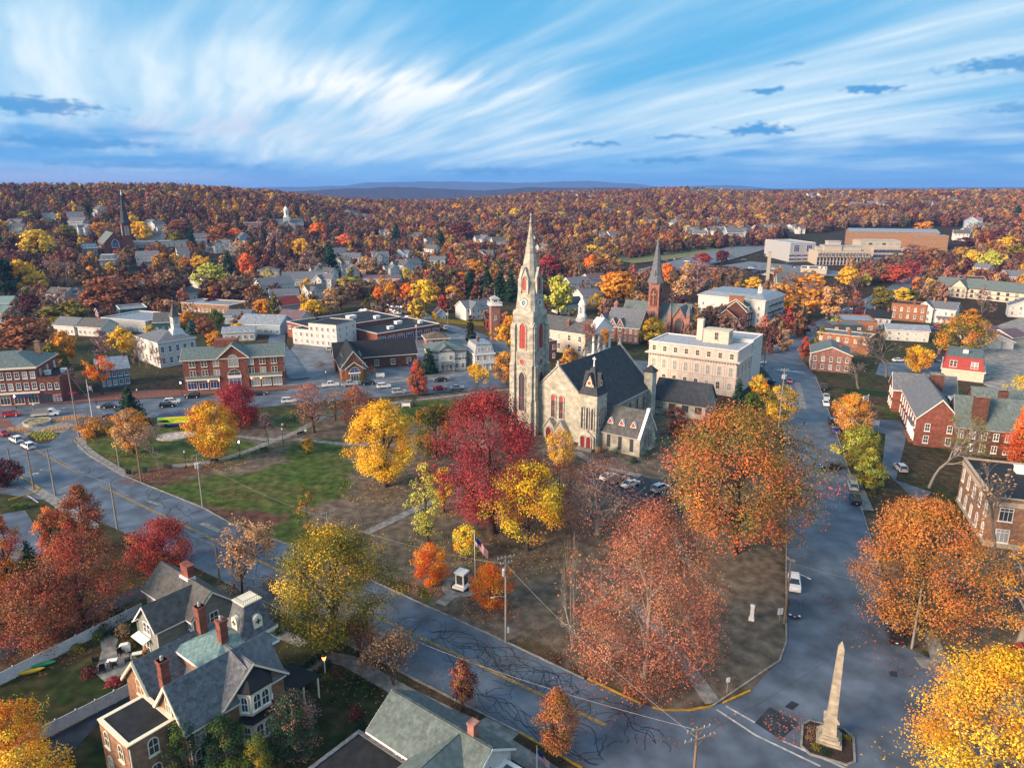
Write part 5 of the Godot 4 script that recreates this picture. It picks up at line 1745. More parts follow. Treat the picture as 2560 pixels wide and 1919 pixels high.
func make_woods():
	var rng:=RandomNumberGenerator.new()
	rng.seed=31
	var mix:=[["rust",13],["brown",26],["russet",7],["maroon",11],["mauve",26],["amber",7],["gold",4],["olive",6],["red",2],["tan",6],["evergreen",7],["yellow",3]]
	var total:=0
	for q in mix:total+=q[1]
	var meshes:=[]
	for k in 4:
		var r2:=RandomNumberGenerator.new()
		r2.seed=700+k
		var d:={"h": 10.0,"r": 4.6,"foot": 1.4,"shape": ["round","oval","spread","round"][k],"tint": "grey","clumps": 24,"leaves": 15,"size": .75,"seed": k,"limbs": 3,"twigs": false,"clump_r": 1.35}
		if k==3:d.merge({"leaves": 6,"twigs": true,"limbs": 6,"size": .6},true)
		var made:=broadleaf(d,r2)
		var m:MB=made[0]
		var wood:MB=made[1]
		for i in wood.c.size(): wood.c[i]=Color(.30,.26,.24)
		m.add(wood)
		meshes.append(m)
	var fir:=conifer({"h": 10.0,"r": 2.8,"foot": .6,"tint": "grey","size": .8,"layers": 8,"thick": 5.0,"seed": 3},rng)[0] as MB
	meshes.append(fir)
	var at:=[[],[],[],[],[]]
	var wn:=FastNoiseLite.new()
	wn.seed=5; wn.frequency=.006
	var d:=300.0
	while d<3400.0:
		var step:=8.0 if d<900.0 else (9.5 if d<1500.0 else 13.0)
		var az:=-43.0
		while az<43.0:
			var dd:=d+rng.randf_range(-.5,.5)*step
			var a:=deg_to_rad(az+rng.randf_range(-.5,.5)*rad_to_deg(step/d))
			az+=rad_to_deg(step/d)
			var x:=dd*sin(a); var z:=-dd*cos(a)
			var p:=Vector2(x,z)
			var n:=wn.get_noise_2d(x,z)
			var keep:=smoothstep(330.0,900.0,dd)*.66+.2
			if dd>1000.0:keep=1.0
			if rng.randf()>keep+.25*n:continue
			var open:=false
			for q in clearings:
				if absf(x-q[0])<q[2] and absf(z-q[1])<q[2] and p.distance_to(Vector2(q[0],q[1]))<q[2]:
					open=true
					break
			if open:continue
			for q in CLEAR_FIELDS:
				if Geometry2D.is_point_in_polygon(p,q):
					open=true
					break
			if open:continue
			var r:=rng.randi() % total
			var pick:="rust"
			for q in mix:
				r-=q[1]
				if r<0:
					pick=q[0]
					break
			if n>.25 and rng.randf()<.6:pick=["maroon","rust","brown","maroon"][rng.randi() % 4]
			elif n<-.25 and rng.randf()<.6:pick=["mauve","brown","tan","amber"][rng.randi() % 4]
			var tones:Array=TINTS[pick]
			var col:=tone(Color(tones[rng.randi() % tones.size()]).lerp(Color(.17,.12,.125),.2),rng.randf_range(.65,1.15))
			var h:=rng.randf_range(8.0,13.0) if dd<800.0 else rng.randf_range(10.0,16.5)
			var w:=rng.randf_range(.75,1.15)*(1.0 if dd<900.0 else 1.25)
			var kind:=4 if pick=="evergreen" else (3 if pick=="mauve" else rng.randi() % 3)
			at[kind].append([Transform3D(Basis(Vector3.UP,rng.randf()*TAU).scaled(V3(w,h/10.0,w)),on_land(x,z,-.6)),col])
		d+=step*.95
	var names:=[["rounded_woods","rounded rust and brown autumn trees massed over the hills"],["tall_woods","tall oval autumn trees massed over the hills"],["spreading_woods","broad spreading autumn trees massed over the hills"],["leafless_woods","grey leafless trees massed over the hills"],["evergreen_woods","dark conifers scattered through the autumn woods"]]
	for k in 5:
		var mm:=MultiMesh.new()
		mm.transform_format=MultiMesh.TRANSFORM_3D
		mm.use_colors=true
		mm.mesh=meshes[k].mesh(M.leaf)
		mm.instance_count=at[k].size()
		for i in at[k].size():
			mm.set_instance_transform(i,at[k][i][0])
			mm.set_instance_color(i,at[k][i][1])
		var o:=MultiMeshInstance3D.new()
		o.name=names[k][0]
		o.multimesh=mm
		add_child(o)
		tag(o,names[k][1],"woods")
		o.set_meta("kind","stuff")
		print(names[k][0]," ",at[k].size())
func utility_pole(at:Vector3,h:float,arms:Array,label:String,opt:={})->Node3D:
	var n:=thing("utility_pole",label,"utility pole",at,opt.get("turn",.0),"utility poles along the streets")
	var lean:Vector3=opt.get("lean",Vector3.ZERO)
	var p:=MB.new()
	p.cyl(V3(0,-.3,0),V3(0,h,0)+lean,.19,.12,8)
	part("pole",p,M[opt.get("wood","wood_pole")],n)
	for q in arms:
		var a:=MB.new()
		a.box(V3(0,q[0],.18)+lean*(q[0]/h),V3(q[1]*2,.13,.11))
		for s in [-1,1]: a.cyl(V3(0,q[0]-.75,.12)+lean,V3(s*q[1]*.55,q[0]-.05,.14)+lean,.025,.025,4)
		var ar:=part("crossarm",a,M.wood_grey,n)
		for s in [-.95,-.5,.5,.95]:
			var ins:=MB.new()
			ins.lathe(V3(s*q[1],q[0]+.06,.18)+lean*(q[0]/h),[[.03,0],[.07,.08],[.05,.14],[.07,.2],[.0,.27]],6)
			part("insulator",ins,M.galvanised,ar)
	for k in opt.get("cans",0):
		var t:=MB.new()
		var a:float=-.9+.9*k
		t.lathe(V3(sin(a)*.5,h-2.9,cos(a)*.5),[[.0,0],[.27,.0],[.27,1.0],[.2,1.08],[.05,1.12],[.05,1.3],[0,1.3]],10)
		part("transformer",t,M.galvanised,n)
	if opt.has("lamp"):
		var l:=MB.new()
		var L:Array=opt.lamp
		l.tube(PackedVector3Array([V3(.1,L[0],0),V3(L[1]*.5,L[0]+.45,0),V3(L[1],L[0]+.5,0)]),PackedFloat32Array([.05,.045,.04]),6)
		var br:=part("lamp_bracket",l,M.galvanised,n)
		var hd:=MB.new()
		hd.ball(V3(L[1]+.25,L[0]+.47,0),V3(.38,.1,.17))
		part("lamp_head",hd,M.galvanised,br)
	if opt.get("box",false):
		var b:=MB.new()
		b.box(V3(.3,2.0,0),V3(.35,.8,.3))
		part("meter_box",b,M.trim_white,n)
	return n
func wire(a:Vector3,b:Vector3,sag:float,label:String,m:="wire",r:=.014):
	var mb:=MB.new()
	var p:=PackedVector3Array(); var rr:=PackedFloat32Array()
	for k in 13:
		var t:=k/12.0
		p.append(a.lerp(b,t)-V3(0,sag*4.0*t*(1.0-t),0)-a); rr.append(r)
	mb.tube(p,rr,3)
	solo("overhead_wire",mb,M[m],label,"wire",a,.0,"overhead wires between the poles")
func lamp_post(at:Vector3,label:String,lit:=false,h:=3.6):
	var n:=thing("street_lamp",label,"street lamp",at,.0,"post lamps")
	var p:=MB.new()
	p.lathe(Vector3.ZERO,[[.2,0],[.2,.25],[.12,.4],[.07,.7],[.055,h-.3],[.12,h-.2],[.12,h-.1],[.0,h-.1]],8)
	part("post",p,M.black_metal,n)
	var g:=MB.new()
	g.lathe(Vector3.ZERO,[[.1,h-.1],[.2,h+.1],[.21,h+.3],[.08,h+.5],[.0,h+.6]],8)
	part("globe",g,glow("lamp_cool",Color(.75,.7,1.0),6.0) if lit else M.trim_white,n)
	if lit:
		var o:=OmniLight3D.new()
		o.name="lamp_light"
		o.light_color=Color(.8,.75,1.0); o.light_energy=3.0; o.light_size=.2; o.omni_range=40.0; o.omni_attenuation=2.0; o.shadow_enabled=true
		n.add_child(o,true)
		o.position=V3(0,h+.2,0)
func bench(at:Vector3,turn:float,label:String):
	var n:=thing("park_bench",label,"bench",at,turn,"park benches")
	for k in 4:
		var s:=MB.new()
		s.box(V3(0,.46,.18-.13*k),V3(1.8,.05,.11))
		part("seat_slat",s,M.black_metal,n)
	for k in 4:
		var s:=MB.new()
		s.box(V3(0,.58+.12*k,-.29-.03*k),V3(1.8,.1,.04))
		part("back_slat",s,M.black_metal,n)
	for s in [-.8,.0,.8]:
		var l:=MB.new()
		l.box(V3(s,.23,.16),V3(.07,.46,.07)); l.box(V3(s,.5,-.27),V3(.07,1.0,.07)); l.box(V3(s,.42,-.05),V3(.07,.06,.46))
		part("leg",l,M.black_metal,n)
func sign_post(at:Vector3,turn:float,w:float,h:float,top:float,m:String,label:String,back:="galvanised",boards:=1):
	var n:=thing("street_sign",label,"sign",at,turn)
	var p:=MB.new()
	p.cyl(V3(0,-.1,0),V3(0,top,0),.035,.035,6)
	part("post",p,M[back],n)
	for k in boards:
		var b:=MB.new()
		b.box(V3((k-(boards-1)/2.0)*(w+.06),top-h/2,.06),V3(w,h,.03))
		part("sign_board",b,M[m],n)
func make_street_furniture():
	for q in POLES:utility_pole(V3(q[0],0,q[1]),q[2],q[3],q[4],q[5])
	for q in WIRES:wire(V3(q[0],q[1],q[2]),V3(q[3],q[4],q[5]),q[6],q[7],q[8])
	for q in LAMPS:lamp_post(V3(q[0],0,q[1]),q[2],q[3])
	for q in BENCHES:bench(V3(q[0],0,q[1]),q[2],q[3])
	for q in SIGNS:sign_post(V3(q[0],0,q[1]),q[2],q[3],q[4],q[5],q[6],q[7],"galvanised",q[8])
	make_obelisk()
	make_flagpoles()
func make_obelisk():
	var at:=V3(OBELISK[0],0,OBELISK[1])
	var n:=thing("obelisk_monument","pale stone obelisk on a stepped plinth in the middle of the road","monument",at,deg_to_rad(-24))
	var b:=MB.new()
	for q in [[3.5,.0,.45],[2.9,.45,.4],[2.4,.85,.35]]: b.box(V3(0,q[1]+q[2]/2,0),V3(q[0],q[2],q[0]))
	part("step",b,M.obelisk,n)
	var p:=MB.new()
	p.lathe(Vector3.ZERO,[[1.45,1.2],[1.3,1.35],[1.12,3.0],[1.15,3.05],[1.55,3.25],[1.55,3.5],[1.2,3.65],[1.0,3.8]],4,Color.WHITE,PI/4)
	part("pedestal",p,M.obelisk,n)
	var ly:=3.8
	var ra:=.98
	for k in 4:
		var c:=MB.new()
		var r2:=ra-.1
		c.lathe(Vector3.ZERO,[[ra,ly],[r2,ly+2.45]],4,Color.WHITE,PI/4)
		part("shaft_block",c,M.obelisk,n)
		ly+=2.46
		ra=r2+.005
	var t:=MB.new()
	t.lathe(Vector3.ZERO,[[ra,ly],[.0,ly+.95]],4,Color.WHITE,PI/4)
	part("capstone",t,M.obelisk,n)
	n.scale=V3(.8,.93,.8)
	var k:=thing("traffic_island","kerbed mulch bed with low shrubs around the obelisk","planting bed",at,deg_to_rad(-24))
	k.scale=V3(.82,1,.82)
	var poly:=PackedVector2Array()
	for q in [[-3.6,-1.6],[-2.6,-3.0],[2.0,-3.0],[3.3,-1.8],[3.4,3.2],[2.4,4.2],[-2.4,4.2],[-3.6,3.0]]: poly.append(Vector2(q[0],-q[1]))
	var lay:=Transform3D(Basis(Vector3.RIGHT,Vector3.FORWARD,Vector3.UP),Vector3.ZERO)
	var bed:=MB.new()
	bed.prism(poly,lay,.12)
	part("mulch",bed,M.mulch,k)
	var kb:=MB.new()
	var pts:=[]
	for q in poly:pts.append([q.x,-q.y])
	pts.append(pts[0])
	rail(kb,pts,.3,.2,.0)
	part("kerb",kb,M.concrete,k)
	var rng:=RandomNumberGenerator.new()
	rng.seed=8
	for q in [[-2.4,-.6,.9,"brown"],[-1.6,2.7,.8,"olive"],[-.4,3.2,.7,"evergreen"],[2.3,-1.2,.7,"olive"],[-2.6,1.0,.6,"brown"]]:
		var m:=MB.new()
		for i in 240:
			var o:Vector3=V3(rng.randfn(),absf(rng.randfn())*.6,rng.randfn())*q[2]*.45
			leaf(m,o,Vector3.UP,.1,tone(TINTS[q[3]][rng.randi() % 3],rng.randf_range(.7,1.2)),rng)
		part("shrub",m,M.leaf,k,V3(q[0],.15,q[1]))
func flag(par:Node3D,at:Vector3,w:float,drop:float):
	var st:=MB.new()
	for k in 13:
		var c:=Color(.45,.02,.04) if k % 2==0 else Color(.7,.7,.7)
		for s in 6:
			var x0:=w*s/6; var x1:=w*(s+1)/6
			var z0:=.12*sin(s*1.9); var z1:=.12*sin((s+1)*1.9)
			var h:=drop/13.0
			st.quad(at+V3(x0,-h*(k+1)-x0*1.3,z0),at+V3(x1,-h*(k+1)-x1*1.3,z1),at+V3(x1,-h*k-x1*1.3,z1),at+V3(x0,-h*k-x0*1.3,z0),Color(.02,.03,.16) if k<7 and s<3 else c)
	part("flag",st,M.tinted,par)
func make_flagpoles():
	for q in FLAGPOLES:
		var n:=thing("flagpole",q[3],"flagpole",V3(q[0],0,q[1]))
		var p:=MB.new()
		p.cyl(Vector3.ZERO,V3(0,q[2],0),.09,.045,8)
		part("pole",p,M.trim_white,n)
		var b:=MB.new()
		b.ball(V3(0,q[2]+.08,0),V3(.11,.11,.11))
		part("finial",b,M.paint_yellow,n)
		if q[4]>0:flag(n,V3(.06,q[2]*.9,0),q[4],q[4]*.8)
var car_protos:={}
const CARS:={
	"sedan": {"len": 4.7,"w": 1.82,"body": [[-2.3,.3],[2.3,.3],[2.34,.62],[1.9,.78],[.85,.92],[-1.6,.98],[-2.3,.92],[-2.36,.6]],"cab": [[.95,.9],[.15,1.38],[-.95,1.42],[-1.85,.96]]},
	"suv": {"len": 4.7,"w": 1.9,"body": [[-2.3,.34],[2.3,.34],[2.34,.8],[2.1,1.0],[1.05,1.1],[-2.25,1.12],[-2.34,.7]],"cab": [[1.15,1.08],[.35,1.66],[-1.85,1.7],[-2.28,1.1]]},
	"pickup": {"len": 5.7,"w": 1.98,"body": [[-2.8,.45],[2.8,.45],[2.84,.95],[2.6,1.12],[1.3,1.2],[-2.8,1.2]],"cab": [[1.35,1.18],[.65,1.84],[-.75,1.86],[-.95,1.18]]},
}
func make_car(kind:String)->Node3D:
	var d:Dictionary=CARS[kind]
	var n:=thing("parked_car","","car")
	var w:float=d.w/2
	var out:=PackedVector2Array()
	for q in d.body:out.append(Vector2(q[0],q[1]))
	var mid:=out.duplicate()
	var b:=MB.new()
	var rows:=[[-w,.94],[-w*.93,1.0],[w*.93,1.0],[w,.94]]
	for k in 3:
		for j in out.size():
			var a:=out[j]; var e:=out[(j+1) % out.size()]
			var s0:float=rows[k][1]; var s1:float=rows[k+1][1]
			var cy:=.65
			b.quad(V3(a.x*s0,cy+(a.y-cy)*s0,rows[k][0]),V3(e.x*s0,cy+(e.y-cy)*s0,rows[k][0]),V3(e.x*s1,cy+(e.y-cy)*s1,rows[k+1][0]),V3(a.x*s1,cy+(a.y-cy)*s1,rows[k+1][0]))
	for s in [0,3]:
		var p:=PackedVector2Array()
		for q in out:p.append(Vector2(q.x*rows[s][1],.65+(q.y-.65)*rows[s][1]))
		var ks:=Geometry2D.triangulate_polygon(p)
		for j in range(0,ks.size(),3):
			b.tri(V3(p[ks[j]].x,p[ks[j]].y,rows[s][0]),V3(p[ks[j+1]].x,p[ks[j+1]].y,rows[s][0]),V3(p[ks[j+2]].x,p[ks[j+2]].y,rows[s][0]))
	var c:Array=d.cab
	var f0:=V3(c[0][0],c[0][1],w*.9); var f1:=V3(c[1][0],c[1][1],w*.72)
	var r1:=V3(c[2][0],c[2][1],w*.72); var r0:=V3(c[3][0],c[3][1],w*.9)
	var m:=V3(1,1,-1)
	b.hexa(V3(r1.x,r1.y-.03,-w*.72),V3(f1.x-r1.x,f1.y-r1.y,0),V3(0,.07,0),V3(0,0,w*1.44))
	for s in [Vector3.ONE,m]:
		for q in [[f0,f1],[r1,r0],[f0.lerp(r0,.5),f1.lerp(r1,.5)]]:
			b.cyl(q[0]*s,q[1]*s,.045,.045,4)
	if kind=="pickup":
		b.box(V3(-1.9,1.22,w*.9),V3(1.8,.12,.12)); b.box(V3(-1.9,1.22,-w*.9),V3(1.8,.12,.12))
	part("body",b,paint(Color(.5,.5,.5)),n)
	var g:=MB.new()
	g.quad(f0,f0*m,f1*m,f1)
	g.quad(r0*m,r0,r1,r1*m)
	g.quad(r0,f0,f1,r1)
	g.quad(f0*m,r0*m,r1*m,f1*m)
	part("windows",g,M.car_glass,n)
	if kind=="pickup":
		var bed:=MB.new()
		bed.box(V3(-1.9,1.205,0),V3(1.75,.02,w*1.6))
		part("load_bed",bed,M.trim_dark,n)
	var ax:float=d.len*.3
	for q in [V3(ax,0,w),V3(ax,0,-w),V3(-ax,0,w),V3(-ax,0,-w)]:
		var t:=MB.new()
		t.cyl(V3(0,0,-.11),V3(0,0,.11),.34,.34,12); t.cyl(V3(0,0,.11),V3(0,0,-.11),.34,.34,12)
		var wh:=part("wheel",t,M.tyre,n,V3(q.x,.34,q.z-signf(q.z)*.1))
		var rm:=MB.new()
		rm.cyl(V3(0,0,-.12),V3(0,0,.12),.2,.2,10); rm.cyl(V3(0,0,.12),V3(0,0,-.12),.2,.2,10)
		part("rim",rm,M.rim,wh)
	for s in [-1,1]:
		var h:=MB.new()
		h.box(V3(d.len*.48,.7 if kind=="sedan" else .85,s*w*.72),V3(.16,.15,.36))
		part("headlight",h,M.head_lamp,n)
		var tl:=MB.new()
		tl.box(V3(-d.len*.492,.82 if kind=="sedan" else .98,s*w*.74),V3(.1,.2,.34))
		part("tail_light",tl,M.tail_lamp,n)
		var mr:=MB.new()
		mr.box(V3(c[0][0]-.15,c[0][1]+.1,s*(w+.08)),V3(.14,.13,.18))
		part("mirror",mr,M.trim_dark,n)
	for s in [-1,1]:
		var pl:=MB.new()
		pl.box(V3(s*d.len*.498,.5,0),V3(.04,.14,.34))
		part("number_plate",pl,M.plate,n)
	return n
func make_cars():
	var group:=""
	var rest:=""
	for row in CARS_AT.split("\n"):
		if row.begins_with("*"):
			group=row.substr(2)
			continue
		var f:=row.split(" ",true,5)
		var kind:=f[0]
		var label:=f[5]
		if label.begins_with("~"):
			if label.length()>1:rest=label.substr(1)
			label="%s %s %s" % [f[1],{"sedan": "saloon car","suv": "sport utility vehicle","pickup": "pickup truck"}[kind],rest]
		var at:=on_land(f[2].to_float(),f[3].to_float(),.03)
		var n:Node3D
		if not car_protos.has(kind):
			n=make_car(kind)
			car_protos[kind]=n
			n.position=at; n.rotation.y=f[4].to_float()
			n.set_meta("label",label); n.set_meta("group",group)
		else:
			n=copy(car_protos[kind],at,f[4].to_float(),label,group)
		n.get_node("body").material_override=paint(CAR_PAINT[f[1]])
const CAR_PAINT:={"white": Color(.72,.73,.74),"black": Color(.012,.013,.016),"silver": Color(.40,.42,.45),"grey": Color(.12,.125,.135),"blue": Color(.02,.06,.26),"navy": Color(.012,.022,.055),"red": Color(.40,.018,.022),"green": Color(.03,.10,.05),"tan": Color(.35,.30,.22)}
func fence(pts:Array,h:float,label:String):
	var n:=thing("vinyl_fence",label,"fence")
	for k in pts.size()-1:
		var a:=V3(pts[k][0],0,pts[k][1]); var b:=V3(pts[k+1][0],0,pts[k+1][1])
		var c:=maxi(1,roundi(a.distance_to(b)/2.4))
		var turn:=-atan2(b.z-a.z,b.x-a.x)
		for s in c:
			var p:=MB.new()
			var w:=a.distance_to(b)/c
			p.box(V3(w/2,h/2+.03,0),V3(w-.12,h-.06,.05))
			p.box(V3(w/2,h-.06,0),V3(w-.12,.12,.09)); p.box(V3(w/2,.2,0),V3(w-.12,.12,.09))
			part("panel",p,M.fence_white,n,a.lerp(b,float(s)/c),turn)
			var q:=MB.new()
			q.box(V3(0,h/2+.06,0),V3(.14,h+.12,.14))
			q.lathe(Vector3.ZERO,[[.13,h+.12],[.0,h+.24]],4,Color.WHITE,PI/4)
			part("post",q,M.fence_white,n,a.lerp(b,float(s)/c),turn)
func bush(at:Vector3,r:float,h:float,tint:String,label:String,group:="",count:=420,size:=.12):
	var rng:=RandomNumberGenerator.new()
	rng.seed=int(at.x*31.0+at.z*17.0)
	var n:=thing("shrub",label,"shrub",at,.0,group)
	var m:=MB.new(); var w:=MB.new()
	var tones:Array=TINTS[tint]
	for k in 9:
		var d:=V3(rng.randf_range(-1,1)*r,h*rng.randf_range(.5,.9),rng.randf_range(-1,1)*r)*.7
		w.cyl(V3(0,-.05,0),d,.035,.01,3)
	for k in count:
		var a:=rng.randf()*TAU
		var t:=rng.randf()
		var q:=V3(cos(a),0,sin(a))*r*sqrt(rng.randf())*sqrt(maxf(.05,1.0-t*t))*(1.0+.2*sin(a*4.0))
		q.y=h*t
		leaf(m,q,(V3(cos(a),.6,sin(a))).normalized(),size*rng.randf_range(.7,1.3),tone(tones[rng.randi() % tones.size()],rng.randf_range(.7,1.25)),rng)
	part("foliage",m,M.leaf,n)
	part("stems",w,M.bark,n)
func hedge(a:Vector3,b:Vector3,w:float,h:float,tint:String,label:String):
	var rng:=RandomNumberGenerator.new()
	rng.seed=51
	var m:=MB.new()
	var L:=a.distance_to(b)
	var d:=(b-a).normalized()
	var o:=V3(-d.z,0,d.x)
	m.hexa(a-o*w*.4,b-a,V3(0,h*.9,0),o*w*.8,tone(TINTS[tint][0],.8))
	for k in int(L*(w+h*2)*26):
		var t:=rng.randf()
		var y:=rng.randf()*h
		var s:=rng.randf_range(-.5,.5)*w
		if rng.randf()<.6:s=signf(s)*w*rng.randf_range(.42,.55)
		else:y=h*rng.randf_range(.9,1.06)
		leaf(m,a+d*t*L+o*s+V3(0,y,0),V3(0,1,0),.12,tone(TINTS[tint][rng.randi() % TINTS[tint].size()],rng.randf_range(.7,1.3)),rng)
	solo("hedge",m,M.leaf,label,"hedge")
func person(at:Vector3,turn:float,top:Color,legs:Color,label:String,stride:=.25,bend:=.0):
	var m:=MB.new()
	var skin:=Color(.42,.26,.19)
	var hair:=Color(.05,.035,.025)
	var lean:=V3(.28*bend,-.12*bend,0)
	for s in [-1,1]:
		var f:=V3(stride*s,.06,.1*s)
		var kn:=V3(stride*.45*s+.06,.5,.1*s)
		m.tube(PackedVector3Array([f+V3(0,.02,0),kn,V3(0,.92,.09*s)]),PackedFloat32Array([.055,.075,.11]),8,legs)
		m.ball(f+V3(.07,-.01,0),V3(.14,.05,.055),Color(.03,.03,.03),4,8)
		var sh:=V3(0,1.43,.2*s)+lean
		var el:=V3(-stride*.5*s+.02,1.15,.27*s)+lean
		var hd:=V3(-stride*.7*s+.12,.92,.27*s)+lean
		m.tube(PackedVector3Array([sh,el,hd]),PackedFloat32Array([.07,.055,.04]),7,top)
		m.ball(hd-V3(-.02,.07,0),V3(.04,.08,.03),skin,4,6)
		for k in 4:m.cyl(hd+V3(-.02+.02*k,-.12,0),hd+V3(.0+.02*k,-.19+.01*absf(k-1.5),0),.009,.007,4,skin)
		m.cyl(hd+V3(.04,-.06,0),hd+V3(.07,-.11,0),.011,.008,4,skin)
	m.tube(PackedVector3Array([V3(0,.86,0),V3(0,1.05,0),V3(0,1.3,0)+lean*.7,V3(0,1.46,0)+lean,V3(.01,1.53,0)+lean]),PackedFloat32Array([.15,.16,.19,.17,.07]),10,top)
	m.tube(PackedVector3Array([V3(.01,1.48,0)+lean,V3(.02,1.6,0)+lean]),PackedFloat32Array([.06,.055]),8,skin)
	m.ball(V3(.03,1.67,0)+lean,V3(.1,.125,.085),skin,8,10)
	m.ball(V3(.01,1.71,0)+lean,V3(.105,.105,.092),hair,6,10)
	m.ball(V3(.135,1.66,0)+lean,V3(.022,.025,.015),skin,4,6)
	solo("person",m,M.tinted,label,"person",at,turn)
func make_coach():
	var n:=thing("tour_coach","coach in lime green, yellow and blue parked on the green","bus",V3(COACH[0],0,COACH[1]),COACH[2])
	var b:=MB.new()
	var pr:=PackedVector2Array([Vector2(-5.2,.45),Vector2(5.2,.45),Vector2(5.3,1.4),Vector2(5.0,3.2),Vector2(4.8,3.4),Vector2(-5.1,3.4),Vector2(-5.25,3.2)])
	b.prism(pr,T3( V3(0,0,-1.25)),2.5)
	part("body",b,paint(Color(.03,.07,.36)),n)
	var lime:=mat("coach_lime",Color(.28,.55,.02),.4)
	var yel:=mat("coach_yellow",Color(.75,.62,.03),.4)
	for s in [-1,1]:
		var p:=MB.new()
		p.prism(PackedVector2Array([Vector2(-5.0,1.0),Vector2(5.0,1.0),Vector2(4.9,2.9),Vector2(-5.0,2.9)]),T3( V3(0,0,1.25 if s>0 else -1.29)),.04)
		part("lime_panel",p,lime,n)
		var y:=MB.new()
		y.prism(PackedVector2Array([Vector2(-1.4,1.05),Vector2(2.6,1.05),Vector2(1.4,2.0),Vector2(-.2,2.0)]),T3( V3(0,0,1.29 if s>0 else -1.31)),.02)
		y.prism(PackedVector2Array([Vector2(-3.4,2.25),Vector2(4.6,2.35),Vector2(4.5,2.8),Vector2(-3.0,2.8)]),T3( V3(0,0,1.29 if s>0 else -1.31)),.02)
		part("yellow_panel",y,yel,n)
		var w:=MB.new()
		w.prism(PackedVector2Array([Vector2(-4.9,1.35),Vector2(-1.8,1.35),Vector2(-2.6,2.1),Vector2(-4.9,2.1)]),T3( V3(0,0,1.3 if s>0 else -1.33)),.03)
		w.prism(PackedVector2Array([Vector2(3.0,1.3),Vector2(4.9,1.3),Vector2(4.9,2.1),Vector2(2.4,2.1)]),T3( V3(0,0,1.3 if s>0 else -1.33)),.03)
		part("window",w,M.car_glass,n)
	var r:=MB.new()
	r.box(V3(0,3.45,0),V3(9.6,.1,2.3))
	for k in 3:r.box(V3(-3+3*k,3.55,0),V3(1.2,.14,.9))
	part("roof",r,M.trim_dark,n)
	for q in [V3(3.4,.5,1.2),V3(-3.3,.5,1.2),V3(3.4,.5,-1.2),V3(-3.3,.5,-1.2)]:
		var t:=MB.new()
		t.cyl(V3(0,0,-.14),V3(0,0,.14),.5,.5,12); t.cyl(V3(0,0,.14),V3(0,0,-.14),.5,.5,12)
		part("wheel",t,M.tyre,n,q)
func make_flatbed():
	var n:=thing("flatbed_truck","white cab truck with grey stake bed waiting on the street","truck",V3(TRUCK[0],0,TRUCK[1]),TRUCK[2])
	var c:=MB.new()
	c.prism(PackedVector2Array([Vector2(.6,.5),Vector2(3.3,.5),Vector2(3.35,1.25),Vector2(2.3,1.4),Vector2(1.7,2.2),Vector2(.6,2.25)]),T3( V3(0,0,-1.0)),2.0)
	part("cab",c,paint(Color(.72,.73,.74)),n)
	var g:=MB.new()
	g.prism(PackedVector2Array([Vector2(.85,1.4),Vector2(2.1,1.4),Vector2(1.65,2.05),Vector2(.85,2.05)]),T3( V3(0,0,-1.02)),2.04)
	part("windows",g,M.car_glass,n)
	var f:=MB.new()
	f.box(V3(-1.6,.85,0),V3(4.3,.25,2.3))
	part("bed",f,M.trim_white,n)
	for k in 9:
		for s in [-1,1]:
			var st:=MB.new()
			st.box(V3(-3.6+.5*k,1.6,s*1.1),V3(.4,1.3,.08))
			part("stake_board",st,M.wood_grey,n)
	for q in [V3(2.4,.42,.9),V3(-2.4,.42,.9),V3(2.4,.42,-.9),V3(-2.4,.42,-.9)]:
		var t:=MB.new()
		t.cyl(V3(0,0,-.13),V3(0,0,.13),.42,.42,12); t.cyl(V3(0,0,.13),V3(0,0,-.13),.42,.42,12)
		part("wheel",t,M.tyre,n,q)
func make_memorial():
	var at:=V3(MEMORIAL[0],0,MEMORIAL[1])
	var n:=thing("memorial_walk","pale concrete ring walk with a path to the street","walkway",at)
	var rg:=MB.new()
	var seg:=20
	for k in seg:
		var a0:=TAU*k/seg; var a1:=TAU*(k+1)/seg-.012
		var i:=1.9; var o:=3.4
		var p:=MB.new()
		var q:=[V3(cos(a0)*i,0,sin(a0)*i),V3(cos(a0)*o,0,sin(a0)*o),V3(cos(a1)*o,0,sin(a1)*o),V3(cos(a1)*i,0,sin(a1)*i)]
		var up:=V3(0,.07,0)
		p.quad(q[3]+up,q[2]+up,q[1]+up,q[0]+up)
		p.quad(q[1],q[1]+up,q[2]+up,q[2]); p.quad(q[3],q[3]+up,q[0]+up,q[0])
		part("slab",p,M.concrete,n)
	var to:=V3(MEMORIAL[2]-MEMORIAL[0],0,MEMORIAL[3]-MEMORIAL[1])
	var d:=to.normalized()
	var o2:=V3(-d.z,0,d.x)
	var L:=to.length()-3.2
	for k in int(L/1.5):
		var p:=MB.new()
		p.hexa(d*(3.2+1.5*k)-o2*1.0,d*1.47,V3(0,.06,0),o2*2.0)
		part("slab",p,M.concrete,n)
	var bed:=MB.new()
	bed.cyl(V3(0,0,0),V3(0,.06,0),1.85,1.8,20)
	part("planting_bed",bed,M.mulch,n)
	var k2:=thing("memorial_kiosk","square white stone memorial with dark panels inside the ring walk","monument",at,-.5)
	var b:=MB.new()
	b.box(V3(0,.2,.3),V3(2.2,.4,2.0)); b.box(V3(0,1.5,0),V3(1.6,2.2,1.5)); b.box(V3(0,2.72,0),V3(1.9,.25,1.8))
	part("stone_block",b,M.trim_white,k2)
	for s in 4:
		var p:=MB.new()
		p.box(V3(0,0,.03),V3(1.1,1.6,.05))
		part("inscribed_panel",p,M.trim_dark,k2,V3(0,1.55,0)+Basis(Vector3.UP,PI/2*s)*V3(0,0,.75 if s % 2==0 else .8),PI/2*s)
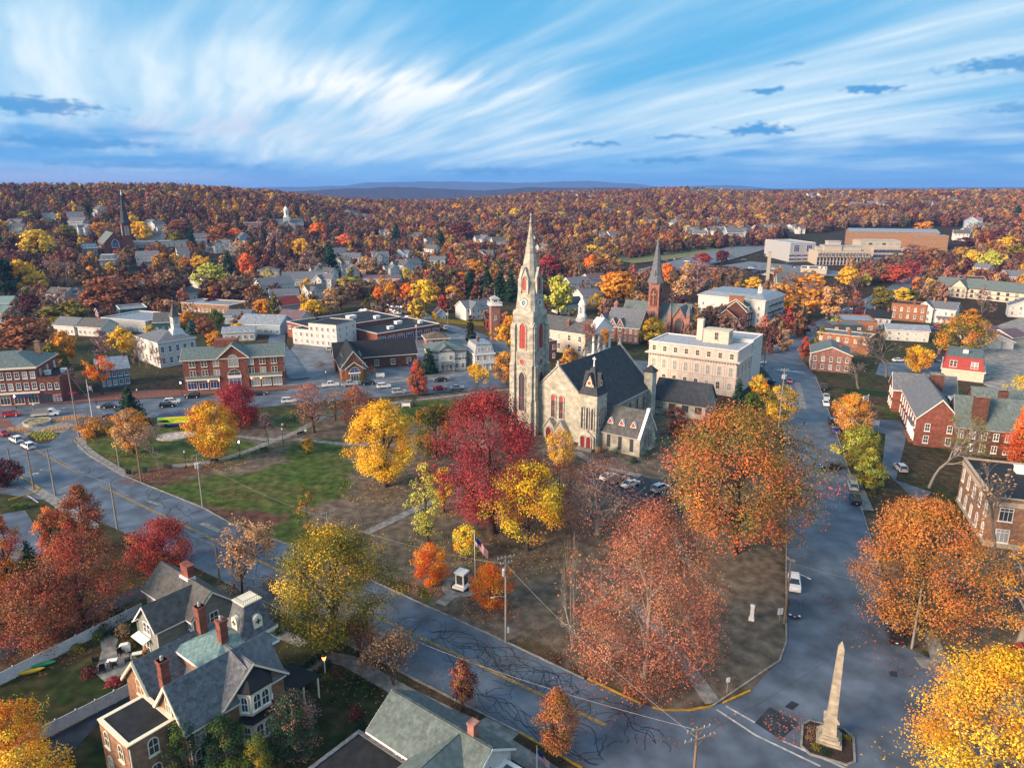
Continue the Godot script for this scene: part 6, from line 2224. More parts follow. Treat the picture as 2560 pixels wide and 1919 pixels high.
func make_fountain():
	var n:=thing("round_planter","round pale stone planter with yellow flowers on the paved corner","planter",V3(PLANTER[0],0,PLANTER[1]))
	var w:=MB.new()
	w.lathe(Vector3.ZERO,[[3.4,0],[3.4,.75],[3.5,.8],[3.5,.95],[3.0,.95],[3.0,.7],[.0,.7]],24)
	part("stone_ring",w,M.stone_trim,n)
	var rng:=RandomNumberGenerator.new()
	rng.seed=2
	var f:=MB.new()
	for k in 700:
		var r:=2.9*sqrt(rng.randf()); var a:=rng.randf()*TAU
		leaf(f,V3(cos(a)*r,.75+rng.randf()*(.75-r*.18),sin(a)*r),Vector3.UP,.12,TINTS.gold[rng.randi() % 4] if rng.randf()<.35 else TINTS.green[rng.randi() % 4],rng)
	part("flowers",f,M.leaf,n)
	for q in GRASS_BEDS:
		var g:=MB.new()
		for k in int(q[2]*q[3]*60):
			var p:=V3(rng.randf_range(-1,1)*q[2],0,rng.randf_range(-1,1)*q[3])
			if Vector2(p.x/q[2],p.z/q[3]).length()>1.0:continue
			var tip:=p+V3(rng.randf_range(-.4,.4),rng.randf_range(.5,1.1),rng.randf_range(-.4,.4))
			var s:=V3(rng.randf_range(-1,1),0,rng.randf_range(-1,1)).normalized()*.06
			g.tri(p-s,p+s,tip,tone(TINTS.tan[rng.randi() % 4],rng.randf_range(.9,1.5)))
		var o:=solo("ornamental_grass",g,M.leaf,"dry straw-coloured ornamental grass bed around the round planter","grass bed",V3(q[0],0,q[1]),q[4],"dry grass beds by the round planter")
		o.set_meta("kind","stuff")
	for q in CUSHIONS:
		bush(V3(q[0],.03,q[1]),.55,.5,"lime","small pale green cushion plant on the dark mulch bed","cushion plants on the mulch bed",70,.13)
func make_patio():
	for q in PATIO:
		var n:Node3D
		match q[0]:
			"chair":
				n=thing("patio_chair","black woven patio chair on the paved patio","chair",V3(q[1],.04,q[2]),q[3],"patio chairs")
				var s:=MB.new()
				s.box(V3(0,.4,0),V3(.7,.12,.7))
				part("seat",s,M.black_metal,n)
				var b:=MB.new()
				b.box(V3(0,.75,-.32),V3(.7,.6,.08))
				part("backrest",b,M.black_metal,n)
				for x in [-.34,.34]:
					var a:=MB.new()
					a.box(V3(x,.6,0),V3(.08,.08,.66)); a.box(V3(x,.3,.3),V3(.07,.6,.07)); a.box(V3(x,.3,-.3),V3(.07,.6,.07))
					part("arm",a,M.black_metal,n)
			"table":
				n=thing("patio_table",q[4],"table",V3(q[1],.04,q[2]),q[3])
				var t:=MB.new()
				t.box(V3(0,.68,0),V3(1.3,.06,.8))
				part("tabletop",t,M.trim_white,n)
				for x in [-.55,.55]:
					for z in [-.32,.32]:
						var l:=MB.new()
						l.box(V3(x,.33,z),V3(.07,.66,.07))
						part("leg",l,M.black_metal,n)
			"grill":
				n=thing("covered_grill",q[4],"grill",V3(q[1],.04,q[2]),q[3])
				var g:=MB.new()
				g.prism(PackedVector2Array([Vector2(-.7,0),Vector2(.7,0),Vector2(.7,.9),Vector2(.45,1.15),Vector2(-.45,1.15),Vector2(-.7,.9)]),T3( V3(0,0,-.35)),.7)
				part("cover",g,M.trim_white,n)
	for q in KAYAKS:
		var k:=MB.new()
		k.tube(PackedVector3Array([V3(-1.6,.25,0),V3(-1.0,.18,0),V3(0,.16,0),V3(1.0,.18,0),V3(1.6,.25,0)]),PackedFloat32Array([.03,.26,.34,.26,.03]),8)
		solo("kayak",k,mat("kayak_"+q[3],Color(.55,.35,.02) if q[3]=="yellow" else Color(.02,.25,.10),.4),q[3]+" kayak lying on the grass against the white fence","kayak",V3(q[0],.12,q[1]),q[2])
func make_leaf_litter():
	var rng:=RandomNumberGenerator.new()
	rng.seed=66
	var m:=MB.new()
	var under:=[]
	for q in TREES:
		if q[4]>-200.0 and not (q[2].get("kind","")=="conifer"): under.append([q[3],q[4],q[2].r*1.35,q[2].tint,int(60*q[2].r)])
	for q in under+LITTER:
		var tones:Array=TINTS[q[3]]
		for k in q[4]:
			var r:float=q[2]*sqrt(rng.randf()); var a:=rng.randf()*TAU
			leaf(m,V3(q[0]+cos(a)*r,.05,q[1]+sin(a)*r),V3(0,3,0),rng.randf_range(.08,.2),tone(tones[rng.randi() % tones.size()],rng.randf_range(.6,1.1)),rng)
	var o:=solo("fallen_leaves",m,M.leaf,"fallen autumn leaves scattered over grass and road edges","leaves")
	o.set_meta("kind","stuff")
func make_small_things():
	for q in FENCES:fence(q[0],q[1],q[2])
	make_coach()
	make_flatbed()
	make_memorial()
	make_fountain()
	make_patio()
	make_leaf_litter()
	for q in BUSHES:bush(V3(q[0],0,q[1]),q[2],q[3],q[4],q[5],q[6] if q.size()>6 else "",q[7] if q.size()>6 else 420,q[8] if q.size()>6 else .12)
	for q in HEDGES:hedge(V3(q[0],0,q[1]),V3(q[2],0,q[3]),q[4],q[5],q[6],q[7])
	for q in PEOPLE:person(V3(q[0],0,q[1]),q[2],q[3],q[4],q[5],q[6],q[7])
	var h:=thing("fire_hydrant","red fire hydrant on the leafy verge","hydrant",V3(HYDRANT[0],0,HYDRANT[1]))
	var b:=MB.new()
	b.lathe(Vector3.ZERO,[[.18,0],[.18,.08],[.13,.1],[.13,.55],[.17,.57],[.17,.62],[.11,.75],[.04,.8],[0,.85]],10)
	part("barrel",b,mat("hydrant_red",Color(.45,.02,.02),.4),h)
	for s in [-1,1]:
		var c:=MB.new()
		c.cyl(V3(0,.42,0),V3(s*.22,.42,0),.07,.06,8)
		part("outlet",c,M.hydrant_red,h)
	var mk:=thing("stone_marker","slim white stone marker on the brown lawn","monument",V3(MARKER[0],0,MARKER[1]),-.4)
	var mb:=MB.new()
	mb.lathe(Vector3.ZERO,[[.6,0],[.6,.25],[.42,.3],[.36,2.2],[.46,2.3],[.46,2.45],[.0,2.6]],4,Color.WHITE,PI/4)
	part("pillar",mb,M.trim_white,mk)
	for q in BINS:
		var bn:=thing("litter_bin",q[2],"bin",V3(q[0],0,q[1]),.0,"black bins at the park corner")
		var bm:=MB.new()
		bm.lathe(Vector3.ZERO,[[.28,0],[.36,.95],[.4,.95],[.4,1.05],[.15,1.2],[0,1.22]],10)
		part("barrel",bm,M.black_metal,bn)
	var cb:=thing("utility_cabinet","dark green utility cabinet in the park corner","cabinet",V3(CABINET[0],0,CABINET[1]),.3)
	var cm:=MB.new()
	cm.box(V3(0,.7,0),V3(.9,1.4,.7)); cm.box(V3(0,1.44,0),V3(1.0,.08,.8))
	part("housing",cm,mat("cabinet_green",Color(.015,.06,.045),.5),cb)
	var pf:=thing("stone_terrace","low oval stone-edged terrace beside the coach","terrace",V3(TERRACE[0],0,TERRACE[1]),.2)
	var tm:=MB.new()
	tm.lathe(Vector3.ZERO,[[4.0,0],[4.0,.45],[3.6,.45],[3.6,.3],[0,.3]],24)
	part("stone_ring",tm,M.stone_trim,pf)
	pf.scale=V3(1.25,1,.8)
	var vl:=thing("garden_lamp","lit copper lantern on a white post beside the front walk","lamp post",V3(GARDEN_LAMP[0],0,GARDEN_LAMP[1]))
	var vp:=MB.new()
	vp.cyl(Vector3.ZERO,V3(0,2.2,0),.1,.07,8)
	part("post",vp,M.trim_white,vl)
	var vg:=MB.new()
	vg.lathe(Vector3.ZERO,[[.15,2.2],[.3,2.6],[.28,2.8]],6)
	part("lantern",vg,glow("lamp_amber",Color(1.0,.5,.2),3.0),vl)
	var vc:=MB.new()
	vc.lathe(Vector3.ZERO,[[.34,2.8],[.1,3.1],[0,3.25]],6)
	part("lantern_cap",vc,M.trim_dark,vl)
	var ol:=OmniLight3D.new()
	ol.name="lamp_light"
	ol.light_color=Color(1.0,.6,.3); ol.light_energy=2.0; ol.light_size=.2; ol.omni_range=40.0; ol.omni_attenuation=2.0; ol.shadow_enabled=true
	vl.add_child(ol,true)
	ol.position=V3(0,2.55,0)
	for q in BOARDS:
		var sb:=thing("sign_board",q[5],"sign",V3(q[0],0,q[1]),q[2])
		for s in [-1,1]:
			var p:=MB.new()
			p.box(V3(s*(q[3]/2+.08),q[4]/2,0),V3(.16,q[4]+.3,.16))
			part("post",p,M.trim_white,sb)
		var bd:=MB.new()
		bd.box(V3(0,q[4]*.62,0),V3(q[3],q[4]*.7,.08))
		part("board",bd,M.trim_white,sb)
	for q in UMBRELLAS:
		var um:=thing("parasol","bright red parasol over the pavement tables","umbrella",V3(q[0],0,q[1]),.0,"red parasols by the brick corner block")
		var up:=MB.new()
		up.cyl(Vector3.ZERO,V3(0,2.6,0),.03,.03,6)
		part("pole",up,M.trim_white,um)
		var uc:=MB.new()
		uc.lathe(Vector3.ZERO,[[1.5,2.1],[1.45,2.16],[.0,2.75]],8)
		part("canopy",uc,mat("parasol_red",Color(.55,.015,.06),.8),um)
# ---------------------------------------------------------------- surveyed positions
var GROUND_PATCHES := [
	["litter", PackedVector2Array([Vector2(-89.6,-151.4),Vector2(-49.3,-124.7),Vector2(-34.1,-113.9),Vector2(-12.6,-98.8),Vector2(10.7,-81.7),Vector2(21.2,-75.9),Vector2(31.6,-79.7),Vector2(40.1,-90.5),Vector2(67.0,-162.6),Vector2(50.8,-205.8),Vector2(2.7,-233.5),Vector2(-46.9,-210.0),Vector2(-67.7,-197.8),Vector2(-83.6,-180.3),Vector2(-95.0,-171.0)])],
	["lawn", PackedVector2Array([Vector2(-110.7,-172.5),Vector2(-110.2,-181.9),Vector2(-98.9,-187.6),Vector2(-83.5,-185.2),Vector2(-72.9,-180.3),Vector2(-60.7,-172.5),Vector2(-54.4,-175.6),Vector2(-41.6,-174.6),Vector2(-36.5,-160.0),Vector2(-36.6,-143.5),Vector2(-41.4,-135.4),Vector2(-45.2,-131.6),Vector2(-40.5,-126.3),Vector2(-32.3,-124.7),Vector2(-32.7,-113.9),Vector2(-43.9,-122.2),Vector2(-57.8,-130.7),Vector2(-72.3,-141.4),Vector2(-87.3,-152.1)])],
	["litter", PackedVector2Array([Vector2(-76.8,-151.4),Vector2(-72.0,-157.4),Vector2(-64.4,-168.2),Vector2(-57.2,-171.0),Vector2(-56.6,-162.6),Vector2(-63.5,-155.0),Vector2(-69.0,-150.2)])],
	["lawn", PackedVector2Array([Vector2(-85.8,-171.0),Vector2(-77.2,-180.3),Vector2(-65.4,-174.0),Vector2(-70.3,-162.6),Vector2(-78.9,-160.0)])],
	["lawn", PackedVector2Array([Vector2(-69.5,-199.8),Vector2(-59.6,-202.5),Vector2(-55.2,-190.5),Vector2(-59.5,-178.7),Vector2(-66.5,-186.9)])],
	["lawn", PackedVector2Array([Vector2(-34.5,-210.0),Vector2(-14.1,-218.8),Vector2(-2.5,-214.3),Vector2(-9.3,-197.8),Vector2(-27.0,-190.5),Vector2(-36.7,-194.1)])],
	["rust", PackedVector2Array([Vector2(-87.5,-152.5),Vector2(-83.4,-157.4),Vector2(-73.1,-160.0),Vector2(-69.1,-155.0),Vector2(-76.3,-150.2),Vector2(-80.1,-146.8)])],
	["rust", PackedVector2Array([Vector2(-61.4,-132.6),Vector2(-56.0,-134.4),Vector2(-47.1,-129.8),Vector2(-47.7,-124.7),Vector2(-55.2,-128.1)])],
	["lawn", PackedVector2Array([Vector2(-18.3,-103.4),Vector2(-15.8,-104.0),Vector2(-12.1,-100.5),Vector2(-13.0,-99.4)])],
	["pale", PackedVector2Array([Vector2(-6.2,-97.7),Vector2(-3.1,-98.2),Vector2(0.0,-94.5),Vector2(-2.4,-93.5)])],
	["pale", PackedVector2Array([Vector2(19.5,-82.5),Vector2(23.6,-81.7),Vector2(22.0,-79.4),Vector2(18.0,-80.1)])],
	["pale", PackedVector2Array([Vector2(6.1,-84.2),Vector2(8.7,-83.4),Vector2(7.5,-82.1)])],
	["pale", PackedVector2Array([Vector2(36.0,-118.3),Vector2(43.1,-119.8),Vector2(43.9,-115.3),Vector2(38.3,-111.1),Vector2(34.1,-113.9)])],
	["pale", PackedVector2Array([Vector2(-30.0,-128.1),Vector2(-25.5,-129.8),Vector2(-25.4,-124.7),Vector2(-30.0,-124.7)])],
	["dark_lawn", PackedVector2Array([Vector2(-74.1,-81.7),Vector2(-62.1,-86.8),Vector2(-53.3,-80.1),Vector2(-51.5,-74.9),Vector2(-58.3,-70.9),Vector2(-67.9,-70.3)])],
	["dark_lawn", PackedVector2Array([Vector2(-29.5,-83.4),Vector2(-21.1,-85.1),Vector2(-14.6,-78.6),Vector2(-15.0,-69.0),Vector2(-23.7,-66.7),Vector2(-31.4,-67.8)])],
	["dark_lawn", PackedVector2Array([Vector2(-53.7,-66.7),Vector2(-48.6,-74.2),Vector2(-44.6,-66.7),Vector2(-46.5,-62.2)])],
	["lawn", PackedVector2Array([Vector2(-110.4,-146.8),Vector2(-105.9,-152.5),Vector2(-102.9,-143.5)])],
	["litter", PackedVector2Array([Vector2(-48.6,-107.2),Vector2(-38.3,-104.6),Vector2(-34.6,-96.6),Vector2(-39.6,-93.5),Vector2(-47.5,-101.1)])],
	["litter", PackedVector2Array([Vector2(71.8,-129.8),Vector2(101.6,-124.7),Vector2(70.8,-81.7),Vector2(57.6,-86.8),Vector2(60.3,-101.1)])],
	["lawn", PackedVector2Array([Vector2(113.4,-210.0),Vector2(127.1,-205.8),Vector2(117.0,-194.1),Vector2(107.4,-197.8)])],
	["dark_lawn", PackedVector2Array([Vector2(99.2,-190.5),Vector2(107.1,-190.5),Vector2(91.4,-160.0),Vector2(87.5,-168.2)])],
	["litter", PackedVector2Array([Vector2(119.4,-276.1),Vector2(133.7,-276.1),Vector2(126.0,-265.8),Vector2(107.5,-265.8)])],
	["litter", PackedVector2Array([Vector2(105.9,-276.1),Vector2(117.7,-279.7),Vector2(115.2,-265.8),Vector2(102.8,-261.3)])]]
const PAVED := [
	["road","asphalt",0.008,[[-260,-275],[-175,-214],[-112,-205],[-117,-186],[-115.3,-176.8],[-106.1,-166.8],[-89.3,-152.7],[-82.1,-147.7],[-64.1,-135.6],[-55.3,-128.2],[-37.6,-117.2],[-19.6,-104],[-12.7,-98.8],[-1,-90.2],[9.7,-82],[16.5,-77.2],[19.3,-76],[22.6,-76],[25.5,-76.7],[27,-77],[60,-70],[50,-40],[30,-48],[16,-60],[5.6,-68.5],[.9,-72.1],[-10.1,-79.8],[-48.7,-106.9],[-76.6,-125.8],[-98,-139],[-112,-143],[-150,-150],[-260,-190]]],
	["road","asphalt",0.012,[[40,-90.2],[41.7,-94.9],[48.4,-112.8],[53.8,-127.2],[74.1,-183.6],[90.5,-236.2],[94,-262],[112,-266],[108,-245],[97,-210.4],[86.5,-178],[72.3,-135.2],[56.6,-89],[60,-85],[66,-78],[72,-62],[80,-35],[36,-35],[22,-62],[24.5,-76.2],[31,-79.3],[37,-85.5]]],
	["road","asphalt",0.016,[[-260,-150],[-142,-187],[-118,-192],[-61,-212],[-21,-224],[30,-240],[93,-258],[112,-272],[95,-280],[30,-258],[-30,-241.6],[-63.5,-228],[-128.7,-212.5],[-260,-178]]],
	["parking_lot","asphalt_dark",0.004,[[16.6,-158],[27.9,-154.5],[34.3,-149],[42,-155],[62.7,-198.6],[68.6,-197.1],[73.2,-184.2],[69.1,-169.6],[56.7,-160],[43.3,-139.4],[33.8,-131.3],[23.9,-140.4],[16.2,-149]]],
	["parking_lot","asphalt_worn",0.004,[[-89.1,-265.8],[-94.3,-307.7],[-83.4,-324.2],[-67,-307.7],[-56.7,-309.4],[-41.6,-331.1],[-16.4,-318.5],[3.4,-295.1],[6.4,-276.1],[1.5,-250.2],[-21,-241],[-61.7,-229.9],[-73.5,-225.5],[-80.3,-233.5]]],
	["parking_lot","asphalt_worn",0.004,[[-81.5,-358.1],[-82.9,-419.1],[-54.3,-399.5],[-40.7,-367.7],[-37,-341.4],[-50.9,-330.1],[-66,-351.3]]],
	["parking_lot","gravel",0.004,[[163.6,-247.2],[189.3,-283.4],[235.5,-341.4],[301,-396.7],[143.4,-177.1],[155.3,-210]]],
	["parking_lot","asphalt_dark",0.004,[[166,-279.7],[182.8,-283.4],[172,-265.8],[159,-267.2]]],
	["parking_lot","asphalt",0.004,[[141.3,-265.8],[164.4,-265.8],[158.2,-250.2],[136.2,-238.8],[130.6,-247.2]]],
	["driveway","asphalt",0.006,[[96,-195.9],[111.2,-194.1],[107.9,-183.6],[87.2,-150.2],[91.6,-143.5],[85.5,-137.4],[87.7,-157.4],[101,-181.9],[94.7,-190.5]]],
	["parking_lot","asphalt",0.004,[[-107.2,-130.8],[-100.3,-134.5],[-91.6,-125.2],[-84.3,-116.6],[-87.8,-113],[-94.8,-111.9]]],
	["driveway","asphalt_dark",0.006,[[-75.6,-88.8],[-69.6,-95.8],[-67,-99.4],[-61.6,-105.9],[-59.5,-102.5],[-64,-96.4],[-68.3,-90.8],[-72.5,-84.5]]],
	["driveway","asphalt_dark",0.006,[[-56.9,-67],[-56.5,-69.7],[-49.7,-79.2],[-48.5,-78.2],[-51,-73.8],[-51.4,-69.9],[-51.7,-66.7]]],
	["patio","concrete",0.012,[[-60.9,-91.5],[-59.4,-91.8],[-57.7,-90.8],[-57,-88.8],[-53.9,-87.3],[-52.1,-86],[-51.7,-83.4],[-52.8,-82.2],[-54.5,-81.4],[-57.1,-83.4],[-57.7,-85.7],[-58.7,-88.2]]],
	["driveway","concrete",0.020,[[-4.5,-73.7],[-3.23,-74.8],[.86,-72],[-.3,-70.6]]],
	["driveway","concrete",0.020,[[56.6,-86.7],[58.6,-86.1],[60.7,-85.2],[67.4,-83.4],[69.6,-83],[67.5,-79.9],[65.5,-80.3],[59.7,-83.4],[56.4,-84.3]]],
	["pavement","concrete",0.024,[[61.2,-92.5],[62.9,-91.8],[60.8,-84.9],[58.6,-85.8]]],
	["driveway","asphalt_dark",0.006,[[72.7,-107.2],[78.7,-105.5],[84.9,-103.8],[80.7,-97.9],[73.8,-100.6],[69.5,-101.8]]],
	["road_patch","asphalt_dark",0.024,[[32.8,-76.6],[35.5,-73.7],[32.2,-71],[30,-73.8]]],
	["road_patch","asphalt_dark",0.024,[[36,-77.7],[36.8,-77.1],[35.5,-76],[34.7,-76.6]]],
	["road_patch","asphalt_dark",0.024,[[51.5,-83.7],[52.6,-83.5],[52.1,-82.3],[51.2,-82.5]]],
	["road_patch","concrete",0.024,[[-77.8,-139.5],[-72.9,-137],[-72.7,-135.9],[-77.4,-138.8]]],
	["road_patch","asphalt_worn",0.024,[[-100.2,-144.4],[-98.5,-148],[-95.4,-146],[-98.4,-142.5]]],
	["road_patch","concrete",0.024,[[-61.9,-128.2],[-60.7,-128.9],[-56.2,-125.5],[-56.7,-124.5]]],
	["plaza","paver",0.024,[[-160,-206],[-128.7,-213.5],[-95,-222],[-66,-229],[-66,-233],[-100,-226.5],[-120,-226],[-150,-219],[-162,-213]]],
	["plaza","concrete",0.028,[[-139.1,-188.8],[-140.2,-196],[-134.7,-196.7],[-124,-190.7],[-121.7,-188.2],[-122.7,-183.2],[-121.5,-176.3],[-122.4,-173.5],[-129.8,-179.7]]],
	["mulch_bed","mulch",0.032,[[-130,-179.7],[-130.6,-183.8],[-126.2,-183.2],[-122.7,-183.2],[-120.8,-175.2],[-122.6,-173.8]]],
	["crosswalk","paver",0.034,[[-149.8,-196],[-146.9,-196],[-138.7,-188.8],[-140.2,-186.9],[-146.9,-190.7]]]]
const STRIPS := [
	["road", "asphalt", 0.0060, 13.0, [[101,-262],[119,-302],[160,-352],[205,-410],[243,-455],[300,-530],[380,-640]]],
	["road", "asphalt", 0.0100, 9.0, [[-35.4,-344.6],[-18.4,-321.3],[1.63,-283.4],[10,-255]]],
	["road", "asphalt", 0.0120, 8.0, [[1.63,-283.4],[20.6,-299.2],[31.1,-269.2],[60,-262]]],
	["pavement", "concrete", 0.0380, 2.2, [[-115.7,-180.3],[-110.7,-172.5],[-103.5,-165.4],[-88.4,-152.5]]],
	["pavement", "concrete", 0.0420, 2.4, [[-81,-158.5],[-71.5,-162.1],[-66.7,-169],[-62.2,-177.1],[-58.5,-184.2],[-54.9,-197.8]]],
	["pavement", "concrete", 0.0460, 2.0, [[-57.7,-177.7],[-41.4,-173.4],[-25.9,-173.4],[-8.2,-171]]],
	["pavement", "concrete", 0.0500, 2.0, [[-73.9,-180.3],[-63.3,-177.1]]],
	["pavement", "concrete", 0.0420, 2.0, [[-28,-124.2],[-21.5,-132.8],[-15.4,-140.4],[-7.3,-150.2]]],
	["pavement", "concrete", 0.0420, 2.2, [[25.8,-77.3],[23.7,-86.8],[21.7,-94],[18.3,-103.4]]],
	["pavement", "concrete", 0.0420, 2.4, [[-26.5,-86.8],[-22.9,-85.8],[-14.2,-79.3],[-3.2,-72.1],[6.2,-64.4]]],
	["pavement", "concrete", 0.0460, 2.0, [[-29.1,-81.2],[-25.7,-86.8]]],
	["pavement", "concrete", 0.0460, 1.9, [[-47.5,-101.1],[-38.8,-94.5],[-30.1,-89.6]]],
	["pavement", "concrete", 0.0460, 1.8, [[-39.5,-210],[-14.2,-221.2],[2.7,-228.4]]],
	["pavement", "concrete", 0.0420, 2.0, [[98,-236],[88,-205]]],
	["pavement", "concrete", 0.0440, 2.2, [[-62,-230],[-22,-242.5]]],
	["pavement", "concrete", 0.0460, 2.2, [[-108.1,-147.5],[-101.4,-142.5],[-92.7,-135.4],[-81,-126.3]]],
	["pavement", "concrete", 0.0460, 2.0, [[16.1,-168.2],[21,-158.7],[29.5,-152.5]]],
	["pavement", "concrete", 0.0440, 2.4, [[78.9,-153.7],[73.2,-134.4]]],
	["parking_lot", "asphalt_worn", 0.5000, 46.0, [[190.5,-610.4],[219.7,-578.7],[239.8,-535.5]]],
	["parking_lot", "asphalt_worn", 0.4500, 36.0, [[96.7,-539.6],[169.7,-635.4],[258.9,-754.5]]],
	["road", "asphalt_worn", 0.5500, 9.0, [[237.9,-531.2],[320.9,-626.8],[383.1,-676.8]]],
	["meadow", "meadow", 0.4000, 48.0, [[91.6,-633],[136.2,-662.7],[203,-718.3]]],
	["road", "asphalt", 0.3000, 7.0, [[-199.6,-494.6],[-158.6,-439.4],[-118.2,-358.1],[-101.3,-299.2],[-74,-240]]],
	["parking_lot", "asphalt_worn", 0.4000, 16.0, [[-253.6,-475.8],[-229.1,-505.4]]]]
const KERBS := [
[[-115.3,-176.8],[-106.1,-166.8],[-89.3,-152.7],[-82.1,-147.7],[-64.1,-135.6],[-55.3,-128.2],[-37.6,-117.2],[-19.6,-104],[-12.7,-98.8],[-1,-90.2],[9.7,-82]],
[[25.5,-76.7],[37.4,-85.8],[40,-90.2],[41.7,-94.9],[48.4,-112.8],[53.8,-127.2],[74.1,-183.6],[90.5,-236.2]],
[[108,-245],[97,-210.4],[86.5,-178],[72.3,-135.2],[56.6,-89]],
[[-48.7,-106.9],[-10.1,-79.8],[.9,-72.1]],
[[-105.5,-146.8],[-115,-153.7]],
[[-62,-229],[-24,-241]]]
const YELLOW_KERBS := [
[[10.2,-82],[16.5,-77.2]],
[[17.9,-76.5],[19.3,-76],[22.6,-76],[25.5,-76.7]],
[[27.1,-77.3],[31.3,-79.6]],
[[-112.4,-151.6],[-105.9,-146.8],[-104,-145.2],[-103.9,-143.1],[-107,-139.4]],
[[.9,-72.1],[8,-66.6]]]
const LINES := [
	["paint_yellow", 0.044, 0.13, [[-171.9,-210.1],[-98.9,-152.7]]],
	["paint_yellow", 0.044, 0.13, [[-172.1,-209.9],[-99.1,-152.5]]],
	["paint_yellow", 0.044, 0.13, [[-91.7,-147.1],[11.6,-73.5]]],
	["paint_yellow", 0.044, 0.13, [[-91.9,-146.9],[11.4,-73.3]]],
	["paint_yellow", 0.044, 0.12, [[-142.4,-199.2],[-21.8,-235.2]]],
	["paint_yellow", 0.044, 0.12, [[118.9,-300.1],[204.9,-408.1]]],
	["paint_yellow", 0.044, 0.12, [[-142.4,-198.8],[-21.8,-234.8]]],
	["paint_yellow", 0.044, 0.12, [[119.1,-299.9],[205.1,-407.9]]],
	["paint_white", 0.044, 0.12, [[-205,-172],[-142.4,-195],[-120,-201]]],
	["paint_white", 0.044, 0.12, [[-142.4,-204],[-110,-212.5]]],
	["paint_white", 0.044, 0.30, [[27.3,-76.7],[30,-73.8]]],
	["paint_white", 0.044, 0.30, [[25.9,-76.1],[29.4,-71.7]]],
	["paint_white", 0.044, 0.30, [[29.4,-71.7],[35.2,-66.9]]],
	["paint_white", 0.044, 0.30, [[32.3,-70.8],[38.3,-66.3]]],
	["paint_white", 0.044, 0.60, [[96.7,-254.8],[98.7,-251.6]]],
	["paint_white", 0.044, 0.60, [[97.6,-254.4],[99.6,-251.2]]],
	["paint_white", 0.044, 0.60, [[98.5,-254],[100.5,-250.8]]],
	["paint_white", 0.044, 0.60, [[99.4,-253.7],[101.4,-250.5]]],
	["paint_white", 0.044, 0.60, [[100.2,-253.3],[102.2,-250.1]]],
	["paint_white", 0.044, 0.60, [[101.1,-252.9],[103.1,-249.7]]],
	["paint_white", 0.044, 0.60, [[102,-252.5],[104,-249.3]]],
	["paint_white", 0.044, 0.60, [[102.9,-252.2],[104.9,-249]]],
	["paint_white", 0.044, 0.60, [[103.8,-251.8],[105.8,-248.6]]],
	["paint_white", 0.044, 0.12, [[-124.3,-161.8],[-123.7,-167.7]]],
	["paint_white", 0.044, 0.12, [[-118.4,-156.2],[-111.8,-154.4]]],
	["paint_white", 0.044, 0.30, [[-105,-142.1],[-99.9,-138.1]]],
	["paint_white", 0.044, 0.30, [[-104.5,-143.7],[-98.7,-139.5]]],
	["paint_white", 0.044, 0.10, [[-82.6,-265.8],[-78,-267.3]]],
	["paint_white", 0.044, 0.10, [[-82.4,-269.9],[-77.8,-271.4]]],
	["paint_white", 0.044, 0.10, [[-82.2,-274],[-77.6,-275.5]]],
	["paint_white", 0.044, 0.10, [[-82,-278.3],[-77.4,-279.8]]],
	["paint_white", 0.044, 0.10, [[-81.7,-282.7],[-77.1,-284.2]]],
	["paint_white", 0.044, 0.10, [[-81.5,-287.2],[-76.9,-288.7]]],
	["paint_white", 0.044, 0.10, [[-81.2,-291.9],[-76.6,-293.4]]],
	["paint_white", 0.044, 0.10, [[-80.9,-296.7],[-76.3,-298.2]]],
	["paint_white", 0.044, 0.10, [[-80.7,-301.7],[-76.1,-303.2]]],
	["paint_white", 0.044, 0.10, [[24.6,-144.6],[27.6,-148.4]]],
	["paint_white", 0.044, 0.10, [[26.7,-142.2],[29.7,-146]]],
	["paint_white", 0.044, 0.10, [[28.7,-140],[31.7,-143.8]]],
	["paint_white", 0.044, 0.10, [[30.6,-137.7],[33.6,-141.5]]],
	["paint_white", 0.044, 0.10, [[32.5,-135.6],[35.5,-139.4]]],
	["paint_white", 0.044, 0.10, [[34.3,-133.5],[37.3,-137.3]]],
	["paint_white", 0.044, 0.10, [[36.1,-131.5],[39.1,-135.3]]],
	["paint_white", 0.044, 0.10, [[37.9,-129.5],[40.9,-133.3]]]]
const CRACKS := [
[-17.1,-96.4,7.4,-79.5,9,.9,34,3],
[7.4,-79.5,18,-71,5,1.2,20,3.5],
[-5.3,-80,11.2,-69,7,.9,20,2.6],
[-60,-122,-17.1,-96.4,3,2,40,5.5],
[-12,-91,9,-76,3,3.5,34,5],
[-100,-158,-62,-131,4,3,26,5],
[-70,-127,-20,-97,2,3.5,26,4]]
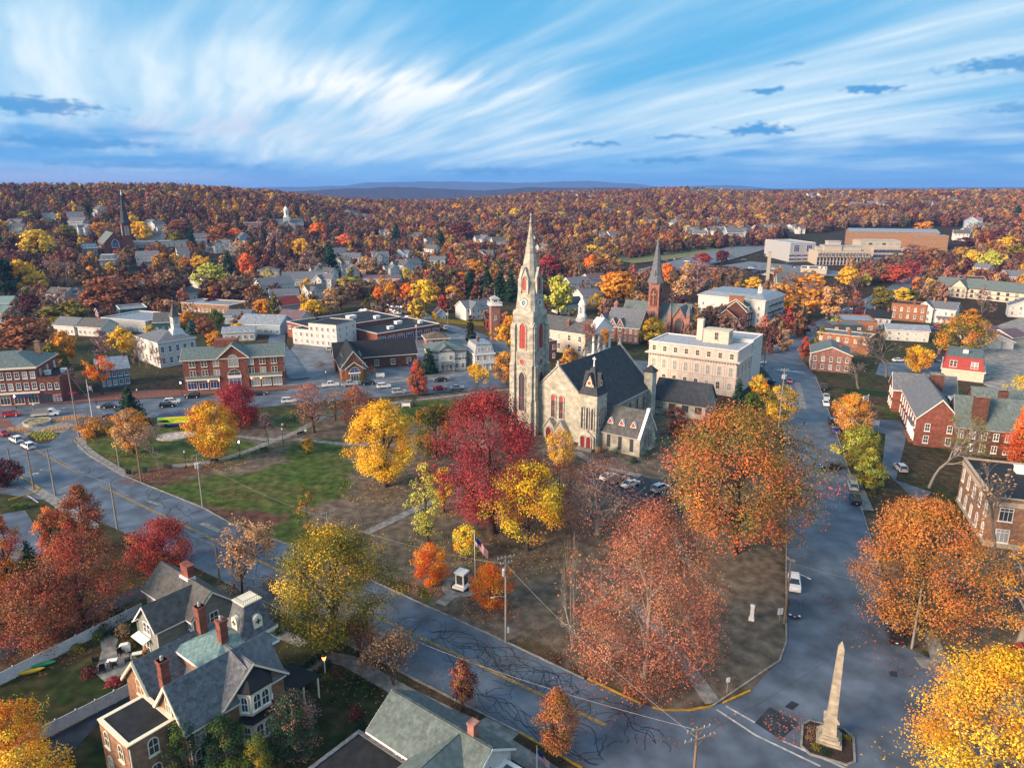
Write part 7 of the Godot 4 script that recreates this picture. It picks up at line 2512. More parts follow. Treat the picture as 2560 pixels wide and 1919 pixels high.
const TREES := [
["crimson_tree","huge crimson spreading tree before the church facade",{h=27.9,r=11.7,foot=4.5,shape="spread",clumps=209,leaves=161,size=.17,tint="crimson"},-3.9,-124.5],
["golden_tree","tall round golden yellow tree on the green near the stone church",{h=19.4,r=7.6,foot=2.3,clumps=154,leaves=152,size=.18,tint="gold",hollow=.35},-28.2,-146.7],
["katsura_tree","dark green tree with orange tips behind the golden tree",{h=13.5,r=6.1,foot=.7,shape="spread",clumps=88,leaves=120,size=.19,tint="katsura"},-19,-165.4],
["thin_tree","tall sparse pale green tree beside the diagonal path",{h=15.8,r=3.5,foot=1.9,shape="oval",clumps=66,leaves=49,size=.15,tint="lime",trunk=.28,bark="bark"},-15.7,-120.6],
["bare_tree","small leafless grey tree at the end of the diagonal path",{h=10.9,r=4.2,foot=2.4,kind="bare",tint="mauve",depth=6,leaves=0,trunk=.2,bark="bark_grey"},-29.3,-127.6],
["young_tree","slim young olive tree beside the utility pole on the green",{h=10.5,r=2.2,foot=1.6,shape="oval",clumps=33,leaves=49,size=.13,tint="olive",second="amber",share=.3,trunk=.1},-38.8,-123.4],
["weeping_tree","small rounded weeping tree alone on the lawn",{h=4,r=1.6,foot=.4,clumps=28,leaves=80,size=.15,tint="olive",second="amber",share=.3,trunk=.1},-51.2,-167.3],
["yellow_tree","bright yellow tree with dark trunk below the crimson tree",{h=17,r=7.4,foot=3.4,shape="spread",clumps=101,leaves=114,size=.17,tint="mixed_yellow",hollow=.4,trunk=.33},2.8,-117.6],
["yellow_tree","small yellow-green tree behind the memorial flagpole",{h=6.3,r=3,foot=1.3,clumps=39,leaves=95,size=.15,tint="lime",second="yellow",share=.5},-8,-114.7],
["yellow_tree","half-hidden yellow tree between the pale green tree and the crimson tree",{h=9.6,r=2.3,foot=1.9,clumps=44,leaves=80,size=.16,tint="yellow"},-14,-133.7],
["orange_maple","round orange maple before the memorial flagpole",{h=7.4,r=3,foot=.4,clumps=66,leaves=133,size=.11,tint="orange",trunk=.14},-13.5,-105.6,"round orange maples by the memorial"],
["orange_maple","round orange maple beside the tall green utility pole",{h=7.5,r=3.6,foot=.4,clumps=77,leaves=142,size=.11,tint="orange",trunk=.14},-3.4,-99,"round orange maples by the memorial"],
["street_maple","large olive and gold maple overhanging the main street",{h=18.8,r=8.7,foot=2.3,clumps=231,leaves=152,size=.13,tint="olive",second="gold",share=.2,hollow=.3},-25.1,-88.5],
["russet_oak","broad russet oak with pale bare twigs on the corner of the green",{h=25.2,r=9.5,foot=0,shape="spread",clumps=363,leaves=95,size=.13,tint="russet",second="rust",share=.4,hollow=.4,bark="bark_pale",trunk=.4},17.9,-82.5],
["great_maple","very large maple turning orange and red over brown grass",{h=26.7,r=14.7,foot=5.3,shape="spread",clumps=330,leaves=121,size=.18,tint="maple",second="coral",share=.14,trunk=.8,hollow=.3},40.2,-116.8],
["russet_tree","thin mauve-red tree behind the russet oak",{h=15,r=10.6,foot=2.3,shape="spread",clumps=132,leaves=57,size=.13,tint="russet",second="mauve",share=.4,bark="bark_pale"},16.5,-124],
["bare_tree","leaning pale leafless tree with several stems on the green",{h=18.3,r=2.8,foot=4,kind="bare",tint="rust",depth=5,stems=3,leaves=40,trunk=.24,bark="bark_pale",lean_x=-.25},8.7,-88.6],
["russet_tree","low russet tree half hidden behind the yellow tree",{h=12.8,r=5.1,foot=1.9,clumps=66,leaves=64,size=.13,tint="russet"},9.6,-129.8],
["golden_tree","pale gold tree against the church doorway",{h=9.1,r=4.3,foot=.7,clumps=77,leaves=96,size=.15,tint="tan",second="gold",share=.6},11.9,-158.7],
["copper_maple","copper orange maple overhanging the street beside the black saloon",{h=20.9,r=9.4,foot=2.5,shape="spread",clumps=231,leaves=144,size=.14,tint="copper",hollow=.3},60.2,-92.7],
["sycamore","bright yellow and amber tree at the street corner behind the obelisk",{h=17.9,r=8.4,foot=.9,shape="oval",clumps=286,leaves=140,size=.13,tint="mixed_yellow",second="amber",share=.3,hollow=.2,bark="bark_pale"},50.3,-62.8],
["street_maple","green-gold street tree beside the blue car",{h=10,r=5.2,foot=1.2,shape="spread",clumps=99,leaves=105,size=.18,tint="olive",second="lime",share=.3},82.2,-158.5,"street trees along the wide street"],
["street_maple","narrow yellow-green street tree at the driveway mouth",{h=9.2,r=3.4,foot=.9,shape="oval",clumps=77,leaves=86,size=.16,tint="lime",second="olive",share=.5},78.3,-145.2,"street trees along the wide street"],
["street_maple","orange street tree shading two parked white cars",{h=10.7,r=5.6,foot=1.3,shape="spread",clumps=110,leaves=96,size=.18,tint="amber",second="tan",share=.4},92.1,-182.9,"street trees along the wide street"],
["bare_tree","large spreading leafless tree before the brick institute",{h=17.5,r=10.3,foot=3.8,kind="bare",tint="olive",depth=7,leaves=500,trunk=.45,bark="bark_pale",size=.2},92.5,-146.1],
["bare_tree","tall leafless tree before the flat-roofed brick building",{h=18.1,r=6.3,foot=4,kind="bare",tint="tan",depth=6,leaves=60,trunk=.5,bark="bark_grey"},86.1,-114.3],
["coral_tree","coral orange tree against the green slate roof",{h=15.4,r=4.9,foot=1.5,shape="flame",clumps=88,leaves=112,size=.18,tint="coral",second="orange",share=.4},119,-156.2],
["thin_tree","sparse orange tree with bare lower branches at the driveway",{h=15.5,r=7.1,foot=3.9,clumps=77,leaves=57,size=.13,tint="amber",bark="bark_pale"},73.6,-89.5],
["bare_tree","grey leafless street tree beside the pink gabled house",{h=18.2,r=14,foot=4,kind="bare",tint="tan",depth=7,leaves=120,trunk=.42,bark="bark_grey"},132.2,-243.3],
["bare_tree","low grey leafless tree on the verge below the pink house",{h=9.5,r=9.2,foot=2.1,kind="bare",tint="tan",depth=6,leaves=20,trunk=.25,bark="bark_grey"},114.8,-226],
["cedar","pointed green cedar beside the white office building",{h=11.8,r=2.3,foot=.2,kind="conifer",tint="evergreen",layers=22,thick=16,size=.26,taper=.7},65.7,-197.8,"cedars by the white office building"],
["cedar","dense bushy cedar beside the driveway",{h=8.3,r=4,foot=.2,kind="conifer",tint="green",layers=20,thick=16,size=.26,taper=.4},69.5,-196.3,"cedars by the white office building"],
["street_maple","golden orange tree before the cedars",{h=8,r=3,foot=2.4,clumps=48,leaves=62,size=.22,tint="gold",second="orange",share=.2},77.3,-214.3,"street trees along the wide street"],
["street_maple","golden street tree below the transformer pole",{h=11.3,r=4.7,foot=1.7,clumps=88,leaves=86,size=.18,tint="gold",second="olive",share=.35},75,-189.7,"street trees along the wide street"],
["red_maple","small bright red maple on the grass triangle",{h=9.2,r=2.2,foot=.9,shape="oval",clumps=48,leaves=62,size=.2,tint="red"},113.5,-269.2],
["russet_tree","small bare reddish tree beside the church driveway",{h=9.2,r=2.8,foot=1.4,clumps=44,leaves=41,size=.15,tint="rust",second="mauve",share=.6},63.4,-169.6],
["red_shrub_tree","dark maroon tree against the stone parish hall",{h=7.6,r=3.5,foot=.6,clumps=50,leaves=73,size=.16,tint="maroon",second="rust",share=.4},44.1,-181.9],
["red_maple","dark red maple rising above the main street",{h=13.4,r=4,foot=1.6,shape="oval",clumps=121,leaves=95,size=.15,tint="red",second="rust",share=.6},-76.6,-115.6,"red maples along the street edge"],
["red_maple","spreading crimson-red maple over the grey house roof",{h=9.1,r=6,foot=.9,shape="spread",clumps=143,leaves=98,size=.13,tint="red",second="crimson",share=.5},-60.6,-111.1,"red maples along the street edge"],
["red_maple","broad red and rust maple beside the asphalt driveway",{h=14.4,r=8,foot=1.2,shape="spread",clumps=209,leaves=91,size=.13,tint="red",second="rust",share=.65},-65.5,-95,"red maples along the street edge"],
["red_maple","orange-red maple in the parking lot corner",{h=9.6,r=2.8,foot=1,shape="oval",clumps=66,leaves=83,size=.13,tint="coral",second="rust",share=.6},-82.1,-115.3,"red maples along the street edge"],
["red_maple","tall red maple at the parking lot edge",{h=13.6,r=3.5,foot=1.4,shape="oval",clumps=99,leaves=87,size=.13,tint="red",second="amber",share=.4},-82.3,-103.4,"red maples along the street edge"],
["red_maple","rust coloured maple behind the white fence by the dark driveway",{h=11,r=6.6,foot=.9,shape="spread",clumps=165,leaves=83,size=.13,tint="rust",second="red",share=.3},-68.7,-89.6,"red maples along the street edge"],
["spruce","dark green spruce in the parking lot",{h=9.1,r=2.7,foot=.4,kind="conifer",tint="evergreen",layers=20,thick=12,size=.24},-78.9,-104.6],
["oak","half bare oak with tan leaves on the leafy verge",{h=14,r=5.7,foot=3.1,kind="bare",tint="tan",depth=6,leaves=900,trunk=.36,bark="bark",size=.2},-43.9,-102.5],
["spruce","dark green spruce at the west end of the green",{h=11.7,r=5,foot=.5,kind="conifer",tint="evergreen",layers=20,thick=13,size=.3},-106.8,-189.7],
["tan_tree","rounded tan tree at the park corner",{h=11.5,r=4.7,foot=1.4,clumps=99,leaves=83,size=.18,tint="tan",second="amber",share=.3},-95,-167.6],
["bare_tree","fine-twigged grey leafless tree on the rust-coloured mulch",{h=13.7,r=4.1,foot=3,kind="bare",tint="mauve",depth=7,leaves=260,trunk=.22,bark="bark_grey",size=.14},-81.9,-154.2],
["golden_tree","oval gold and amber tree beside the park bench",{h=15.2,r=6.2,foot=2.1,clumps=143,leaves=105,size=.18,tint="gold",second="amber",share=.5,hollow=.25,bark="bark_pale"},-72.1,-162.1],
["crimson_tree","dense dark crimson tree before the long brick block",{h=12.8,r=6.7,foot=1.3,shape="spread",clumps=121,leaves=112,size=.19,tint="crimson"},-75.9,-187.6],
["bare_tree","small mauve-grey tree beside the bench on the green",{h=10.1,r=3.2,foot=2.2,kind="bare",tint="mauve",depth=6,leaves=700,trunk=.16,bark="bark_grey",size=.2},-60.7,-167.3],
["pink_tree","thin pinkish tree at the north edge of the green",{h=13.9,r=5.5,foot=2.5,clumps=99,leaves=35,size=.16,tint="russet",second="mauve",share=.5,bark="bark"},-54,-183.6],
["russet_tree","low russet tree near the street behind the golden tree",{h=11,r=6.1,foot=1.1,shape="spread",clumps=88,leaves=57,size=.18,tint="rust",second="russet",share=.5},-43.5,-189.7],
["young_tree","small sparse greenish tree at the street edge of the green",{h=9.7,r=2.1,foot=1.5,clumps=26,leaves=22,size=.17,tint="olive",second="tan",share=.5},-50.7,-194.1],
["amber_shrub_tree","low wide amber tree beside the planted corner",{h=5,r=4.9,foot=.7,shape="spread",clumps=66,leaves=70,size=.16,tint="amber",second="brown",share=.4},-112.1,-181.2],
["orange_tree","orange tree at the fence corner below the dark driveway",{h=9,r=4.1,foot=.5,clumps=121,leaves=98,size=.11,tint="gold",second="orange",share=.5},-56.3,-65.8],
["orange_tree","golden tree tops at the near fence end",{h=7.2,r=4.4,foot=.4,clumps=77,leaves=98,size=.11,tint="gold",second="amber",share=.4},-51.5,-61.2],
["rust_tree","slim rust coloured street tree beyond the slate-green roof",{h=7.4,r=1.9,foot=1.5,shape="oval",clumps=66,leaves=76,size=.1,tint="rust",second="maroon",share=.3},-6.2,-75.8,"rust coloured street trees"],
["rust_tree","rust and maroon street tree beside the concrete apron",{h=9.6,r=2.6,foot=1.9,shape="oval",clumps=110,leaves=95,size=.09,tint="rust",second="copper",share=.3},5,-67.7,"rust coloured street trees"],
["thicket","low tangled brown thicket tree between pavement and street",{h=7.4,r=5,foot=1.6,kind="bare",tint="brown",depth=6,stems=4,leaves=900,trunk=.1,bark="bark",size=.14},-15.7,-80.8],
["thicket","low tangled maroon thicket beside the big olive maple",{h=6.3,r=3,foot=1.4,kind="bare",tint="rust",depth=6,stems=3,leaves=500,trunk=.09,bark="bark",size=.14},-20.8,-85.1],
["thicket","reddish leafless bush on the leafy verge",{h=3.6,r=2.3,foot=.8,kind="bare",tint="rust",depth=5,stems=3,leaves=60,trunk=.07,bark="bark",size=.12},-38.2,-102.2],
["evergreen_bush_tree","dark evergreen shrub tree before the brick villa wall",{h=7.7,r=2.8,foot=.2,shape="oval",clumps=99,leaves=114,size=.09,tint="evergreen",second="green",share=.3},-36.2,-65.2,"evergreens along the villa"],
["evergreen_bush_tree","tall dark evergreen under the villa windows",{h=8,r=2.5,foot=.2,shape="oval",clumps=99,leaves=114,size=.09,tint="evergreen",second="green",share=.4},-31.8,-65.5,"evergreens along the villa"],
["evergreen_bush_tree","dark shrub tree with mauve tips beside the bay window",{h=9.2,r=3.1,foot=.2,clumps=121,leaves=98,size=.09,tint="evergreen",second="mauve",share=.3},-25.1,-67.8,"evergreens along the villa"],
["evergreen_bush_tree","yellowing green shrub below the bay window",{h=6,r=1.8,foot=.1,clumps=55,leaves=95,size=.08,tint="green",second="olive",share=.5},-28.1,-64.9,"evergreens along the villa"],
["red_maple","pointed red maple before the white inn",{h=11.6,r=4.6,foot=1.2,shape="flame",clumps=88,leaves=65,size=.26,tint="red",second="rust",share=.4},-30.1,-219.8],
["spruce","dark conifer beside the white inn",{h=9.7,r=3,foot=.5,kind="conifer",tint="evergreen",layers=14,thick=10,size=.36,taper=.6},-30.1,-249],
["thin_tree","half bare yellow tree at the street edge near the tower",{h=10.4,r=4.9,foot=2.3,kind="bare",tint="gold",depth=6,leaves=700,trunk=.2,bark="bark",size=.26},-11.4,-216.6],
["amber_tree","amber tree beside the stone tower",{h=11.2,r=5.1,foot=1.1,clumps=77,leaves=55,size=.26,tint="amber",second="brown",share=.4},-2,-233.5],
["amber_tree","orange tree beside the brick observation tower",{h=14.8,r=4,foot=1.5,clumps=66,leaves=55,size=.29,tint="amber",second="gold",share=.4},-1.6,-283.4],
["bare_tree","bare brown tree before the courthouse portico",{h=17.5,r=7.8,foot=3.8,kind="bare",tint="russet",depth=7,leaves=500,trunk=.34,bark="bark_grey",size=.25},25.5,-259.3],
["bare_tree","second bare tree beside the courthouse columns",{h=13.3,r=5.7,foot=2.9,kind="bare",tint="amber",depth=6,leaves=400,trunk=.3,bark="bark",size=.25},32.3,-265.8],
["amber_tree","low amber tree behind the nave roof",{h=8.9,r=4,foot=.9,clumps=55,leaves=50,size=.26,tint="amber",second="brown",share=.5},21,-250.2],
["olive_tree","green and gold tree before the red brick church",{h=11.6,r=5.9,foot=.6,clumps=88,leaves=70,size=.29,tint="olive",second="gold",share=.25},60.1,-297.5],
["amber_tree","amber tree beside the brick church lot",{h=11,r=3.9,foot=1.1,clumps=48,leaves=55,size=.29,tint="amber",second="tan",share=.4},79.8,-305.9],
["street_tree","slender green street tree beside the dark shop roof",{h=8.8,r=2.7,foot=.9,shape="oval",clumps=44,leaves=55,size=.27,tint="green",second="olive",share=.3},128.8,-291.1],
["street_tree","yellow-green street tree at the brick shop corner",{h=8.5,r=3.3,foot=.8,shape="oval",clumps=44,leaves=55,size=.29,tint="lime",second="green",share=.3},146.7,-318.5],
["gold_tree","golden garden tree behind the institute",{h=9.5,r=4.8,foot=1.1,clumps=77,leaves=65,size=.26,tint="gold",second="amber",share=.4},146.6,-250.2],
["gold_tree","broad olive and amber tree beside the mauve sheds",{h=15.9,r=10.5,foot=.8,shape="spread",clumps=121,leaves=65,size=.31,tint="olive",second="amber",share=.4},181.8,-281.9],
["gold_tree","yellow tree at the edge of the gravel yard",{h=8.4,r=5,foot=.8,clumps=55,leaves=62,size=.26,tint="yellow"},159.1,-212.1],
["maroon_tree","dark maroon tree by the parking lot",{h=6.2,r=4.1,foot=.6,clumps=66,leaves=80,size=.19,tint="maroon"},-113,-146.8],
["orange_tree","sparse orange tree before the blue house",{h=12.6,r=5.1,foot=5,clumps=28,leaves=75,size=.26,tint="orange",second="amber",share=.4},-132.6,-221.2]]
const TOWN_TREES := """round yellow -352.1 -536.3 21.5 11.9
round olive -411.1 -652.8 6.3 8.6
round olive -367.0 -598.5 15.4 8.6
round lime -444.2 -666.0 11.3 6.5
round amber -442.3 -640.0 6.8 7.7
round green -393.2 -561.1 10.9 8.1
pine evergreen -371.9 -548.9 10.7 6.1
round gold -294.9 -428.9 20.9 8.2
round gold -285.0 -430.7 14.4 5.8
bare mauve -293.4 -454.8 17.1 10.2
bare mauve -299.5 -480.5 10.6 8.6
round evergreen -299.2 -418.3 23.2 8.9
thin tan -277.1 -463.4 8.2 5.2
round maroon -251.9 -368.2 11.7 6.2
round olive -213.8 -338.0 12.3 11.5
round tan -237.5 -359.8 6.6 4.9
round rust -218.9 -384.0 19.0 14.3
round rust -229.1 -388.3 13.1 8.3
round rust -208.4 -399.5 18.8 10.8
round brown -198.7 -415.7 20.4 9.3
round amber -225.0 -466.9 9.3 7.8
round lime -191.3 -455.5 18.2 11.2
round gold -224.2 -515.3 12.5 6.9
round gold -313.7 -615.5 17.9 8.1
round yellow -350.9 -674.6 12.9 5.2
round amber -360.9 -638.4 10.9 9.8
round amber -339.4 -645.5 13.8 8.5
round rust -301.7 -659.1 14.1 11.6
pine evergreen -261.8 -591.0 22.9 4.6
round olive -285.9 -616.5 11.3 7.5
thin tan -218.2 -581.5 16.4 9.7
pine evergreen -199.1 -503.0 21.0 6.2
pine evergreen -219.0 -613.7 13.3 5.4
pine evergreen -227.2 -663.8 14.3 6.6
round coral -182.5 -493.8 19.6 6.1
round rust -249.4 -623.0 21.5 13.1
round coral -252.4 -657.5 11.3 9.4
round gold -177.8 -610.5 17.2 7.4
pine evergreen -136.5 -540.1 26.0 6.6
round orange -199.7 -747.4 17.6 9.0
round mauve -184.4 -563.3 25.7 7.5
thin mauve -148.5 -526.8 18.5 9.4
thin brown -154.8 -500.6 14.4 6.7
round brown -161.1 -412.5 16.6 10.2
round amber -176.9 -417.3 9.4 4.2
round maroon -168.2 -395.8 6.3 4.0
round amber -130.0 -369.7 9.2 5.4
round gold -99.8 -350.9 12.0 6.8
thin tan -97.4 -379.8 13.7 6.4
round tan -175.7 -360.1 10.6 6.1
round amber -154.4 -333.9 9.2 4.5
pine blue_green -147.8 -322.1 7.4 2.6
round rust -138.1 -314.7 9.4 4.3
round green -140.7 -333.9 9.9 4.2
round gold -154.7 -276.2 11.6 5.7
shrub yellow -166.8 -322.1 4.5 2.2
round rust -198.2 -282.0 14.4 10.7
round amber -167.5 -260.1 13.4 4.5
round olive -168.3 -252.7 10.7 4.7
thin mauve -155.1 -262.7 13.5 3.9
bare mauve -138.7 -257.6 11.5 4.5
bare mauve -127.5 -248.0 9.4 3.7
pine green -163.3 -252.7 6.0 2.3
round gold -123.0 -314.7 6.5 3.9
round amber -124.2 -291.1 7.4 3.3
round green -293.8 -546.8 8.9 3.6
round red -302.0 -551.0 7.2 3.7
round yellow -253.6 -467.8 8.3 3.7
round amber -261.1 -536.0 9.4 4.2
thin mauve -414.1 -762.4 11.2 13.3
pine evergreen -388.5 -737.8 18.7 8.0
pine evergreen -27.0 -453.2 15.1 5.6
pine evergreen -15.3 -439.4 18.1 5.9
pine evergreen -7.3 -432.7 18.3 6.3
pine evergreen -0.5 -426.2 18.1 5.3
pine evergreen -118.6 -741.2 27.1 7.4
pine evergreen -72.9 -741.2 20.8 7.4
pine evergreen -141.8 -556.2 24.3 6.8
round maroon -54.0 -803.4 22.4 16.8
round rust -37.2 -685.5 14.9 8.3
round rust -97.0 -873.3 18.7 14.4
round lime 24.6 -369.7 21.6 7.9
round rust 28.9 -531.1 16.4 8.9
round crimson 27.3 -522.5 18.4 8.2
round orange 61.3 -557.1 14.7 6.8
round amber 61.9 -413.6 18.5 11.2
round orange 65.3 -467.0 12.5 7.8
round gold 46.5 -385.1 9.6 5.2
round rust 74.9 -747.3 14.5 9.1
round yellow 76.3 -670.9 10.2 9.7
round yellow -48.7 -396.0 16.0 7.6
round orange -79.4 -419.8 9.4 3.8
round amber -71.3 -413.6 13.0 4.2
round orange -61.0 -413.6 12.1 4.2
round lime -110.3 -480.4 7.5 8.1
round brown -94.8 -390.5 13.2 7.9
round olive -99.4 -459.3 7.2 5.7
round amber -30.2 -551.7 12.2 7.4
round brown -44.6 -533.1 9.4 9.5
round orange -36.3 -498.8 8.9 6.7
thin tan -51.5 -672.7 13.2 11.2
thin tan -108.0 -528.7 16.3 7.7
round coral -160.3 -694.1 16.5 8.4
round tan -130.7 -938.3 17.0 7.2
round yellow 3.4 -1063.7 18.1 8.1
round lime 43.9 -1033.2 14.2 13.5
round lime 64.8 -1006.4 15.0 12.1
round orange -39.3 -1024.1 15.3 6.7
round rust -20.5 -886.3 19.0 7.8
round amber -91.1 -1209.3 20.4 11.9
round yellow -77.6 -522.8 9.3 2.9
round red -37.4 -379.8 10.3 3.0
round red -59.3 -515.2 8.0 4.6
round gold -36.5 -432.7 7.8 4.4
bare mauve -25.7 -801.8 17.3 19.4
bare mauve 12.9 -786.2 20.3 17.3
thin brown 49.7 -566.8 14.9 11.3
round rust 72.3 -565.9 11.2 10.1
round yellow 153.9 -872.1 14.9 6.7
pine evergreen 167.9 -836.4 17.9 5.5
round orange 108.0 -499.4 14.5 6.1
round gold 124.5 -507.8 13.5 4.9
round maroon 180.3 -617.6 11.0 6.0
round crimson 160.8 -605.7 10.1 8.1
thin mauve 121.6 -466.6 19.2 13.1
bare mauve 125.7 -443.9 18.3 10.9
thin tan 102.4 -422.9 15.5 7.8
round gold 153.0 -451.1 11.0 6.1
round amber 113.9 -396.9 11.7 5.4
thin amber 154.1 -368.2 21.7 15.0
bare mauve 148.9 -373.6 22.0 9.2
round tan 160.6 -357.8 16.8 8.4
round gold 225.6 -480.0 13.9 7.0
round red 265.8 -494.3 13.1 10.2
round red 263.6 -511.8 7.4 6.8
thin russet 296.3 -566.7 10.9 7.5
thin crimson 285.2 -510.2 14.7 8.1
thin rust 347.4 -604.4 14.4 14.6
thin russet 183.7 -379.2 12.2 6.1
thin mauve 352.9 -639.5 12.1 12.3
round red 344.2 -593.5 9.9 5.0
round olive 203.4 -390.6 13.0 6.2
round yellow 228.7 -414.8 9.2 5.6
round green 233.7 -414.7 8.1 4.1
round orange 259.4 -455.1 10.0 3.9
thin rust 257.8 -433.8 10.6 7.4
round yellow 357.9 -559.8 15.4 6.8
round lime 358.7 -539.9 17.4 8.5
round maroon 456.2 -687.8 17.8 12.4
round gold 453.2 -660.9 14.1 10.3
round olive 416.2 -594.2 15.5 9.3
round amber 631.0 -965.0 13.4 8.0
round lime 673.3 -1005.5 11.6 7.2
pine evergreen 646.4 -933.7 21.6 8.9
pine evergreen 514.2 -734.6 12.1 7.9
round rust 558.3 -829.0 11.6 11.9
round rust 154.6 -700.4 19.8 9.3
round tan 270.3 -864.5 15.1 6.2
round tan 174.7 -713.9 10.1 4.3
round yellow 200.7 -832.6 11.7 5.0
pine evergreen 169.3 -835.1 19.5 5.0
round brown 132.4 -689.8 9.8 6.7
round yellow 319.6 -945.1 15.4 9.0
round amber 473.3 -832.4 13.6 10.9
round green 388.0 -778.9 11.0 8.4
round rust 535.3 -969.9 13.5 12.7
round mauve 477.2 -914.3 14.9 9.8
round red 245.2 -691.6 8.5 3.3
shrub red 191.8 -653.1 7.0 6.3
thin brown 290.0 -761.0 5.4 10.1
round maroon 451.5 -718.1 8.5 10.3
round maroon 172.7 -348.0 8.7 3.9
bare mauve 238.3 -357.8 16.8 6.6
round amber 233.9 -357.8 6.2 3.5
thin tan 298.2 -438.8 13.9 4.8
pine evergreen 272.7 -383.8 2.9 1.9
round lime -366.0 -704.4 8.0 4.0
round amber -365.4 -636.3 10.8 5.0
round gold -428.1 -725.4 7.9 3.5
round red -10.9 -324.6 6.5 1.6
shrub maroon -18.3 -353.9 3.0 1.6
shrub evergreen -21.0 -363.2 4.1 0.8
round gold -39.1 -355.4 4.9 1.6
round red -37.6 -388.6 7.0 2.8
bare mauve -138.1 -218.7 7.7 3.1"""
const BANK := [29.70, 16.03]
const PLAIN_HOUSES := """dormer_house|white house with long blue dormered roof|-150.7 -457.9 0.72 22.5 14 5.0 3.6 wall_white slate gx
big_blue_roof_hall|large pale hall with wide grey-blue roof|-141.7 -482.3 0.23 26.9 22 4.6 4.0 wall_white slate gx
shuttered_house|white house with dark shutters and grey roof|-131.6 -410.4 0.39 16.0 10 5.6 2.8 wall_white slate gx
red_roof_house|grey house with bright red roof|-119.2 -381.1 0.78 11.2 10 4.6 3.6 wall_grey roof_red gx
red_roof_house|tan gabled house with dark red roof|-107.9 -338.0 -0.33 12.7 12 4.0 3.6 wall_cream roof_mauve gx
lightblue_building|long pale blue building with pale metal roof|-115.6 -320.2 -0.18 20.6 13 4.8 3.4 wall_lightblue roof_metal gx
grey_shed|low grey roofed shed beside the pale blue building|-136.0 -346.5 -0.00 11.8 12 4.2 2.2 wall_lightblue slate gx
teal_gable_house|teal and cream gabled house behind the white hall|-162.0 -325.6 0.26 8.2 10 5.0 3.6 wall_teal shingle_grey gx
flat_store|flat-roofed grey store behind the white hall|-182.3 -328.9 -0.36 27.9 22 5.0 0.3 wall_grey roof_metal flat
flat_store|flat dark-fronted store with pale roof|-193.8 -361.3 0.60 12.5 16 5.0 0.3 wall_teal roof_metal flat
red_shed|small red shed with black roof|-211.6 -367.2 0.75 7.1 6 3.2 1.6 wall_red roof_black gx
white_cottage|white cottage with grey roof below the red shed|-191.1 -316.5 -0.28 13.4 10 4.4 3.0 wall_white shingle_grey gx
white_cottage|white gabled cottage beside the rust oak|-204.9 -320.2 -0.31 12.3 9 4.4 3.0 wall_white slate gx
grey_cottage|grey-roofed cottage in the dark trees|-262.4 -407.0 -0.25 13.3 10 5.0 3.2 wall_grey shingle_grey gx
grey_cottage|pale cottage with grey hip roof in the dark trees|-253.5 -410.5 0.12 8.7 10 5.0 3.0 wall_grey shingle_grey hip
teal_roof_house|house with teal roof at the street end|-273.6 -380.0 0.10 7.2 10 4.6 3.0 wall_grey roof_teal gx
teal_roof_house|small house with teal roof in the dark trees|-254.3 -350.6 0.03 5.4 10 4.6 3.0 wall_grey roof_teal gx
hipped_house|cream house with shallow hipped roof|-173.6 -508.8 0.21 14.1 11 5.6 2.2 wall_cream shingle_grey hip
brick_back_building|low brick building with pale flat roof behind the gold tree|-165.3 -379.8 -0.33 31.8 16 4.4 0.3 brick_tan roof_metal flat
gable_house|white gabled house beside the pale green tree|-205.9 -464.6 -0.61 16.0 10 5.6 3.6 wall_white slate gz
gable_house|white house behind the brown trees|-189.4 -419.1 0.95 7.1 9 5.0 3.0 wall_white shingle_grey gx
gable_house|red house with grey gable among the rust trees|-231.9 -440.1 0.47 7.9 9 5.0 3.2 wall_red slate gx
stone_barn|tan barn with pale roof among the rust trees|-310.9 -618.2 0.49 17.1 10 4.0 2.4 wall_cream slate gx
arched_hall|pale hall with curved maroon roof|-89.8 -489.1 0.05 25.0 16 5.0 1.6 wall_white roof_mauve gx
tent_store|low flat store behind the long brick block|-119.7 -305.9 0.26 13.1 10 4.0 1.6 wall_white roof_metal gx
verandah_house|white house with verandas near the stone spire|44.7 -463.6 0.46 15.8 11 6.0 3.0 wall_white slate gx
maroon_roof_house|white house with maroon roof near the stone spire|58.7 -485.7 0.53 14.8 10 5.6 3.0 wall_white roof_mauve gx
white_villa|white villa with blue roof before the orange oak|46.7 -410.6 0.47 13.2 11 5.4 3.0 wall_white slate gx
white_villa|white gabled villa behind the courthouse roof|32.0 -377.2 0.39 13.4 11 5.0 3.4 wall_white shingle gx"""
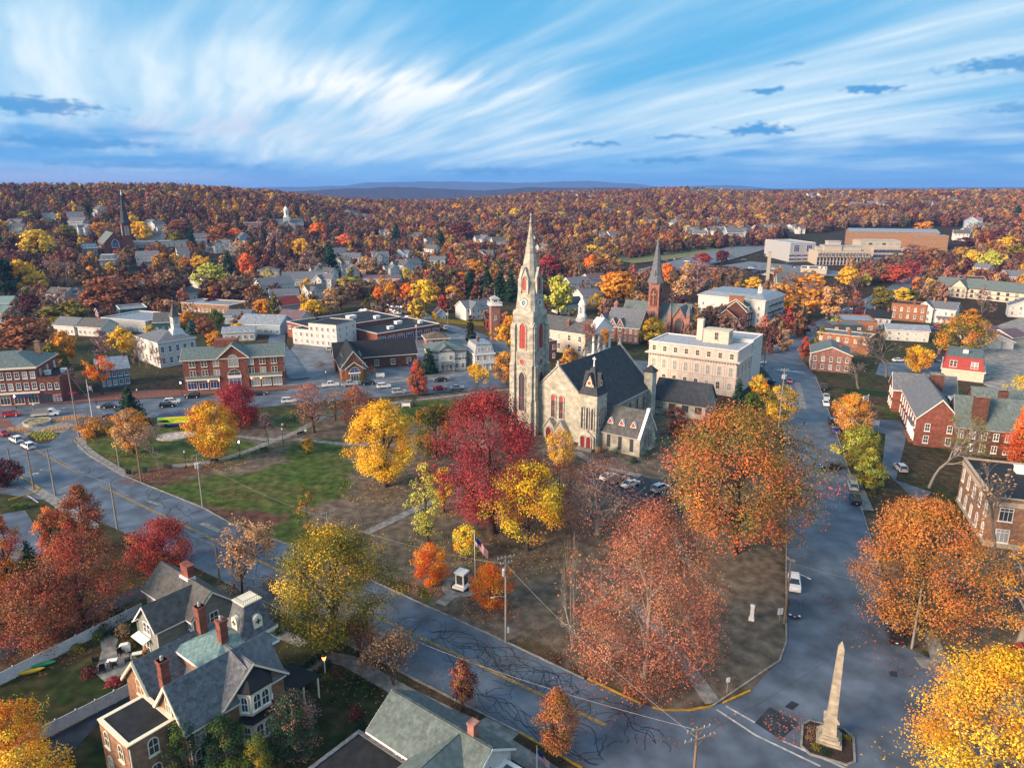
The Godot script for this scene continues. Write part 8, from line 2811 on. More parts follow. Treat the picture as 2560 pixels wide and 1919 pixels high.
const BUILDINGS := [
{name="brick_corner_block",label="three-storey brick corner block with cream cornice and shopfronts",at=[-155,0,-208.6],yaw=.25,blocks=[{D=18,H=11.8,roof="hip",rise=3,cut=.75,wall="brick",cover="slate_green",trim="trim_cream",ov=.6,win={f=[2,9,1.1,1.9,4.8,3.4],r=[2,3,1.1,1.9,4.8,3.4]},chim=[[6.5,-13,12,5,1.6,"brick_tan"]],L=19.2}],extra="corner_block"},
{name="brick_annex",label="two-storey brick shop with arched windows beside the corner block",at=[-142.7,0,-211.6],yaw=.27,blocks=[{D=14,H=7.6,roof="flat",wall="brick",cover="roof_black",trim="brick",win={f=[1,3,1,1.9,4.4,3.2,"arch"],g=[1,2,2.6,2.5,.3,3,"big","trim_dark"]},units=[[-2,-6,1.6,1.4],[2,-8,1.4,1.4]],L=5.9}]},
{name="blue_house",label="blue clapboard house with pale metal roof and black shutters",category="house",at=[-132.8,0,-229.9],yaw=.6,blocks=[{D=9,H=6.4,rise=3,wall="wall_blue",cover="roof_metal",win={f=[2,5,.95,1.6,.9,2.9],r=[2,2,.95,1.6,.9,2.9]},chim=[[4,-4.5,8.2,2.4,.9],[-4,-4.5,8.2,2.4,.9]],L=8.9}]},
{name="town_hall",label="white clapboard hall with cupola and dark blue windows",at=[-125.7,0,-261.4],yaw=.84,blocks=[{D=20,H=9.6,roof="hip",rise=2.6,wall="wall_white",cover="slate",win={f=[2,5,1,2.2,1.4,4.2,"sash","trim_white","pane_blue"],l=[2,6,1,2.2,1.4,4.2]},L=13.9}],extra="town_hall"},
{name="brick_block",label="long three-storey brick block with central gable and white shopfronts",at=[-92.4,0,-229.4],yaw=.25,blocks=[{D=13,H=10.4,rise=2.6,ov=.7,wall="brick",cover="slate_green",trim="trim_cream",win={r=[2,3,1.6,1.8,4.6,3.1,"pair"]},L=31.3},{x=-9.1,z=.02,L=11,D=1,H=.1,only=true,win={f=[2,3,1.7,1.75,4.7,3,"pair","trim_cream"]}},{x=9.1,z=.02,L=11,D=1,H=.1,only=true,win={f=[2,3,1.7,1.75,4.7,3,"pair","trim_cream"]}}],extra="brick_block"},
{name="white_corner_building",label="white three-storey corner building with bracketed cornice",at=[-70.4,0,-297.8],yaw=1.19,blocks=[{D=14,H=9.4,roof="flat",parapet=.4,wall="wall_white",cover="roof_black",trim="trim_dark",win={f=[3,3,.9,1.5,.9,2.9],l=[3,5,.9,1.5,.9,2.9]},L=14.4},{x=-1,z=-14.1,L=11,D=9,H=6.2,roof="flat",parapet=.3,wall="wall_white",cover="roof_black",trim="trim_white",win={l=[2,3,.9,1.4,.9,2.9]}}]},
{name="post_office",label="low flat-roofed brick building with glass front and rooftop units",at=[-44.9,0,-307.3],yaw=.78,blocks=[{D=24,H=5,roof="flat",parapet=.2,wall="brick",cover="roof_black",trim="trim_white",win={f=[1,7,3.4,2.6,.9,3,"big","trim_white","pane_blue"]},units=[[-6,-6,2.6,1.6],[4,-14,3,2.2],[12,-8,2,1.4]],L=33.9},{x=-12,z=-20,L=44,D=26,H=6.6,roof="flat",parapet=.2,wall="brick",cover="roof_black",trim="trim_white",win={f=[1,8,2.2,1,4.2,3],l=[1,5,2.2,1.2,4,3]},units=[[-12,-8,4,3],[4,-14,4,3],[12,-5,2.5,2]]}]},
{name="gabled_office",label="brick office with steep black roof, skylights and arched entrance gable",at=[-54.7,0,-238.8],yaw=.33,blocks=[{D=22,H=4.9,rise=5.4,roof="gz",ov=.5,wall="brick_orange",cover="roof_black",skylights=[[-3.2,-5,7.6,-.7],[-3.2,-7.2,7.6,-.7],[-3.2,-9.4,7.6,-.7],[3.2,-5,7.6,.7],[3.2,-8,7.6,.7],[3.2,-11,7.6,.7]],L=8.6},{x=10,z=-15,L=30,D=11,H=4.9,rise=4.6,ov=.5,wall="brick_dark",cover="roof_black",win={f=[1,5,1.4,1.9,1.2,3]},skylights=[[2,-3.2,7,.65],[5,-3.2,7,.65],[8,-3.2,7,.65]]}],extra="office_gable"},
{name="white_inn",label="white two-storey inn with black bands and entrance porch",at=[-23.3,0,-251.9],yaw=.27,blocks=[{D=13,H=7.6,roof="hip",rise=2.4,ov=.7,wall="wall_white",cover="slate_green",trim="trim_dark",win={f=[2,6,.95,1.7,1,3.3],r=[2,3,.95,1.7,1,3.3]},bands=[[4.4,.5,"trim_dark"]],porch=[[-.5,5,2.4,2.8,4]],doors=[[-1.2,1.2,2.2,"trim_dark"],[.6,1.2,2.2,"trim_dark"]],L=13.3},{x=-.6,z=.6,L=6,D=5,H=7.4,rise=2,roof="gz",wall="wall_white",cover="slate_green",trim="trim_dark",y=0,win={f=[2,2,.95,1.6,1,3.3]}}]},
{name="mansard_house",label="white house with lavender mansard roof and front porch",category="house",at=[-10,0,-253.8],yaw=.32,blocks=[{D=12,H=6,roof="mansard",rise=3.2,wall="wall_white",cover="wall_grey",top="roof_metal",win={f=[2,3,.95,1.6,.8,2.9],l=[2,3,.95,1.6,.8,2.9],m=[1,2,1,1.6,6.6,3]},chim=[[-.5,-7,9.2,1.6,.9]],porch=[[.5,6.6,2.6,2.7,4]],L=7.6}]},
{name="brick_annex",label="low brick wing with round-headed windows beside the mansard house",at=[-3.83,0,-262.9],yaw=.38,blocks=[{D=12,H=5,roof="gx",rise=2.4,wall="brick_pink",cover="slate",win={f=[1,4,.9,1.7,2,3,"arch"]},L=5.7}]},
{name="observation_tower",label="tall square brick tower with white railed lookout on top",category="tower",at=[-7.1,0,-307.1],yaw=.24,blocks=[{D=4.2,H=15.4,roof="flat",parapet=0,wall="brick_pink",cover="roof_white",trim="trim_white",win={f=[2,1,.8,1.6,1.2,8.2,"arch"],r=[2,1,.8,1.6,1.2,8.2,"arch"]},L=3.97}],extra="observation"},
{name="bungalow",label="small brick bungalow with brown hipped roof",category="house",at=[-31.6,0,-295.7],yaw=.28,blocks=[{D=9,H=3.3,roof="hip",rise=2.2,ov=.9,wall="brick_orange",cover="shingle_brown",win={f=[1,3,1.3,1.4,.9,3]},L=8.9}]},
{name="white_house",label="large white house with grey cross gables and verandas",category="house",at=[-16.6,0,-361.1],yaw=.6,blocks=[{D=11,H=6.2,rise=3.2,wall="wall_white",cover="slate",win={f=[2,6,.95,1.6,.9,2.9],r=[2,3,.95,1.6,.9,2.9]},chim=[[-2,-5,8.6,2,.9],[3,-5,8.6,2,.9]],porch=[[3,7,2.2,2.6,4]],L=15.9},{x=-3,z=1.4,L=6,D=7,H=6.2,rise=3.2,roof="gz",wall="wall_white",cover="slate",win={f=[2,2,.95,1.6,.9,2.9]}}]},
{name="small_cottage",label="pale blue cottage with mauve roof behind the hedge",category="house",at=[-35.8,0,-356.2],yaw=.31,blocks=[{D=8,H=3.6,rise=2.4,roof="gz",wall="wall_lightblue",cover="roof_mauve",win={f=[1,2,.9,1.4,.9,2.9]},L=5.1}]},
{name="courthouse",label="stuccoed courthouse with white columned portico and round cupola",at=[34.1,0,-282.8],yaw=.92,blocks=[{D=30,H=9,rise=4.2,roof="gz",ov=.5,wall="wall_cream",cover="shingle_grey",win={l=[2,6,1.3,2.2,1.6,3.8,"sash","trim_white"],f=[2,3,1.2,2.2,1.6,3.8]},chim=[[-5,-10,9.6,3.2,1.4],[-5,-24,9.6,3.2,1.4]],L=16.9}],extra="courthouse"},
{name="brick_row",label="red brick row with paired round-headed windows behind the tower",at=[13.7,0,-267.5],yaw=.43,blocks=[{D=10,H=7.4,roof="flat",wall="brick",cover="roof_black",trim="trim_white",win={f=[2,3,.9,1.8,1.2,3.4,"arch"],r=[2,2,.9,1.8,1.2,3.4,"arch"]},L=8.1}]},
{name="brick_church",label="pink brick gothic church with slate spire and gabled parish wing",category="church",at=[47.7,0,-302.6],yaw=-.5,blocks=[{D=15,H=7,rise=6.8,wall="brick_pink",cover="slate",trim="trim_white",win={f=[2,6,.8,1.5,1.2,3.2],r=[2,3,.9,1.7,1.2,3.2]},L=15},{x=9,z=-14,L=30,D=14,H=7.5,rise=8,wall="brick_pink",cover="slate_green",trim="brick_pink",win={f=[1,4,1.2,3.4,2,3,"arch"]}},{x=21.5,z=-10.8,L=9,D=16,H=8,rise=7.5,roof="gz",wall="brick_pink",cover="slate",trim="brick_pink"}],extra="brick_church"},
{name="white_office_building",label="pale painted masonry office building with bracketed cornice and tall windows",at=[58.5,0,-225.7],yaw=-.58,blocks=[{D=16,H=14.7,roof="flat",parapet=.3,wall="wall_pinkwhite",cover="roof_white",trim="trim_white",win={f=[1,8,1.15,3,6.9,3,"sash","trim_cream","pane_light"],r=[1,4,1.1,3,6.9,3,"sash","trim_cream"],g=[1,8,1.1,1.7,12.1,3,"sash","trim_cream"],n=[1,4,1,1.7,12.1,3,"sash","trim_cream"]},L=29.7},{x=5.9,z=-16.1,L=18.4,D=12,H=15.4,roof="flat",parapet=.4,wall="wall_white",cover="roof_white",trim="trim_white",win={r=[1,3,1,1.8,12,3]}},{L=29.3,D=1,H=.1,only=true,win={f=[1,8,1.15,2.4,2,3,"arch","trim_cream"]}}],extra="bank"},
{name="parish_hall",label="low stone hall with long dark shingled roof behind the church",at=[48.4,0,-197.7],yaw=-.54,blocks=[{D=10.5,H=4.5,rise=5,ov=.3,wall="stone",cover="shingle",trim="trim_dark",win={f=[1,4,1.7,1.5,2,3,"pair","trim_dark"]},L=15.6}]},
{name="white_hotel",label="white four-storey hotel with balconies and blue awning",at=[129.7,0,-348.8],yaw=.9,blocks=[{D=34,H=13,roof="hip",rise=1.9,cut=.2,ov=.5,wall="wall_white",cover="roof_metal",win={f=[4,9,.9,1.8,1.3,3,"sash"],l=[3,6,.9,1.6,2,3]},units=[[-6,-14,2.6,2],[0,-20,2.4,2],[4,-8,1.8,1.8]],L=27.7}],extra="hotel"},
{name="brick_inn",label="dark brick building with stepped parapet gable and green roof",at=[107.9,0,-340.4],yaw=-.6,blocks=[{D=13,H=10,roof="gz",rise=3.4,wall="brick_orange",cover="roof_green",win={f=[2,3,.9,1.6,2,3.4],r=[3,4,.9,1.7,1.2,3]},L=10.6},{x=0,z=.1,L=7,D=.5,H=14.6,roof="flat",parapet=.2,wall="brick_orange",cover="brick_orange",trim="brick_orange"}]},
{name="brick_row",label="brick row with white dormers beside the hotel",at=[118.4,0,-343.4],yaw=.87,blocks=[{D=11,H=8,rise=4.6,wall="brick_dark",cover="slate",win={f=[2,7,.9,1.8,1,3.3],m=[1,4,1.3,1.5,8.6,3]},L=20.1}]},
{name="brick_gable_house",label="small brick gable house with black roof beside the office building",category="house",at=[101.8,0,-335.1],yaw=-.12,blocks=[{D=13,H=5.2,roof="gz",rise=4.2,wall="brick_orange",cover="roof_black",win={f=[2,3,.9,1.5,1.2,2.9]},chim=[[-1,-7,8.2,2.4,1]],L=10.3}]},
{name="chapel_hall",label="long grey roofed hall with tall pale chimney beside the lot",at=[185.5,.48,-465.8],yaw=-.22,blocks=[{D=20,H=5,rise=6,wall="concrete_tan",cover="shingle_grey",chim=[[-17,-6,2,22,2,"concrete_tan"],[-12,-9,8,4,1.4]],L=22.4}]},
{name="pink_house",label="pink painted brick gable house with white windows",category="house",at=[115.5,0,-250.6],yaw=-.37,blocks=[{D=15,H=6.6,roof="gz",rise=2.6,wall="brick_pink",cover="slate_green",win={f=[2,5,.9,1.6,1,2.9],l=[2,3,.9,1.6,1,2.9]},chim=[[3,-6,8,2.2,1]],L=13.3}]},
{name="brick_long_house",label="long brick house with low blue roof behind the pink house",category="house",at=[134.7,0,-284.4],yaw=-.66,blocks=[{D=10,H=6.8,roof="flat",parapet=.15,wall="brick_orange",cover="slate",trim="trim_cream",win={f=[1,6,.9,1.5,4.2,2.9],r=[2,3,.9,1.5,1,2.9]},chim=[[2,-1.2,6.6,2.6,1]],L=20}]},
{name="dark_mansard_house",label="dark mansard house with cream dormers",category="house",at=[142.4,0,-296.7],yaw=-.1,blocks=[{D=10,H=5.6,roof="mansard",rise=3,wall="wall_cream",cover="shingle",top="slate_green",win={f=[1,4,.9,1.5,1.5,2.9],m=[1,3,1.2,1.6,6,3,"sash","trim_cream"]},chim=[[-4,-1.5,6.5,4,1]],L=13.8}]},
{name="brick_store",label="brick store with stepped parapet and pale flat roof",at=[153.5,0,-310.3],yaw=-.27,blocks=[{D=18,H=7.6,roof="flat",parapet=.5,wall="brick_orange",cover="roof_metal",trim="brick_dark",win={f=[1,3,1.5,1.6,4.4,2.9],r=[2,4,.9,1.5,1.2,3]},L=14.4}]},
{name="blue_roof_house",label="white house with dark blue roof and chimneys",category="house",at=[173,0,-332.7],yaw=-.5,blocks=[{D=14,H=5.4,rise=3,wall="wall_white",cover="roof_black",win={f=[2,4,.9,1.4,.9,2.6],r=[2,3,.9,1.4,.9,2.6]},chim=[[-2,-7,7.2,2.2,.9],[4,-6,7.2,2.2,.9]],L=11}]},
{name="brick_shop_house",label="orange brick house with white shopfront windows",category="house",at=[199.8,0,-355.4],yaw=-.61,blocks=[{D=12,H=8.2,roof="flat",wall="brick_orange",cover="roof_black",trim="brick_dark",win={f=[2,5,.9,1.8,1.6,3.4,"arch"],r=[2,3,.9,1.6,1.6,3.4]},chim=[[2,-2,8,2.4,1.2]],L=15.6}]},
{name="porch_house",label="white clapboard house with two-storey rear porches",category="house",at=[212.2,0,-349.6],yaw=-.69,blocks=[{D=12,H=7.2,rise=3,wall="wall_white",cover="slate",win={f=[2,5,.9,1.6,1,3.1]},chim=[[-4,-5,9.4,2.4,.9,"brick_tan"],[1,-5,9.4,2.4,.9,"brick_tan"]],porch=[[3,9,2.4,2.8,5]],L=13.5},{x=-6.5,z=2,L=7.5,D=8,H=7.2,rise=3.2,roof="gz",wall="wall_white",cover="slate",win={f=[2,2,.9,1.6,1,3.1]}}]},
{name="white_barn",label="long low white building behind the brick store",at=[173,0,-305.8],yaw=-.31,blocks=[{D=9,H=4.8,roof="gx",rise=1.8,wall="wall_white",cover="roof_metal",win={f=[2,5,.9,1,.9,2.2]},L=16.9}]},
{name="tudor_hall",label="long half-timbered hall with slate gables",at=[283.7,.51,-425.6],yaw=-.9,blocks=[{D=13,H=6.2,rise=4.6,wall="wall_cream",cover="slate_green",trim="trim_dark",win={f=[2,12,1.4,1.5,.8,2.8,"pair","trim_dark"]},bands=[[3.3,.25,"trim_dark"],[.7,.25,"trim_dark"],[5.9,.25,"trim_dark"]],chim=[[-14,-5,9,4,1.4]],L=56.5},{x=-14,z=2,L=9,D=9,H=6.2,rise=4.6,roof="gz",wall="wall_cream",cover="slate_green",trim="trim_dark",win={f=[2,3,1.2,1.5,.8,2.8,"pair","trim_dark"]},bands=[[3.3,.25,"trim_dark"],[5.9,.25,"trim_dark"]]}]},
{name="brick_flat_block",label="square brick apartment block with dark flat roof",at=[291.8,1,-451.7],yaw=-.5,blocks=[{D=18,H=8.4,roof="flat",parapet=.5,wall="brick_pink",cover="roof_black",trim="roof_white",win={f=[2,4,1.3,1.5,1.4,3.2,"pair"],r=[2,3,1.3,1.5,1.4,3.2,"pair"],l=[2,3,1.3,1.5,1.4,3.2,"pair"]},L=14.7}]},
{name="brick_gable_villa",label="red brick house with twin white-trimmed gables",category="house",at=[334.6,1.86,-476.1],yaw=-.59,blocks=[{D=12,H=6.6,rise=3.6,wall="brick",cover="slate",win={f=[2,6,.9,1.6,1,3]},chim=[[3,-6,9,2.6,1]],L=12.9},{x=-6,z=1.5,L=7,D=8,H=6.6,rise=3.8,roof="gz",wall="brick",cover="slate",win={f=[2,2,1,1.7,1,3]}}]},
{name="red_mansard_building",label="red mansard building with white dormer windows and cream walls",at=[156,0,-238.5],yaw=-.56,blocks=[{D=20,H=3.6,roof="mansard",rise=4.4,batter=1,wall="wall_cream",cover="wall_red",top="slate_green",crown_rise=1,trim="trim_cream",win={m=[1,2,2,2,4.6,3,"pair"],n=[1,2,1.6,2,4.6,3,"pair"],r=[1,5,1,1.2,1.2,3]},chim=[[0,-6,8,1.8,1.6,"trim_white"],[-8,-2.5,8,1.6,.8]],L=12.6}]},
{name="long_shed",label="long low shed with mauve roof along the gravel yard",at=[202.2,0,-290.6],yaw=-.42,blocks=[{L=12,D=34,H=3.4,rise=2.6,roof="gz",ov=.6,wall="wall_white",cover="roof_mauve"}]},
{name="long_shed",label="long low shed with mauve roof behind the half-timbered hall",at=[197.7,0,-291.5],yaw=-.42,blocks=[{L=12,D=44,H=3.6,rise=2.4,roof="gz",ov=.6,wall="wall_white",cover="roof_mauve"}]},
{name="white_house",label="white gabled house at the gravel yard",category="house",at=[266.4,.08,-366.4],yaw=-.5,blocks=[{D=10,H=5.6,rise=3.4,roof="gz",wall="wall_white",cover="slate",win={f=[2,4,.9,1.5,1,2.7]},L=13.8}]},
{name="low_barn",label="low red-roofed barn in the gravel yard",at=[217.2,0,-298.3],yaw=.37,blocks=[{D=12,H=3.4,rise=2.4,wall="wall_cream",cover="roof_mauve",L=9.8}]},
{name="brick_institute",label="rambling brick institute with green slate roofs and clustered chimneys",at=[121.2,0,-164.1],yaw=-.37,blocks=[{D=12,H=7,rise=6.4,ov=.3,wall="brick_dark",cover="slate_green",trim="roof_white",win={f=[2,9,1,1.7,1,3.2,"pair"]},L=22.6,chim=[[-6.5,-1.6,6.5,8.2,3,"brick_dark"],[1.5,-16,8.5,5,2,"brick_dark"],[8.5,-17,7.5,5.5,2,"brick_dark"],[15,-15,7,5,2,"brick_dark"],[-12,-27.5,9,4.6,3.2,"brick_dark"]]},{x=-14.5,z=-2.5,L=10,D=30,H=7.4,rise=5.2,roof="gz",ov=.2,wall="brick",cover="slate",trim="trim_white",win={l=[2,8,.95,1.9,1,3.3,"sash"],f=[2,2,1,1.8,1,3.2,"sash"]}},{x=-2,z=-12.4,L=16,D=8,H=9,roof="flat",parapet=.2,wall="brick_dark",cover="roof_white",trim="trim_white"},{x=8,z=-20,L=24,D=9,H=7,rise=4.6,ov=.2,wall="brick_dark",cover="slate_green",trim="brick_dark"},{x=-13.5,z=-33,L=16,D=9,H=7,rise=4,wall="brick",cover="slate",trim="trim_white",win={l=[2,3,.95,1.8,1,3.3],f=[2,3,.95,1.8,1,3.3]}}],extra="institute"},
{name="flat_brick_building",label="two-storey flat-roofed brick building with white stone bands",at=[99.6,0,-115],yaw=-.34,blocks=[{L=26,D=21,H=9.4,roof="flat",parapet=.3,wall="brick_house",cover="roof_black",trim="concrete_tan",win={f=[2,5,2,2.4,1.2,4.2,"big"],l=[2,5,1.2,2.6,1.2,4.2,"arch"]},units=[[2,-10,3,2.2],[-4,-16,2.5,2]],bands=[[8.6,.9,"concrete_tan"],[.5,1,"concrete_tan"]]}]},
{name="brick_villa",label="brick villa with slate roofs, copper flat roof and capped tower",category="house",at=[-40.6,0,-62.3],yaw=-.65,blocks=[{x=-3.2,z=0,L=6.6,D=5.1,H=6.8,roof="flat",parapet=.06,wall="brick_house",cover="roof_black",trim="trim_cream",win={f=[2,2,1,1.9,1,3.3,"arch","trim_cream"],r=[2,1,1,1.9,1,3.3,"arch","trim_cream"]}},{x=-.6,z=-5.2,L=6,D=12,H=6.9,rise=3.95,roof="gz",ov=.45,wall="brick_house",cover="slate",trim="trim_cream"},{x=-8.8,z=-5.5,L=6.2,D=10,H=6.8,rise=3.3,roof="gz",ov=.45,wall="brick_house",cover="slate",trim="trim_cream",win={l=[2,3,1,1.9,1,3.3,"arch","trim_cream"]}},{x=-4.5,z=-10.2,L=8.6,D=8.4,H=9.4,roof="hip",rise=1.7,ov=.3,wall="brick_house",cover="roof_teal",trim="trim_white"},{x=2.62,z=-13.4,turn=1.57,L=8,D=8.5,H=6.9,rise=3.5,roof="gz",ov=.5,wall="brick_house",cover="slate",trim="trim_cream"}],extra="villa"},
{name="grey_house",label="grey-green clapboard house with brown-grey shingle roof and brick chimney",category="house",at=[-45,0,-88],yaw=-.65,blocks=[{x=-6.8,z=0,L=13.5,D=6.2,H=5.2,rise=2.85,wall="wall_sage",cover="shingle_grey",ov=.4},{x=-4.2,z=4.4,L=5,D=7,H=5.2,rise=2.6,roof="gz",wall="wall_sage",cover="shingle_grey",ov=.4},{x=-8.6,z=3.2,L=3.8,D=3.2,H=2.6,roof="gz",rise=1.2,wall="wall_sage",cover="shingle_grey",win={f=[1,1,.9,1.2,1,2]}}],extra="grey_house"},
{name="low_house",label="white house with green-grey shingle roof and brick chimney beside the pavement",category="house",at=[-10.4,0,-63.8],yaw=-.65,blocks=[{x=0,z=0,L=14.4,D=7.5,H=4,rise=2.6,wall="wall_white",cover="slate_green",ov=.4},{x=3.4,z=9,L=7.4,D=12.5,H=4,rise=2.5,roof="gz",wall="wall_white",cover="slate_green",ov=.4},{x=-4.6,z=9.5,L=9.2,D=9.4,H=2.6,roof="flat",parapet=.12,wall="wall_white",cover="roof_black",trim="slate"},{x=8.6,z=-2.5,L=2.6,D=4,H=2.9,roof="flat",parapet=.1,wall="wall_white",cover="slate_green",trim="trim_white"}],extra="low_house"},
{name="brick_hill_church",label="dark brick church with slender black spire on the hillside",category="church",at=[-310.5,15.1,-564.5],yaw=.62,blocks=[{L=15,D=40,H=9,rise=8,roof="gz",wall="brick",cover="slate_green",trim="brick"},{x=-10.5,z=-4,L=6,D=34,H=5,roof="flat",parapet=.1,wall="brick",cover="slate_green",trim="trim_cream",win={l=[1,7,1,1.4,2.5,3]}}],extra="hill_church"},
{name="red_mansard_house",label="red mansard house with pale dormers below the hillside church",category="house",at=[-325.8,15.1,-555.9],yaw=.5,blocks=[{D=16,H=6,roof="mansard",rise=3.4,wall="wall_red",cover="wall_lightblue",top="roof_black",win={f=[2,6,.9,1.6,.8,2.8],m=[1,5,1,1.6,6.5,3]},L=11}]},
{name="sage_mansard_house",label="pale sage mansard house with arched porch on the hillside",category="house",at=[-285.2,8.4,-506.3],yaw=.4,blocks=[{D=14,H=8.4,roof="mansard",rise=3,wall="wall_sage",cover="wall_sage",top="roof_white",win={f=[2,4,1,1.8,1.4,3.6,"arch"],l=[2,3,1,1.8,1.4,3.6],m=[1,3,1,1.5,9,3]},porch=[[0,5,2,3,4]],L=10.3}]},
{name="white_hill_house",label="long white house with teal-grey roof on the hillside",category="house",at=[-270.3,9.9,-532.4],yaw=.31,blocks=[{D=11,H=6.4,rise=4.2,wall="wall_white",cover="slate",win={f=[2,6,1,1.7,1,3],l=[2,2,1,1.7,1,3]},porch=[[1,8,2.2,2.8,5]],L=14.7}]},
{name="white_hill_house",label="white gabled house with blue roof beside a dark conifer",category="house",at=[-249.3,10.2,-546.8],yaw=.58,blocks=[{D=11,H=7.4,rise=4.4,wall="wall_white",cover="slate",win={f=[2,5,1,1.7,1,3.2],l=[2,3,1,1.7,1,3.2]},L=8}]},
{name="school_building",label="long low pale building with flat roof behind the hillside church",at=[-293.3,17.6,-603],yaw=.41,blocks=[{D=16,H=5,roof="flat",wall="wall_grey",cover="roof_white",win={f=[1,24,2,1.8,1.4,3]},L=45.2}]},
{name="white_mansion",label="white mansion with dark dormered roof in the hillside woods",category="house",at=[-407.3,33.9,-680.9],yaw=.51,blocks=[{D=12,H=6,rise=5,wall="wall_white",cover="slate",win={f=[2,7,1,1.7,.9,2.8],m=[1,3,1.2,1.4,7,3]},L=12.5}]},
{name="college_hall",label="brick hall with white domed steeple in the distance",at=[-236.7,20.1,-766.2],yaw=.35,blocks=[{D=22,H=9,rise=6,wall="brick_pink",cover="slate",win={f=[2,12,1.4,2.2,1,4]},L=32.9},{x=0,z=2.5,L=16,D=8,H=9.4,rise=4,roof="gz",wall="wall_white",cover="slate"}],extra="steeple"},
{name="brick_hall",label="plain brick hall beside the white steeple",at=[-257.1,24.6,-724.4],yaw=.35,blocks=[{D=18,H=8,roof="flat",wall="brick_pink",cover="roof_white",win={f=[2,9,1.4,2,1,4]},L=19.5}]},
{name="concrete_college",label="tiered concrete college hall with deep window bays",at=[275.8,3.83,-600.7],yaw=-.1,blocks=[{D=30,H=11,roof="flat",parapet=.5,wall="concrete_tan",cover="roof_white",trim="roof_white",L=40.7}],extra="college"},
{name="glass_college_wing",label="white panelled college wing with projecting corner windows",at=[252.4,4.3,-625.8],yaw=.14,blocks=[{D=46,H=15.5,roof="flat",parapet=.6,wall="wall_grey",cover="roof_white",trim="trim_white",win={f=[1,2,5,6,8.2,3,"big","trim_white","pane_blue"],g=[2,4,7,1.8,1,3.2,"plain","trim_white","pane_blue"],r=[1,5,6,2.2,9,3,"plain","trim_white","pane_blue"]},L=23.4}]},
{name="concrete_library",label="concrete library with overhanging roof terraces",at=[333.6,5.8,-635.5],yaw=-.13,blocks=[{D=34,H=9,roof="flat",parapet=.5,wall="concrete_tan",cover="roof_white",trim="roof_white",win={f=[2,8,4.2,2.6,1,4.2,"plain","concrete_tan","pane_blue"]},L=26.6},{x=-6,z=-8,L=34,D=22,H=14.5,roof="flat",parapet=.5,wall="concrete_tan",cover="roof_white",trim="roof_white",win={f=[1,6,3,1.6,11.5,3,"plain","concrete_tan","pane"]}}]},
{name="tan_gymnasium",label="large tan brick gymnasium with long pale ribbed roof",at=[401.3,9.1,-692.6],yaw=-.3,blocks=[{D=30,H=13,roof="flat",parapet=.4,wall="brick_tan",cover="roof_metal",trim="roof_white",L=29.2},{x=-30,z=-16,L=80,D=28,H=15.5,roof="gx",rise=2.5,wall="brick_tan",cover="roof_metal",trim="roof_white"}]},
{name="flat_blue_building",label="low flat building with dark blue roof in the college lot",at=[230,2.13,-545.8],yaw=-.4,blocks=[{D=22,H=4,roof="flat",parapet=.3,wall="concrete_tan",cover="slate",trim="trim_white",units=[[-4,-5,1.4,1.2],[4,-8,1.4,1.2],[7,-4,1.4,1.2]],L=18.5}]}]
